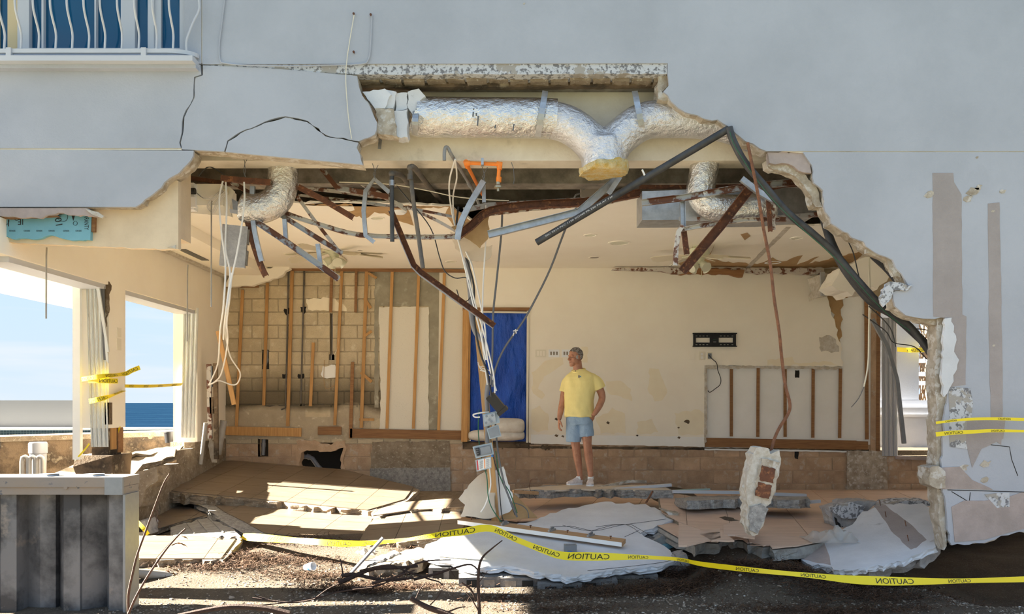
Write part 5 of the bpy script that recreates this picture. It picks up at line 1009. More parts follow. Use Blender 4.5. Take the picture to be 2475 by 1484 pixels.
MB().obox(c, (a1, a2, a3), (.11, .05, .045)).build('body', 'plastic_black', pl); MB().obox(c + a1 * .10, (a1, a2, a3), (.02, .06, .055)).build('rim', 'plastic_black', pl); MB().obox(c - a1 * .0 - a3 * .046, (a1, a2, a3), (.06, .02, .006)).build('slot', 'box_inside', pl)
jb = thing('junction_box', 'grey steel junction box on the bundle below the black connector', 'box')
MB().prism([P(x, y, 8.62) for x, y in [(1166, 1002), (1205, 992), (1208, 1022), (1170, 1032)]], (0, .10, 0)).build('body', 'box_grey', jb); MB().prism([P(x, y, 8.60) for x, y in [(1170, 1004), (1196, 998), (1199, 1021), (1172, 1028)]], (0, .03, 0)).build('door', 'galvanised', jb)
for x, y in ((1176, 1006), (1183, 1014), (1175, 1022), (1190, 1004), (1188, 1019)): MB().tube([P(x, y, 8.602), P(x, y, 8.59)], .013, 10).build('knockout', 'cap_steel', jb)
lid = thing('box_lid', 'grey box lid hanging open under the junction box', 'box'); MB().prism([P(x, y, 8.64) for x, y in [(1176, 1036), (1204, 1026), (1212, 1054), (1183, 1062)]], (0, .04, 0)).build('panel', 'box_grey', lid); MB().prism([P(x, y, 8.635) for x, y in [(1179, 1038), (1203, 1029), (1209, 1052), (1185, 1059)]], (0, .006, 0)).build('inset', 'cap_steel', lid)
bb = thing('breaker_box', 'open grey breaker box with black switches on the bundle', 'box')
r4 = [(1142, 1080), (1188, 1070), (1194, 1098), (1150, 1108)]
MB().prism([P(x, y, 8.66) for x, y in r4], (0, .09, 0)).build('body', 'box_grey', bb); MB().prism([P(x, y, 8.655) for x, y in [(1146, 1083), (1185, 1074), (1190, 1096), (1152, 1104)]], (0, .01, 0)).build('inside', 'box_inside', bb)
MB().prism([P(x, y, 8.64) for x, y in [(1149, 1084), (1157, 1082), (1161, 1100), (1154, 1102)]], (0, .02, 0)).build('breaker', 'plastic_black', bb); MB().prism([P(x, y, 8.645) for x, y in [(1160, 1082), (1184, 1077), (1188, 1094), (1164, 1099)]], (0, .012, 0)).build('cover', 'cap_steel', bb)
for k in range(3): MB().prism([P(x, y + 5 * k, 8.63) for x, y in [(1150.5, 1085), (1156, 1084), (1157, 1087), (1151.5, 1088)]], (0, .012, 0)).build('switch', 'shutter_dark', bb)
MB().ball(P(1190, 1102, 8.63), .014, 8).build('wire_nut', 'blue_lid', bb, smooth=True)
bd = thing('circuit_list', 'breaker box door with printed circuit list hanging below the box', 'box')
MB().prism([P(x, y, 8.67) for x, y in [(1149, 1112), (1187, 1103), (1188, 1131), (1152, 1140)]], (0, .02, 0)).build('panel', 'box_grey', bd); MB().prism([P(x, y, 8.666) for x, y in [(1152, 1113), (1185, 1106), (1186, 1129), (1154, 1137)]], (0, .005, 0)).build('card', 'card', bd)
MB().prism([P(x, y, 8.664) for x, y in [(1152, 1113), (1155, 1112.5), (1157, 1136), (1154, 1137)]], (0, .002, 0)).build('red_edge', 'card_red', bd); MB().prism([P(x, y, 8.664) for x, y in [(1170, 1109), (1172, 1108.5), (1173, 1132), (1171, 1132.5)]], (0, .002, 0)).build('stripe', 'orange_pipe', bd)
mb = MB()
for r_ in range(9):
    for c_ in (1159, 1175):
        y = 1114 + r_ * 2.3 - (c_ - 1159) * .2; mb.prism([P(x, yy, 8.664) for x, yy in [(c_, y), (c_ + 8, y - 1.6), (c_ + 8, y - .6), (c_, y + 1)]], (0, .001, 0))
mb.build('lettering', 'pipe_grey', bd, kind='stuff')
# broken wallboard pieces round the foot of the post
tag(MB().prism([P(x, y, 8.95 + (y - 1200) * -.002) for x, y in ragall([(1108, 1205), (1140, 1165), (1158, 1148), (1176, 1140), (1196, 1150), (1196, 1250), (1180, 1254), (1112, 1248), (1124, 1220)], 2, 8, 3)], (.01, .016, .0), 1, .006).build('wallboard_piece', 'board_back'), 'large torn wallboard piece standing left of the post foot', 'debris')
tag(MB().prism([P(x, y, 9.05) for x, y in ragall([(1196, 1138), (1216, 1128), (1228, 1170), (1240, 1200), (1238, 1230), (1225, 1240), (1196, 1248)], 2, 8, 7)], (0, .016, 0), 1, .006).build('wallboard_piece', 'drywall_white'), 'narrow torn wallboard piece standing right of the post foot', 'debris')
tag(MB().prism([P(1235, 1190, 9.3), P(1250, 1200, 9.35), P(1298, 1252, 9.1), P(1210, 1256, 9.0)], V((.0, .016, .006)), 1, .006).build('wallboard_piece', 'kraft_paper'), 'brown backed wallboard piece leaning behind the post foot', 'debris')
# ================================================================ broken floor slabs with their tiles
def tslab(label, a, b, c, out, th, u0, u1, size, m='tile', core='concrete_tan', wide=None, off=(0, 0), name='broken_slab', seed=3, inset=None, jit=.03, amp=3):
    pl = Plane(P(*a), P(*b), P(*c)); t = thing(name, label, 'slab')
    o2 = ragall(out, amp, 13, seed); MB().prism([pl.at(*q) for q in o2], pl.n * -th, 4, jit, seed).build('slab_core', core, t)
    if u0: tiles(t, pl, ragall(inset or out, 0), u0, u1, size, m, off=off, wide=wide)
    return t, pl
tslab('large tan tiled floor slab tilting along the block wall at left', (500, 1122, 12.4), (1010, 1185, 11.6), (420, 1190, 10.6), [(500, 1120), (560, 1114), (830, 1136), (1000, 1178), (1014, 1184), (985, 1210), (890, 1236), (600, 1207), (420, 1192), (352, 1186), (375, 1160), (430, 1138)], .13, (540, 1190), (631, 1145), .46, seed=4, jit=.012,
      inset=[(500, 1120), (560, 1114), (830, 1136), (1000, 1178), (978, 1208), (888, 1234), (600, 1205), (430, 1190), (378, 1182), (385, 1160), (432, 1138)])
tslab('middle tan tiled slab broken off in front of the large one', (500, 1212, 10.7), (890, 1243, 10.4), (640, 1300, 9.2), [(468, 1212), (540, 1198), (700, 1214), (890, 1241), (904, 1252), (884, 1300), (868, 1312), (760, 1306), (610, 1296), (560, 1274), (520, 1244)], .16, (548, 1240), (620, 1203), .46, seed=5, core='concrete', jit=.04,
      inset=[(508, 1214), (545, 1203), (700, 1216), (890, 1243), (900, 1254), (880, 1302), (760, 1302), (640, 1290), (590, 1262), (545, 1240)])
tslab('small tan tiled slab lying on the sand beside the steel bulkhead', (305, 1294, 8.9), (582, 1297, 8.9), (310, 1352, 8.1), [(240, 1294), (582, 1296), (586, 1306), (538, 1354), (470, 1352), (240, 1354)], .16, (394, 1350), (440, 1298), .46, seed=6, jit=.02, off=(.1, .06), inset=[(240, 1296), (574, 1298), (534, 1352), (240, 1352)])
tslab('cream tiled slab pieces left of the wooden post foot', (900, 1250, 10), (1110, 1225, 10.2), (880, 1310, 8.9), [(905, 1254), (1010, 1240), (1118, 1232), (1130, 1262), (1105, 1296), (1010, 1308), (868, 1312), (884, 1280)], .08, (1000, 1300), (1020, 1245), .46, seed=7, off=(.0, .2), jit=.01)
tslab('upper cream tiled strip above the cream slab pieces', (900, 1240, 10.2), (1115, 1210, 10.5), (900, 1248, 9.9), [(898, 1240), (925, 1220), (1060, 1208), (1122, 1206), (1130, 1226), (1010, 1232), (902, 1248)], .06, (965, 1222), (985, 1208), .46, seed=8, off=(.0, .2), jit=.01)
tslab('low tan tiled slab in the hollow behind the small slab', (310, 1250, 10.2), (480, 1250, 10.2), (310, 1290, 9.4), [(300, 1226), (380, 1216), (460, 1228), (500, 1246), (440, 1262), (380, 1280), (300, 1292)], .06, (340, 1270), (380, 1248), .46, seed=9, jit=.01)
t, _ = tslab('grey mortar bedded slab between the tan slabs, ridged', (420, 1275, 9.5), (560, 1265, 9.5), (440, 1294, 9.0), [(420, 1272), (500, 1252), (560, 1278), (582, 1296), (420, 1296)], .06, None, None, 0, core='thinset', seed=10)
for q in ([(452, 1266), (470, 1290)], [(478, 1258), (502, 1286)], [(505, 1254), (540, 1288)]):
    MB().tube([_.at(*p) + V((0, 0, .006)) for p in q], .008, 5).build('mortar_ridge', 'thinset', t)
tslab('tan slab sliding down by the column footing at left', (150, 1145, 9.4), (430, 1085, 10.9), (330, 1152, 9.5), [(130, 1144), (190, 1118), (330, 1094), (425, 1084), (420, 1102), (345, 1122), (320, 1150), (240, 1152)], .07, None, None, 0, core='concrete_tan', seed=11)
tslab('thin tan slab on top of the sliding one under the sea-view opening', (305, 1098, 10.2), (440, 1072, 11.4), (380, 1105, 10.4), [(300, 1098), (380, 1082), (445, 1074), (432, 1090), (350, 1098)], .05, None, None, 0, core='concrete_tan', seed=12, jit=.012)
tag(MB().prism([P(x, y, 9.4) for x, y in ragall([(306, 1150), (345, 1138), (378, 1128), (382, 1160), (350, 1185), (340, 1225), (306, 1228)], 2, 10, 3)], (0, .35, 0), 3, .02).build('foundation_block', 'concrete_tan'), 'broken foundation block right behind the steel bulkhead cap', 'block')
ms, mpl = tslab('grey concrete slab the man stands on', (1250, 1184, 10.33), (1610, 1184, 10.33), (1400, 1172, 10.95), [(1238, 1184), (1300, 1176), (1395, 1171), (1560, 1172), (1612, 1178), (1628, 1186), (1500, 1184), (1392, 1183), (1330, 1186)], .10, None, None, 0, core='concrete', name='concrete_slab', seed=13, jit=.012)
MB().prism([mpl.at(*q) + mpl.n * .003 for q in ragall([(1244, 1183), (1300, 1177), (1395, 1172), (1560, 1173), (1608, 1178), (1620, 1185), (1500, 1183), (1392, 1182), (1330, 1185)], 1, 12, 3)], mpl.n * -.02).build('pale_top', 'board_back', ms)  # thin plate, paler than the slab core below
tslab('long grey concrete strip lying on the tiles at right', (1640, 1203, 9.9), (1960, 1203, 9.9), (1800, 1198, 10.3), [(1630, 1203), (1700, 1198), (1950, 1199), (1958, 1207), (1800, 1206), (1660, 1210)], .10, None, None, 0, core='concrete', name='concrete_slab', seed=14, jit=.008, amp=1.5)
tslab('cracked rose tile slab rising beside the concrete strip', (1595, 1200, 10.4), (1800, 1222, 10.0), (1650, 1290, 8.5), [(1592, 1196), (1640, 1196), (1800, 1222), (1832, 1242), (1838, 1262), (1750, 1282), (1700, 1285), (1640, 1262), (1600, 1240)], .05, (1655, 1202), (1663, 1300), .46, 'tile_rose', seed=15, jit=.01)
for i, (q, a, l) in enumerate([([(1640, 1262), (1700, 1283), (1740, 1276), (1742, 1300), (1660, 1318), (1640, 1318)], -1.33, 'broken rose tile lowest beside the fallen wall slab'), ([(1748, 1268), (1800, 1254), (1828, 1270), (1824, 1300), (1750, 1290)], -1.325, 'broken rose tile under the hanging block lump'), ([(1690, 1290), (1745, 1284), (1775, 1306), (1720, 1306)], -1.33, 'small shard of rose tile with mortar ridges near the sand')]):
    pl = Plane(V((0, 0, ZC + a)), V((1, 0, ZC + a + .01)), V((0, 1, ZC + a + .01))); tag(MB().prism([pl.at(*p) for p in ragall(q, 1, 12, i)], (0, 0, -.014)).build('tile_piece', 'tile_rose'), l, 'tile')
for i, (q, l) in enumerate([([(1440, 1180, 10.7), (1520, 1163, 11.0), (1562, 1164, 11.0)], 'pale broken plank piled right of the man behind the slab'), ([(1470, 1184, 10.5), (1622, 1172, 10.6)], 'white trim stick lying right of the man'), ([(1620, 1186, 10.4), (1715, 1182, 10.5)], 'thin blue-white trim strip beside the white stick'), ([(1625, 1188, 10.2), (1780, 1190, 10.2), (1948, 1197, 10.2)], 'long white trim board on the tiles behind the hanging lump'), ([(1935, 1215, 9.8), (1982, 1211, 9.8)], 'short white trim end right of the concrete strip'), ([(1300, 1192, 10.2), (1240, 1188, 10.1)], 'pale plank end left on the man\'s slab')]):
    tag(MB().sweep(PP(q), [(-.03, -.018), (.03, -.018), (.03, .018), (-.03, .018)] if i not in (2,) else [(-.02, -.008), (.02, -.008), (.02, .008), (-.02, .008)], up=(0, 1, 0)).build('trim_board', ['broken_plaster', 'white_metal', 'foam_green', 'white_metal', 'white_metal', 'wood_raw'][i]), l, 'trim')
tub('rebar', 'short rusty rod standing in the floor between slab and tiles', 'rebar', [(1577, 1188, 10.0), (1562, 1214, 9.6)], 10, .012, 'rebar_rust')
tub('loose_wire', 'thin wire arc rising at the left end of the man\'s slab', 'wire', [(1296, 1206), (1280, 1180), (1284, 1160), (1300, 1158)], 10.2, .003, 'rust', 4, 5)
# ================================================================ fallen stucco wall pieces
pl = Plane(P(1030, 1335, 8.0), P(1640, 1352, 7.9), P(1450, 1225, 9.7))
fs_ = thing('fallen_wall', 'big fallen piece of white stucco wall lying in the middle foreground', 'wall piece')
outE = [(1020, 1336), (1030, 1316), (1066, 1300), (1110, 1284), (1170, 1276), (1270, 1264), (1330, 1240), (1450, 1214), (1560, 1218), (1605, 1236), (1632, 1256), (1600, 1268), (1548, 1288), (1570, 1302), (1620, 1330), (1636, 1350), (1600, 1368), (1500, 1376), (1440, 1384), (1380, 1394), (1290, 1382), (1220, 1366), (1150, 1374), (1075, 1352)]
o2 = ragall(outE, 3, 12, 5)
MB().prism([pl.at(*q) for q in o2], pl.n * -.03, 1, .008, 5).build('stucco_skin', 'stucco_white_skylit', fs_)
MB().prism([pl.at(*q) - pl.n * .028 for q in ragall(outE, 4, 15, 6)], pl.n * -.03, 2, .012, 6).build('stucco_edge', 'stucco_white_skylit', fs_)
# blocks of the wall under its skin, seen along the broken edge
for i, q in enumerate([(1620, 1358), (1540, 1374), (1448, 1386), (1355, 1394), (1255, 1380), (1160, 1378), (1080, 1356), (1610, 1264), (1572, 1288)]):
    c = pl.at(*q) - pl.n * .135 + V((0, .13, 0)); a = V((1, .06 * (i % 3 - 1), .02 * (i % 2))).normalized(); b_ = pl.n.cross(a).normalized(); w_ = .17 + .03 * (i % 2)
    blk = MB().obox(c, (a, b_, pl.n), (w_, .10, .075)).build('block', 'cinder_shaded', fs_)
    for s_ in (-1, 1): MB().obox(c + a * .078 * s_ - b_ * .10 * (1 if b_.y > 0 else -1), (a, b_, pl.n), (.05, .006, .052)).build('block_cell', 'hole_shade' if (i + s_) % 3 else 'dark_concrete', blk)  # dark plates paint the shade inside the block hollows
MB().prism([pl.at(*q) - pl.n * .10 for q in ragall([(1100, 1350), (1200, 1358), (1380, 1380), (1600, 1352), (1560, 1300), (1600, 1262), (1450, 1225), (1200, 1285), (1050, 1330)], 2, 15, 8)], pl.n * -.17, 2, .02).build('wall_core', 'cinder_shaded', fs_)
mb = MB()
for q in ([(1440, 1274), (1510, 1268), (1548, 1290)], [(1360, 1270), (1430, 1284), (1500, 1270), (1560, 1262), (1610, 1255)], [(1420, 1380), (1500, 1372), (1600, 1360), (1634, 1350)], [(1510, 1298), (1545, 1282)]): mb.tube([pl.at(*p) + pl.n * .003 for p in spline([V((x, y, 0)) for x, y in q], 4) for p in [(p.x, p.y)]], .0018, 5)
mb.build('crack', 'hole_shade', fs_, kind='stuff')  # crack shade painted as thin near-black tubes on the skin
mb = MB(); mb.tube([pl.at(*p) + pl.n * .004 for p in [(1330, 1274), (1380, 1272), (1430, 1284), (1480, 1270), (1525, 1268), (1555, 1285), (1580, 1300)]], .0022, 5); tag(mb.build('loose_wire', 'wire_black'), 'thin black wire lying curled on the fallen wall piece', 'wire')
tag(MB().prism([P(x, y, 7.95) for x, y in ragall([(1600, 1352), (1660, 1340), (1672, 1380), (1666, 1392), (1608, 1402)], 2, 9, 3)], (0, .25, 0), 3, .02).build('concrete_chunk', 'cinder'), 'rough concrete chunk at the right end of the fallen wall', 'chunk')
tag(MB().prism([P(x, y, 8.7) for x, y in ragall([(1576, 1308), (1600, 1294), (1640, 1292), (1646, 1302), (1620, 1316), (1590, 1320)], 2, 9, 5)], (0, .2, 0), 3, .02).build('concrete_chunk', 'thinset'), 'grey crumpled chunk beside the notch of the fallen wall', 'chunk')
tag(MB().prism([P(x, y, 8.6) for x, y in [(1604, 1320), (1634, 1312), (1632, 1322), (1612, 1328)]], (0, .1, 0)).build('foam_scrap', 'foam_blue'), 'scrap of light blue foam right of the fallen wall', 'scrap')
tag(MB().prism([P(x, y, 9.3) for x, y in ragall([(1600, 1232), (1640, 1240), (1642, 1262), (1612, 1270), (1632, 1256)], 2, 9, 5)], (0, .2, 0), 3, .02).build('concrete_chunk', 'broken_plaster'), 'pale crumbled block pieces behind the fallen wall tip', 'chunk')
# timber plank with clips on the fallen wall
pk = thing('timber_plank', 'weathered timber plank with white paint lying on the fallen wall', 'plank')
A, B = pl.at(1112, 1262) + pl.n * .10, pl.at(1512, 1314) + pl.n * .06
A = P(1112, 1258, 8.9); B = P(1508, 1312, 8.2); u = (B - A).normalized(); n_ = pl.n; v_ = n_.cross(u).normalized(); n_ = u.cross(v_)
c = (A + B) / 2; hl = (B - A).length / 2
MB().obox(c, (u, v_, n_), (hl, .065, .022)).build('board', 'wood_raw', pk); MB().obox(c - v_ * .0665, (u, v_, n_), (hl * .995, .002, .021)).build('painted_edge', 'drywall_white', pk)
for k in (-.42, .16, .62):
    p = c + u * hl * k + n_ * .03; cl = MB().obox(p, ((u * .4 + v_).normalized(), (u - v_ * .4).normalized(), n_), (.05, .012, .012)).build('clip', 'galvanised', pk); MB().obox(p + n_ * .015, ((u * .2 + v_).normalized(), (u - v_ * .2).normalized(), n_), (.035, .006, .016)).build('clip_tongue', 'cap_steel', cl)
for k in (-.85, -.1, .35, .85): MB().lathe(c + u * hl * k + n_ * .022, [(0, .03), (.012, .03), (.012, .024), (.004, .02), (.004, 0)], 8).build('bolt', 'rust', pk)
jb2 = thing('switch_box', 'small grey box lying on the fallen wall by the yellow tape', 'box'); c = pl.at(1378, 1334) + pl.n * .035; MB().obox(c, ((1, 0, 0), (0, 1, 0), pl.n), (.06, .05, .04)).build('body', 'cap_steel', jb2); MB().obox(c + V((-.01, -.052, -.03)), ((1, 0, 0), (0, 1, 0), (0, 0, 1)), (.02, .006, .012)).build('tab', 'blue_lid', jb2); MB().obox(c + pl.n * .041, ((1, 0, 0), (0, 1, 0), pl.n), (.045, .015, .003)).build('slot', 'box_inside', jb2)
# fallen stucco piece at the right
pl2 = Plane(P(1940, 1352, 7.75), P(2240, 1325, 7.3), P(2070, 1222, 8.9))
f2 = thing('fallen_wall', 'fallen grey stucco piece with bare strip leaning by the right wall end', 'wall piece')
o2 = [(1936, 1352), (1950, 1330), (1998, 1310), (2030, 1284), (2060, 1268), (2085, 1236), (2150, 1218), (2230, 1216), (2262, 1232), (2262, 1300), (2220, 1330), (2140, 1350), (2080, 1362), (2010, 1370), (1960, 1366)]
MB().prism([pl2.at(*q) for q in ragall(o2, 3, 12, 5)], pl2.n * -.035, 1, .008, 5).build('stucco_skin', 'stucco_white_skylit', f2); MB().prism([pl2.at(*q) - pl2.n * .03 for q in ragall(o2, 5, 15, 6)], pl2.n * -.14, 3, .02, 6).build('wall_core', 'cinder', f2)
MB().prism([pl2.at(*q) + pl2.n * .001 for q in ragall([(2110, 1222), (2140, 1220), (2192, 1260), (2240, 1305), (2204, 1330), (2160, 1290)], 2, 12, 5)], pl2.n * -.004).build('bare_strip', 'render_patch', f2)
MB().prism([pl2.at(*q) + pl2.n * .001 for q in ragall([(1940, 1352), (1955, 1330), (1992, 1312), (2005, 1345), (2008, 1366)], 2, 12, 5)], pl2.n * -.004).build('bare_corner', 'render_pink', f2)
MB().prism([pl2.at(*q) + pl2.n * .004 for q in ragall([(2008, 1366), (2080, 1358), (2140, 1346), (2258, 1310), (2262, 1322), (2160, 1362), (2060, 1380), (2015, 1378)], 3, 10, 5)], pl2.n * -.05, 2, .01).build('stucco_edge', 'stucco_white_skylit', f2)
for q in ((2142, 1250), (2190, 1272), (2196, 1308), (2128, 1222)): MB().tube([pl2.at(*q), pl2.at(*q) + pl2.n * .06], .004, 6).build('nail', 'rust', f2)
f3 = thing('fallen_block', 'broken block end with stucco crust behind the right fallen piece', 'block')
MB().prism([P(x, y, 8.9) for x, y in ragall([(2008, 1232), (2050, 1212), (2120, 1212), (2090, 1240), (2062, 1268), (2040, 1300), (2022, 1280)], 2, 9, 5)], (0, .3, 0), 3, .02).build('body', 'cinder', f3); MB().prism([P(x, y, 8.84) for x, y in ragall([(2010, 1226), (2060, 1214), (2092, 1222), (2078, 1252), (2040, 1254), (2016, 1240)], 3, 9, 6)], (0, .1, 0), 2, .01).build('crust', 'peeled_paint', f3)
for q in ((2018, 1250), (2026, 1262), (2036, 1272)): sheet('block_cell', [(q[0], q[1]), (q[0] + 5, q[1] + 4), (q[0] + 9, q[1] + 24), (q[0] + 4, q[1] + 20)], 8.86, .02, 'hole_shade', f3)
tag(MB().prism([P(x, y, 8.8) for x, y in ragall([(2120, 1222), (2180, 1212), (2240, 1210), (2258, 1220), (2180, 1232)], 2, 9, 5)], (0, .3, 0), 2, .02).build('stucco_scrap', 'peeled_paint'), 'thin stucco scraps behind the right fallen piece, next to the wall', 'debris')
# plastic sheets
def crumple(label, c, r, seed, m='plastic_sheet'):
    rr = random.Random(seed); mb = MB(); n = 16; c = V(c)
    for j in range(n + 1):
        for i in range(n + 1):
            u_, v2 = i / n - .5, j / n - .5; h = max(0, .9 - 3 * (u_ * u_ + v2 * v2)) * r[2] * (.5 + mnoise.noise(V((u_ * 5 + seed, v2 * 5, 1))) * 1.3)
            mb.v.append(c + V((u_ * 2 * r[0], v2 * 2 * r[1], max(.004, h))))
    mb.f = [[j * (n + 1) + i, j * (n + 1) + i + 1, (j + 1) * (n + 1) + i + 1, (j + 1) * (n + 1) + i] for j in range(n) for i in range(n)]
    tag(mb.build('plastic_sheet', m, smooth=True), label, 'plastic')
crumple('crumpled clear plastic on the sand under the hanging lump', P(1868, 1335, 8.0) - V((0, 0, .03)), (.22, .15, .16), 2)
crumple('thin clear plastic caught at the broken block end, right', P(2010, 1305, 8.0), (.25, .2, .14), 5)
crumple('white plastic scraps left of the fallen wall', P(886, 1336, 8.6) - V((0, 0, .03)), (.16, .12, .10), 9, 'gypsum')
# boards, sticks and wall scraps at the left of the fallen wall
bs = thing('fallen_wall', 'small stucco edged wall piece lying left of the big fallen one', 'wall piece')
pl3 = Plane(P(880, 1365, 8.0), P(1010, 1335, 8.2), P(940, 1375, 7.7)); MB().prism([pl3.at(*q) for q in ragall([(862, 1374), (905, 1350), (1010, 1322), (1030, 1330), (1020, 1350), (930, 1366), (890, 1378)], 2, 10, 4)], pl3.n * -.12, 3, .015).build('core', 'concrete_tan', bs); MB().prism([pl3.at(*q) + pl3.n * .02 for q in ragall([(872, 1366), (955, 1334), (965, 1340), (885, 1372)], 2, 8, 4)], pl3.n * -.03, 1, .01).build('stucco_skin', 'peeled_paint', bs)
tub('white_stick', 'thin white plastic stick leaning out of the dead branches', 'stick', [(846, 1388, 7.6), (926, 1300, 7.7)], 7, .017, 'pvc_grey', 0, 8)
tub('ground_pipe', 'white pipe half buried in the sand right of the steel bulkhead', 'pipe', [(280, 1382, 7.6), (360, 1388, 7.7), (424, 1396, 7.8)], 7, .045, 'pvc', 0, 16)
cu = thing('paper_cup', 'small crushed white cup with blue stripe on the sand', 'cup'); c = P(748, 1382, 7.7); R = Matrix.Rotation(1.3, 3, 'Y') @ Matrix.Rotation(.5, 3, 'X')
mb = MB(); mb.lathe((0, 0, 0), [(0, -.05), (.03, -.05), (.042, .05), (.036, .05), (.026, -.04)], 14); mb.v = [c + V((0, 0, .045)) + R @ q for q in mb.v]; mb.build('body', 'white_plastic', cu, smooth=True)
mb = MB(); mb.lathe((0, 0, 0), [(.037, -.0), (.040, .022), (.038, .012)], 14); mb.v = [c + V((0, 0, .045)) + R @ q for q in mb.v]; mb.build('stripe', 'blue_lid', cu, smooth=True)
cbk = thing('concrete_block', 'broken hollow block in the hollow by the steel bulkhead edge', 'block'); MB().prism([P(x, y, 9.1) for x, y in ragall([(306, 1268), (350, 1258), (358, 1292), (306, 1294)], 2, 9, 3)], (0, .3, 0), 2, .02).build('body', 'cinder', cbk); sheet('block_cell', [(318, 1268), (338, 1264), (342, 1286), (320, 1288)], 9.07, .05, 'hole_shade', cbk)
# ================================================================ steel bulkhead
sp = thing('steel_bulkhead', 'weathered dark corrugated steel bulkhead with capped top at lower left', 'bulkhead')
DS = 6.6; xr = (305 - CX) / F * DS; zt = ZC + (HY - 1152) / F * DS; zc_ = ZC + (HY - 1194) / F * DS
x = xr - .02; k = 0
xs = [297, 268, 230, 192, 152, 118, 78, 42, 4, -34, -72, -110, -150, -190, -230]
ys = [0, .03, .03, .15, .15, .03, .03, .15, .15, .03, .03, .15, .15, .03, .03]
seq = [(302, .0), (264, .0), (236, .15), (194, .03), (193, .0), (154, .0), (120, .15), (118, .10), (80, .10), (42, .15), (40, .0), (2, .0), (-30, .15), (-60, .15), (-90, 0), (-130, 0), (-160, .15), (-200, .15), (-230, 0), (-300, 0)]
for (a, ya), (b, yb) in zip(seq, seq[1:]):
    xa, xb = (a - CX) / F * DS, (b - CX) / F * DS
    if abs(xa - xb) < .03 and abs(ya - yb) < .02: continue
    MB().prism([V((xa, DS + ya, 0)), V((xb, DS + yb, 0)), V((xb, DS + yb + .014, 0)), V((xa, DS + ya + .014, 0))], (0, 0, 1)).build('tmp', 'steel_pile', sp) if False else None
    mb = MB(); A_, B_ = V((xa, DS + ya, -.4)), V((xb, DS + yb, -.4)); mb.prism([A_, B_, B_ + V((0, .014, 0)), A_ + V((0, .014, 0))], (0, 0, zc_ + .43)); mb.build('sheet_pile', 'steel_pile', sp)
MB().box((-6, DS - .05, zc_), (xr, DS + .22, zt - .075)).build('cap', 'cap_paint', sp); MB().box((-6, DS - .065, zt - .077), (xr, DS + .235, zt)).build('cap_plate', 'cap_paint', sp); MB().box((xr - .14, DS - .067, zc_), (xr + .002, DS - .04, zt + .001)).build('cap_end', 'cap_steel', sp)
MB().box((xr - .008, DS - .04, -.4), (xr + .012, DS + .2, zc_)).build('end_flange', 'cap_steel', sp)
for x_, w_ in ((118, 22), (228, 24)): c = P(x_, 1150, DS + .05); MB().prism([V((c.x + q[0], c.y + q[1], zt)) for q in [(-.07, -.03), (.02, -.05), (.09, .0), (.05, .05), (-.05, .04)]], (0, 0, .02), 1, .01).build('torn_plate', 'galvanised', sp)
MB().lathe(P(160, 1178, DS - .05), [(0, .015), (.016, .012), (.018, 0)], 12, 'Y').build('bolt', 'cap_paint', sp)
# ================================================================ sandbags
for i, (x, y, w_, h_, d, l) in enumerate([(1200, 1052, 68, 14, 12.55, 'long sandbag at the bottom of the blue doorway'), (1228, 1030, 40, 19, 12.5, 'sandbag lying on top at the right of the blue doorway')]):
    c = P(x, y, d); mb = MB(); n = 20
    for j in range(n + 1):
        for k in range(20):
            th = math.pi * j / n; ph = 2 * math.pi * k / 20; e1 = lambda t_, p_: math.copysign(abs(t_) ** p_, t_)
            mb.v.append(c + V((e1(math.cos(th), .6) * w_ / F * d, e1(math.sin(th), .6) * math.cos(ph) * .17, e1(math.sin(th), .5) * e1(math.sin(ph), .75) * h_ / F * d * (1 + .12 * mnoise.noise(V((j * .3, k * .3, i)))))))
    for j in range(n):
        for k in range(20): mb.f.append([j * 20 + k, j * 20 + (k + 1) % 20, (j + 1) * 20 + (k + 1) % 20, (j + 1) * 20 + k])
    tag(mb.build('sandbag', 'sandbag', smooth=True), l, 'sandbag')
# ================================================================ driftwood, saplings
def branch(par, pts, r0, r1, m='bark', k=4, name='branch', n=7):
    p = spline(pts, k); return MB().tube(p, 1, n, taper=[r0 + (r1 - r0) * i / (len(p) - 1) for i in range(len(p))]).build(name, m, par, smooth=True)
def tree(name, label, cat, segs, m='twig', leaves=()):
    t = thing(name, label, cat)
    for i, (q, d, r0, r1) in enumerate(segs): branch(t, PP([(p[0], p[1], p[2] if len(p) > 2 else d) for p in q]), r0, r1, m, name='stem' if i == 0 else 'branch')
    for i, (x, y, d, s_) in enumerate(leaves):
        r = random.Random(i * 7 + int(x)); c = P(x, y, d); mb = MB(); n = 6
        for j in range(n + 1):
            a = j / n; w_ = math.sin(math.pi * min(1, a * .9 + .1)) * s_ * .35; o_ = V((a * s_, r.uniform(-.01, .01), -a * a * s_ * .5)); mb.v += [c + o_ + V((0, -w_, .2 * w_)), c + o_ + V((0, w_, -.3 * w_ + r.uniform(-.01, .01)))]
        mb.f = [[2 * j, 2 * j + 1, 2 * j + 3, 2 * j + 2] for j in range(n)]; mb.build('leaf', 'dead_leaf', t)
    return t
tree('sapling', 'tall thin bare sapling stem rising beside the steel bulkhead edge', 'plant', [([(312, 1500), (310, 1440), (322, 1380), (332, 1340), (350, 1290), (372, 1230), (395, 1170), (410, 1145)], 6.2, .011, .005), ([(372, 1230), (382, 1238), (378, 1258), (390, 1276)], 6.2, .003, .002), ([(366, 1240), (388, 1262)], 6.2, .003, .002)])
tree('sapling', 'shorter bare sapling with curled dead leaves, leaning right', 'plant', [([(308, 1490), (330, 1440), (362, 1385), (400, 1330), (430, 1295), (448, 1278)], 6.15, .010, .006), ([(415, 1318), (432, 1312), (445, 1318)], 6.15, .004, .003)], leaves=[(430, 1312, 6.15, .07), (405, 1370, 6.3, .09), (400, 1380, 6.3, .08), (438, 1296, 6.15, .05)])
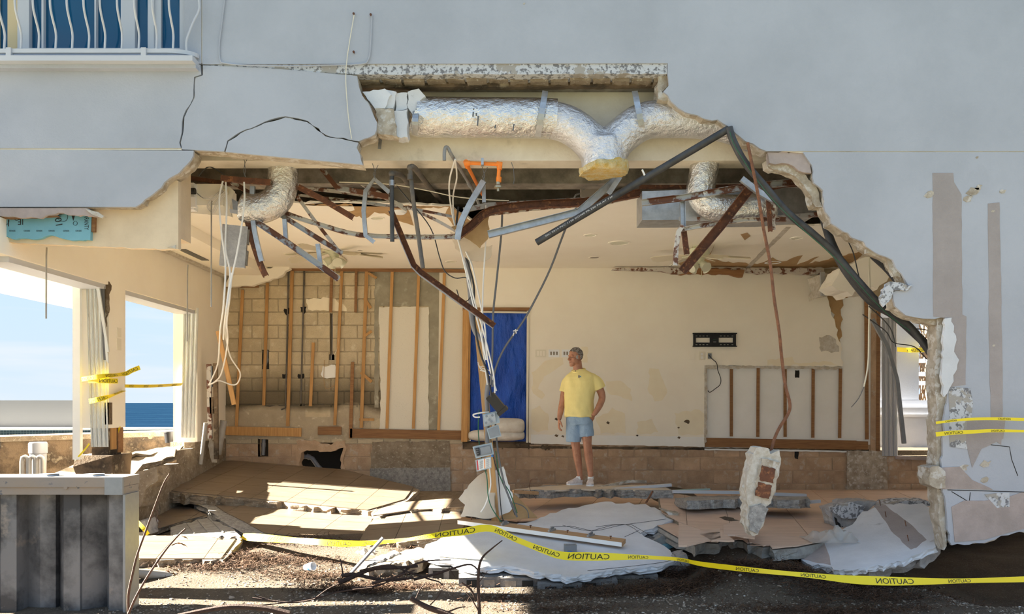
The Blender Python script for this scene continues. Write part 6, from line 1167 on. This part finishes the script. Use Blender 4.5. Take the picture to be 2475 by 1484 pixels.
tree('sapling', 'bare sapling standing in the sand before the fallen wall', 'plant', [([(1160, 1500), (1156, 1420), (1158, 1370), (1168, 1345), (1190, 1325), (1214, 1306)], 6.4, .015, .004), ([(1150, 1450), (1138, 1425), (1116, 1408)], 6.4, .010, .006), ([(1156, 1476), (1140, 1448), (1126, 1430)], 6.4, .006, .004), ([(1146, 1424), (1165, 1398), (1178, 1380)], 6.4, .004, .002)], 'bark')
tree('driftwood', 'heap of dark tangled dead branches on the sand left of the fallen wall', 'branch', [([(820, 1408), (850, 1395), (900, 1375), (960, 1372), (1010, 1368)], 7.3, .024, .012), ([(826, 1392), (856, 1388), (930, 1402), (1000, 1396)], 7.3, .02, .012), ([(1000, 1400), (1050, 1388), (1100, 1372), (1140, 1365), (1166, 1392)], 7.2, .014, .006), ([(965, 1392), (1000, 1365), (1040, 1355), (1090, 1353)], 7.3, .012, .005), ([(870, 1380), (940, 1366), (985, 1382), (1040, 1400)], 7.2, .012, .006), ([(900, 1410), (950, 1396), (1002, 1378)], 7.1, .014, .006), ([(1085, 1372), (1100, 1395)], 7.2, .006, .003), ([(935, 1375), (945, 1362), (952, 1358)], 7.3, .006, .003), ([(830, 1396), (826, 1368), (822, 1350)], 7.3, .008, .004), ([(1030, 1398), (1060, 1406), (1070, 1415)], 7.2, .007, .004), ([(850, 1420), (900, 1418), (950, 1402)], 7.1, .01, .006), ([(880, 1385), (890, 1368), (905, 1362)], 7.3, .007, .003)], 'bark')
tree('driftwood', 'long dark branch lying at the bottom edge of the picture', 'branch', [([(430, 1488), (500, 1474), (560, 1466), (640, 1470), (700, 1484)], 6.35, .016, .026), ([(560, 1466), (640, 1462), (720, 1452), (780, 1440)], 6.5, .006, .003)], 'bark')
tree('driftwood', 'dark twiggy branch end in the bottom middle', 'branch', [([(992, 1446), (1030, 1466), (1070, 1480), (1120, 1500)], 6.4, .02, .026), ([(1005, 1448), (1015, 1425), (1028, 1408)], 6.4, .006, .003), ([(1040, 1462), (1060, 1440), (1074, 1410)], 6.4, .005, .003), ([(1080, 1480), (1105, 1470), (1125, 1466)], 6.4, .007, .004)], 'bark')
tree('driftwood', 'thin dark roots on the sand below the branch heap', 'branch', [([(610, 1445), (700, 1456), (760, 1448), (820, 1430), (900, 1420)], 6.8, .008, .005), ([(760, 1448), (790, 1425), (820, 1410)], 6.8, .007, .004), ([(620, 1440), (660, 1452)], 6.8, .006, .003)], 'bark')
# ================================================================ shells and weed on the sand
def onground(x, d, dz=0): return V((x, d, gz(x, d) + dz))
r = random.Random(21); mb = MB()
blob = MB().ball((0, 0, 0), 1, 6)
for k in range(9500):
    d = 5.7 + 2.5 * r.random() ** 1.3; x = r.uniform(-3.3, 4.2)
    if d > 7.4 and x > .8 and r.random() < .8: continue
    if mnoise.noise(V((x * .9, d * 1.6, 9))) < -.05 and r.random() < .75: continue
    s_ = r.uniform(.004, .011) * (1.9 if r.random() < .05 else 1); R = Matrix.Rotation(r.uniform(0, 6.28), 3, 'Z') @ Matrix.Rotation(r.uniform(-.6, .6), 3, 'X'); c = onground(x, d, s_ * .3); k0 = len(mb.v)
    sx, sy, sz = s_ * r.uniform(.8, 1.6), s_ * r.uniform(.7, 1.1), s_ * r.uniform(.3, .7)
    mb.v += [c + R @ V((q.x * sx, q.y * sy, q.z * sz)) for q in blob.v]; mb.f += [[i + k0 for i in f] for f in blob.f]
tag(mb.build('shell_gravel', 'shell', smooth=True, kind='stuff', label='white and tan broken shells strewn over the sand in front', group=None))['category'] = 'shells'
mb = MB(); r = random.Random(31)
def weed(cx, cy, w_, dpt, n, hmax):
    for k in range(int(n * 2.2)):
        x = r.gauss(cx, w_); d = r.gauss(cy, dpt)
        if d < 5.5: continue
        l = r.uniform(.03, .11); a = r.uniform(0, 6.28); h = abs(r.gauss(0, hmax)); c = onground(x, d, h); u_ = V((math.cos(a), math.sin(a) * .6, r.uniform(-.2, .3))); s_ = r.uniform(.0012, .0032); v2 = V((-u_.y, u_.x, .4)).normalized() * s_; bend = V((r.uniform(-.03, .03), r.uniform(-.03, .03), r.uniform(-.01, .03)))
        k0 = len(mb.v); mb.v += [c - v2, c + v2, c + u_ * l * .5 + bend + v2, c + u_ * l * .5 + bend - v2, c + u_ * l + v2 * .4, c + u_ * l - v2 * .4]; mb.f += [[k0, k0 + 1, k0 + 2, k0 + 3], [k0 + 3, k0 + 2, k0 + 4, k0 + 5]]
for px_, py_, wx, wd, n, h in [(450, 1368, .4, .10, 900, .02), (640, 1372, .4, .12, 900, .015), (760, 1395, .35, .10, 500, .012), (520, 1385, .25, .08, 500, .02), (680, 1340, .35, .12, 500, .012), (830, 1425, .22, .06, 700, .03), (950, 1415, .3, .07, 600, .02), (1000, 1345, .2, .1, 250, .01), (1700, 1420, .45, .12, 1300, .022), (1900, 1425, .35, .10, 1100, .03), (2080, 1440, .4, .12, 1000, .03), (1500, 1430, .35, .1, 600, .015), (2000, 1470, .5, .1, 700, .02), (1250, 1440, .3, .1, 300, .01), (1360, 1470, .3, .08, 250, .01), (2150, 1410, .3, .06, 300, .01), (1640, 1395, .12, .05, 350, .03)]:
    d = F * 1.645 / (py_ - HY); weed((px_ - CX) / F * d, d, wx, wd, n, h)
mb.build('seaweed', 'weed', kind='stuff', label='matted brown dried seaweed strewn across the sand')['category'] = 'seaweed'
# larger single shells and stones
r = random.Random(5)
spots = [(1010, 1420), (870, 1400), (1120, 1428), (1002, 1432), (1040, 1440), (1700, 1460), (1690, 1462), (1135, 1338), (700, 1332), (820, 1396), (1742, 1418), (1900, 1400), (1620, 1425), (1560, 1440), (1460, 1455), (1230, 1432), (1310, 1452), (1085, 1450), (760, 1408), (560, 1440), (1850, 1460), (1980, 1455)]
for i, (x, y) in enumerate(spots):
    d = F * 1.64 / (y - HY); c = onground((x - CX) / F * d, d, .008); s_ = r.uniform(.014, .026)
    m_ = MB(); m_.ball(c, (s_, s_ * .8, s_ * .55), 10, .16, i); tag(m_.build('seashell', 'shell', smooth=True), 'whole pale seashell lying single on the sand', 'shell', 'single seashells on the sand')
# ================================================================ caution tape
def tape(label, pts, wpx, texts, d=None, tilt=.35, twist=(), back=True, m='tape_yellow', flipv=False, k=6, ups=None):
    """pts: pixel path with depth; wpx: tape width seen; texts: fractions of the length where the word stands"""
    t = thing('caution_tape', label, 'tape'); p = spline(PP(pts, d), k); n = len(p)
    L_ = [0]
    for a, b in zip(p, p[1:]): L_.append(L_[-1] + (b - a).length)
    tot = L_[-1]
    fr = []
    for i in range(n):
        a, b = p[max(i - 1, 0)], p[min(i + 1, n - 1)]; u_ = (b - a).normalized(); q = L_[i] / tot
        ti = tilt
        for f0, amt in twist: ti += amt * math.exp(-((q - f0) * 16) ** 2)
        nn = V((0, -math.cos(ti), math.sin(ti))); v2 = nn.cross(u_).normalized()
        if v2.z < 0: v2 = -v2
        wv = wpx(q) if callable(wpx) else wpx
        fr.append((p[i], u_, v2, (u_.cross(v2)).normalized(), wv / F * p[i].y / 2 / max(.25, abs(math.cos(ti)))))
    mb = MB()
    for c, u_, v2, nn, h in fr: mb.v += [c - v2 * h, c + v2 * h, c + v2 * h + nn * -.0006, c - v2 * h + nn * -.0006]
    for i in range(n - 1):
        a = i * 4; b = a + 4; mb.f += [[a, a + 1, b + 1, b], [a + 2, a + 3, b + 3, b + 2], [a, b, b + 3, a + 3], [a + 1, a + 2, b + 2, b + 1]]
    mb.build('ribbon', m, t, smooth=True)
    vs, fs = CAUT
    for q0 in texts:
        s0 = q0 * tot; mb = MB(); out_ = []; ok = True
        i0 = max(j for j in range(n) if L_[j] <= s0); hh = fr[i0][4]; size = hh * 1.35 / .72; 
        for v in vs:
            s_ = s0 + v.x * size * (-1 if back else 1); s_ = min(max(s_, 0), tot * .9999); j = max(jj for jj in range(n - 1) if L_[jj] <= s_); f_ = (s_ - L_[j]) / (L_[j + 1] - L_[j])
            A_, B_ = fr[j], fr[j + 1]; c = A_[0].lerp(B_[0], f_); v2 = A_[2].lerp(B_[2], f_).normalized(); nn = A_[3].lerp(B_[3], f_).normalized()
            if nn.dot(c - V((0, 0, ZC))) > 0: nn = -nn
            out_.append(c + v2 * ((v.y - .36) * size * (-1 if flipv else 1) * min(1, (A_[4] * (1 - f_) + B_[4] * f_) / hh)) + nn * .0022)
        mb.add(out_, fs); mb.build('lettering', 'ink', t)
    return t
tape('long yellow caution tape sagging across the whole foreground', [(586, 1296, 8.9), (620, 1299, 8.6), (740, 1308, 8.2), (850, 1314, 8.0), (960, 1307, 7.9), (1050, 1294, 7.8), (1120, 1285, 7.8), (1185, 1277, 7.75), (1250, 1305, 7.6), (1320, 1332, 7.45), (1362, 1343, 7.4), (1430, 1345, 7.3), (1560, 1347, 7.2), (1640, 1352, 7.0), (1700, 1364, 6.8), (1820, 1378, 6.7), (1960, 1391, 6.65), (2080, 1402, 6.6), (2250, 1405, 6.6), (2475, 1400, 6.6), (2560, 1396, 6.6)], lambda q: 13 + 3 * math.sin(q * 40) + 3 * math.sin(q * 17), [.03, .08, .14, .19, .235, .30, .34, .405, .46, .51, .565, .62, .69, .755, .835, .90], tilt=.25, twist=[(.1, .6), (.2, -.4), (.33, .7), (.5, .5), (.66, -.5), (.78, .6)])
tape('upper yellow caution tape on the right wall', [(2262, 1022, 7.07), (2330, 1014, 7.05), (2400, 1012, 7.04), (2480, 1014, 7.03), (2560, 1016, 7.03)], lambda q: 6 + 2 * q, [.12, .55], back=False, tilt=.1)
tape('lower yellow caution tape on the right wall', [(2262, 1050, 7.07), (2300, 1046, 7.05), (2360, 1043, 7.04), (2400, 1041, 7.04), (2480, 1042, 7.03), (2560, 1042, 7.03)], lambda q: 11 - 7 * q, [.14, .5], tilt=.1)
tape('yellow tape band round the bent shutter, upper strand', [(196, 917, 9.0), (215, 914, 8.94), (250, 909, 8.93), (300, 904, 9.3), (318, 896, 9.35), (338, 888, 9.35)], lambda q: 11, [.1, .5, .85], tilt=0, back=True)
tape('yellow tape band round the bent shutter, second strand', [(213, 919, 8.95), (250, 920, 8.93), (285, 921, 9.1)], lambda q: 12, [.68], tilt=0)
tape('yellow tape band round the bent shutter, lowest slanting strand', [(215, 970, 8.95), (250, 962, 8.93), (300, 944, 9.35)], lambda q: 12, [.22, .8], tilt=0)
tape('thin yellow tape stretched across the sea-view opening', [(302, 933, 9.42), (370, 933, 10.4), (440, 929, 11.5)], lambda q: 8, [.1, .35, .6, .85], tilt=0)
tape('loose yellow tape tail falling below the column over the slab', [(290, 1030, 9.3), (272, 1080, 9.3), (250, 1115, 9.2), (224, 1143, 9.1)], 4, [], tilt=.1)
tape('short loose yellow tape tail left of the shutter foot', [(216, 1072, 9.0), (204, 1088, 9.0), (189, 1104, 8.95)], 4, [], tilt=.1)
tape('yellow tape scrap in the hollow beside the steel bulkhead', [(300, 1244, 9.0), (325, 1256, 8.95), (345, 1275, 8.9), (358, 1292, 8.9)], 9, [.6], tilt=.3)
tape('yellow tape across the white column outside the right doorway', [(2166, 844, 14.0), (2190, 846, 14.0), (2222, 846, 14.0), (2330, 842, 14.2)], lambda q: 11, [.27], back=False, tilt=0)
tape('yellow tape end fluttering at the outside railing', [(2228, 990, 14.3), (2242, 975, 14.3), (2262, 962, 14.3)], 7, [], tilt=0)
# ================================================================ the man
from mathutils.bvhtree import BVHTree
O = P(1407, 1172, 10.95); O.z = ZC - 1.092
man = thing('person', 'man in a yellow t-shirt and blue shorts standing with a hand in his pocket', 'person')
def W(x, y, z): return O + V((x, y, z))
def limb(mb, pts, rs, n=14, k=5):
    mb.tube([W(*p) for p in pts], 1, n, k, taper=rs)
    for p, r_ in ((pts[0], rs[0]), (pts[-1], rs[-1])): mb.ball(W(*p), r_ * .98, 12)
def rings(mb, R_, ax, n=28):
    """R_: (z, cx, cy, half width, half depth); ax: angle of the width axis"""
    ca, sa = math.cos(ax), math.sin(ax); vs = []
    for z, cx, cy, a, b in R_:
        for i in range(n):
            t_ = 2 * math.pi * i / n; u_, v_ = math.cos(t_), math.sin(t_); u_ = math.copysign(abs(u_) ** .85, u_) * a; v_ = math.copysign(abs(v_) ** .85, v_) * b
            vs.append(W(cx + u_ * ca - v_ * sa, cy + u_ * sa + v_ * ca, z))
    m_ = len(R_); fs = [[j * n + i, j * n + (i + 1) % n, (j + 1) * n + (i + 1) % n, (j + 1) * n + i] for j in range(m_ - 1) for i in range(n)]
    mb.add(vs, fs + [list(range(n))[::-1], [(m_ - 1) * n + i for i in range(n)]])
TA = -.42
body = MB()
rings(body, [(.86, -.035, 0, .15, .09), (1.05, -.04, 0, .15, .095), (1.25, -.03, 0, .165, .10), (1.38, -.015, 0, .165, .095), (1.46, -.02, .01, .10, .07), (1.51, -.04, .01, .06, .055)], TA)
HF = V((-.84, -.54, -.06)).normalized(); HL = V((.54, -.84, 0)).normalized(); HU = HL.cross(HF) * -1
if HU.z < 0: HU = -HU
HC = V((-.092, -.01, 1.692))
RH = Matrix((HF, HL, HU)).transposed()
def H(f, l, u): return O + HC + HF * f + HL * l + HU * u
def hb(f, l, u, r_, n=16): body.ball(H(f, l, u), r_, n, rot=RH)
body.tube([W(-.035, .02, 1.46), W(-.055, .01, 1.53), H(-.025, 0, -.05)], 1, 16, 4, taper=[.074, .062, .060])
hb(-.012, 0, .030, (.098, .076, .094), 24); hb(.020, 0, -.035, (.072, .062, .080), 20); hb(.066, 0, -.104, (.026, .030, .020)); hb(.05, 0, -.075, (.042, .045, .04))
for s_ in (-1, 1):
    hb(.005, .050 * s_, -.062, (.034, .017, .036)); hb(.052, .041 * s_, -.020, (.026, .022, .020)); hb(.074, .028 * s_, .024, (.016, .025, .010)); hb(-.006, .078 * s_, -.004, (.018, .008, .032)); hb(.094, .012 * s_, -.034, (.011, .010, .008), 10)
    hb(.070, .030 * s_, .010, (.016, .019, .006), 10); hb(.062, .030 * s_, -.016, (.018, .022, .010), 10)
body.tube([H(.080, 0, .022), H(.100, 0, -.008), H(.116, 0, -.030)], 1, 10, 3, taper=[.009, .011, .013]); hb(.109, 0, -.032, (.014, .012, .010), 10)
hb(.078, 0, -.056, (.016, .028, .012)); hb(.080, 0, -.082, (.012, .024, .009))
# arms
limb(body, [(-.165, .065, 1.395), (-.222, .08, 1.26), (-.256, .075, 1.10), (-.285, .03, .97), (-.302, .005, .875)], [.050, .051, .043, .040, .027])
limb(body, [(.145, -.06, 1.40), (.215, -.07, 1.29), (.258, -.06, 1.165), (.215, -.12, 1.05), (.150, -.150, .945)], [.050, .055, .046, .043, .030])
def hand(w0, dirn, wide, thick, curl, thumb_side, spread=.0235, thumb=True):
    """wrist point, direction to the knuckles, width axis (index side positive), palm normal"""
    d_, a_, n_ = V(dirn).normalized(), V(wide).normalized(), V(thick).normalized(); c = W(*w0)
    pal = [(-.46, 0), (-.3, .012), (0, .015), (.3, .012), (.46, 0), (.3, -.012), (0, -.014), (-.3, -.012)]
    rr = []
    for t_, wd in ((0, .050), (.03, .072), (.065, .086), (.09, .084), (.098, .07)):
        rr.append([c + d_ * t_ + a_ * (q * wd) + n_ * v_ for q, v_ in pal])
    m_ = len(pal); vs = [p for R_ in rr for p in R_]; body.add(vs, [[j * m_ + i, j * m_ + (i + 1) % m_, (j + 1) * m_ + (i + 1) % m_, (j + 1) * m_ + i] for j in range(4) for i in range(m_)] + [list(range(m_))[::-1], [4 * m_ + i for i in range(m_)]])
    for i, L_ in enumerate((.070, .080, .074, .058)):
        q = c + d_ * .088 + a_ * ((1.5 - i) * spread * .92); dd_ = d_ + a_ * (1.5 - i) * .07; pts = [q - d_ * .02]; ang = curl * .5
        for seg in (.45, .32, .23):
            dv = (dd_ * math.cos(ang) + n_ * math.sin(ang)).normalized(); q = q + dv * L_ * seg; pts.append(q); ang += curl
        body.tube([pts[0]] + pts[1:], 1, 9, 3, taper=[.0098, .0098, .0088, .0074]); body.ball(pts[-1], .0074, 8)
    if thumb:
        q = c + d_ * .02 + a_ * .026; t1 = (d_ * .75 + a_ * .62 + n_ * .35).normalized(); t2 = (d_ * .95 + a_ * .15 + n_ * .4).normalized(); p1 = q + t1 * .045; p2 = p1 + t2 * .032; p3 = p2 + t2 * .024
        body.tube([q, p1, p2, p3], 1, 9, 3, taper=[.014, .0125, .011, .0085]); body.ball(p3, .0085, 8)
hand((-.303, 0, .872), (-.06, -.10, -1), (.1, -1, .1), (1, .12, 0), .42, 1)
hand((.142, -.148, .948), (-.50, .72, -1), (-.80, -.30, .12), (-.30, .80, .35), .25, 1, thumb=False)
# legs
limb(body, [(-.115, .02, .88), (-.10, .025, .68), (-.082, .02, .515), (-.058, .045, .36), (-.030, .045, .17), (-.022, .04, .085)], [.085, .078, .056, .056, .038, .034])
limb(body, [(.045, -.02, .88), (.055, -.03, .70), (.066, -.035, .545), (.088, .0, .38), (.108, .0, .18), (.112, .0, .09)], [.085, .078, .056, .058, .038, .034])
remesh(body, 'body', 'skin', man, .0042, 2)
# eyes, brows, lips
for s_ in (-1, 1):
    MB().ball(H(.075, .030 * s_, -.002), (.010, .011, .0048), 12, rot=RH).build('eye', 'eye_white', man, smooth=True); MB().ball(H(.0815, .030 * s_, -.002), (.005, .005, .0045), 10, rot=RH).build('iris', 'eye_dark', man, smooth=True)
    MB().ball(H(.080, .031 * s_, .027), (.006, .019, .004), 10, rot=RH).build('eyebrow', 'hair', man, smooth=True)
MB().ball(H(.091, 0, -.070), (.006, .022, .0032), 12, rot=RH).build('mouth', 'lips', man, smooth=True)
def cap(c, r_, keep, m_, name, seed):
    mb = MB().ball((0, 0, 0), 1, 90); fs = []; pts = [V((c[0] + q.x * r_[0], c[1] + q.y * r_[1], c[2] + q.z * r_[2])) for q in mb.v]
    ok = [keep(p) for p in pts]
    mb.f = [f for f in mb.f if sum(ok[i] for i in f) >= 3]; mb.v = [H(*(p + (p - V(c)).normalized() * .005 * mnoise.noise(p * 60 + V((seed, 0, 0))))) for p in pts]
    return mb.build(name, m_, man, smooth=True)
cap((-.016, 0, .034), (.1, .081, .098), lambda p: p.z > .012 + .95 * p.x + .012 * mnoise.noise(p * 40) + (.02 if abs(p.y) > .055 and p.x > -.03 else 0) and p.z > -.055, 'hair', 'hair', 1)
cap((-.016, 0, .034), (.1, .0825, .098), lambda p: abs(p.y) > .060 and p.z > -.035 + .6 * p.x + .01 * mnoise.noise(p * 60) and p.z < .022 + .01 * mnoise.noise(p * 70) and p.x < .040 and p.x > -.05, 'hair_white', 'hair_side', 2)
# shirt
sh = MB()
rings(sh, [(.905, -.035, -.005, .196, .142), (.93, -.036, -.005, .198, .145), (1.0, -.04, -.005, .192, .142), (1.10, -.04, -.005, .192, .142), (1.20, -.034, -.003, .202, .146), (1.30, -.022, 0, .214, .146), (1.38, -.014, .0, .216, .138), (1.43, -.014, .0, .206, .122), (1.465, -.018, .004, .176, .104), (1.495, -.026, .01, .135, .088), (1.52, -.034, .016, .098, .078), (1.537, -.040, .020, .078, .068)], TA, 36)
for pts, rs in (([(-.150, .05, 1.415), (-.195, .075, 1.35), (-.228, .08, 1.235)], [.066, .073, .075]), ([(.130, -.05, 1.415), (.185, -.07, 1.36), (.232, -.07, 1.275)], [.068, .078, .082])): sh.tube([W(*p) for p in pts], 1, 20, 5, taper=rs); sh.ball(W(*pts[0]), rs[0], 14)
shirt = remesh(sh, 'tshirt', 'shirt', man, .008, 3)
me = shirt.data
for v in me.vertices:
    p = v.co - O; k = max(0, 1 - abs(p.z - .98) / .22); q = mnoise.noise(V((p.x * 9 + p.z * 5, p.y * 7, p.z * 6 - p.x * 6))); q2 = mnoise.noise(V((p.x * 16 - p.z * 9, p.y * 14, p.z * 14)))
    q3 = mnoise.noise(V((p.x * 15 + p.z * 3.5, p.y * 11, p.z * 2.5))); v.co += v.normal * (q * (.005 + .012 * k) + q2 * .003 + q3 * .006)
MB().sweep([W(-.046, .012, 1.522) + V((math.cos(a) * .080, math.sin(a) * .074, -.026 * math.cos(a - 4.2))) for a in [k * math.pi / 14 for k in range(29)]], [(-.008, -.012), (.008, -.012), (.008, .012), (-.008, .012)], up=(0, 0, 1)).build('collar', 'shirt', man, smooth=True)
# shorts
st = MB()
rings(st, [(.80, -.03, .0, .17, .128), (.86, -.032, 0, .178, .132), (.95, -.035, 0, .176, .126)], TA)
for pts, rs in (([(-.105, .02, .86), (-.108, .02, .70), (-.110, .02, .57)], [.102, .104, .100]), ([(.040, -.02, .86), (.050, -.03, .74), (.060, -.035, .645)], [.100, .098, .092])): st.tube([W(*p) for p in pts], 1, 20, 5, taper=rs)
shorts = remesh(st, 'shorts', 'shorts', man, .008, 3)
for v in shorts.data.vertices:
    p = v.co - O; v.co += v.normal * (mnoise.noise(V((p.x * 10 + p.z * 7, p.y * 9, p.z * 8 - p.x * 8))) * .008)
def on(o, x, y, off=.002):
    bv = BVHTree.FromPolygons([v.co for v in o.data.vertices], [p.vertices for p in o.data.polygons]); e = V((0, 0, ZC)); d_ = V(((x - CX) / F, 1, (HY - y) / F)).normalized(); h_ = bv.ray_cast(e, d_)
    return (h_[0] - d_ * off) if h_[0] else P(x, y, 10.8)
MB().prism([on(shirt, x, y, .004) for x, y in [(1398, 906), (1401, 907), (1402, 911), (1400, 914), (1397, 912)]], (0, .004, 0)).build('emblem', 'cap_paint', man); MB().prism([on(shirt, x, y, .004) for x, y in [(1402, 908), (1405, 909), (1404, 912), (1402, 911)]], (0, .004, 0)).build('emblem', 'foam_blue', man)
MB().ball(on(shirt, 1391, 897, .004), .008, 8).build('clip_microphone', 'plastic_black', man, smooth=True)
for q in ([(1392, 1010), (1391, 1022), (1396, 1040), (1402, 1052)], [(1374, 1008), (1375, 1016), (1377, 1026)], [(1388, 1006), (1387, 1014), (1388, 1022)]): MB().tube([on(shorts, x, y, .0) for x, y in q], .0025, 5, 3).build('seam', 'shorts', man, smooth=True)
# shoes
def shoe(heel, toe, seed):
    h_, t_ = W(*heel), W(*toe); u_ = (t_ - h_).normalized(); s_ = V((-u_.y, u_.x, 0)); mb = MB(); L_ = (t_ - h_).length
    for f, wd, ht in ((0, .030, .07), (.12, .037, .085), (.3, .038, .092), (.5, .042, .075), (.7, .048, .056), (.88, .044, .046), (1, .024, .034)):
        for i in range(14):
            a = 2 * math.pi * i / 14; mb.v.append(h_ + u_ * (f * L_) + s_ * (math.cos(a) * wd) + V((0, 0, .012 + max(-.0, .5 + .5 * math.sin(a)) * ht)))
    mb.f = [[j * 14 + i, j * 14 + (i + 1) % 14, (j + 1) * 14 + (i + 1) % 14, (j + 1) * 14 + i] for j in range(6) for i in range(14)] + [list(range(14))[::-1], [84 + i for i in range(14)]]
    o = mb.build('shoe', 'shoe', man, smooth=True)
    MB().prism([h_ + u_ * (f * L_) + s_ * q for f, q in ((-.03, -.02), (.1, -.041), (.45, -.043), (.75, -.052), (.95, -.044), (1.03, 0), (.95, .044), (.75, .052), (.45, .043), (.1, .041), (-.03, .02))], (0, 0, .022)).build('sole', 'white_plastic', o)
    for k in range(4):
        f = .38 + k * .09; z = .10 - k * .011; MB().tube([h_ + u_ * (f * L_) + s_ * q + V((0, 0, z - abs(q) * .5)) for q in (-.024, 0, .024)], .0035, 5, 3).build('lace', 'white_plastic', o, smooth=True)
    mb = MB(); mb.tube([h_ + u_ * (.16 * L_) + V((0, 0, .075)), h_ + u_ * (.17 * L_) + V((0, 0, .115))], .041, 14, taper=[1, .92]); mb.build('sock', 'white_plastic', o, smooth=True)
shoe((-.005, .062, 0), (-.20, -.05, 0), 1); shoe((.118, .045, 0), (.082, -.205, 0), 2)
settle()
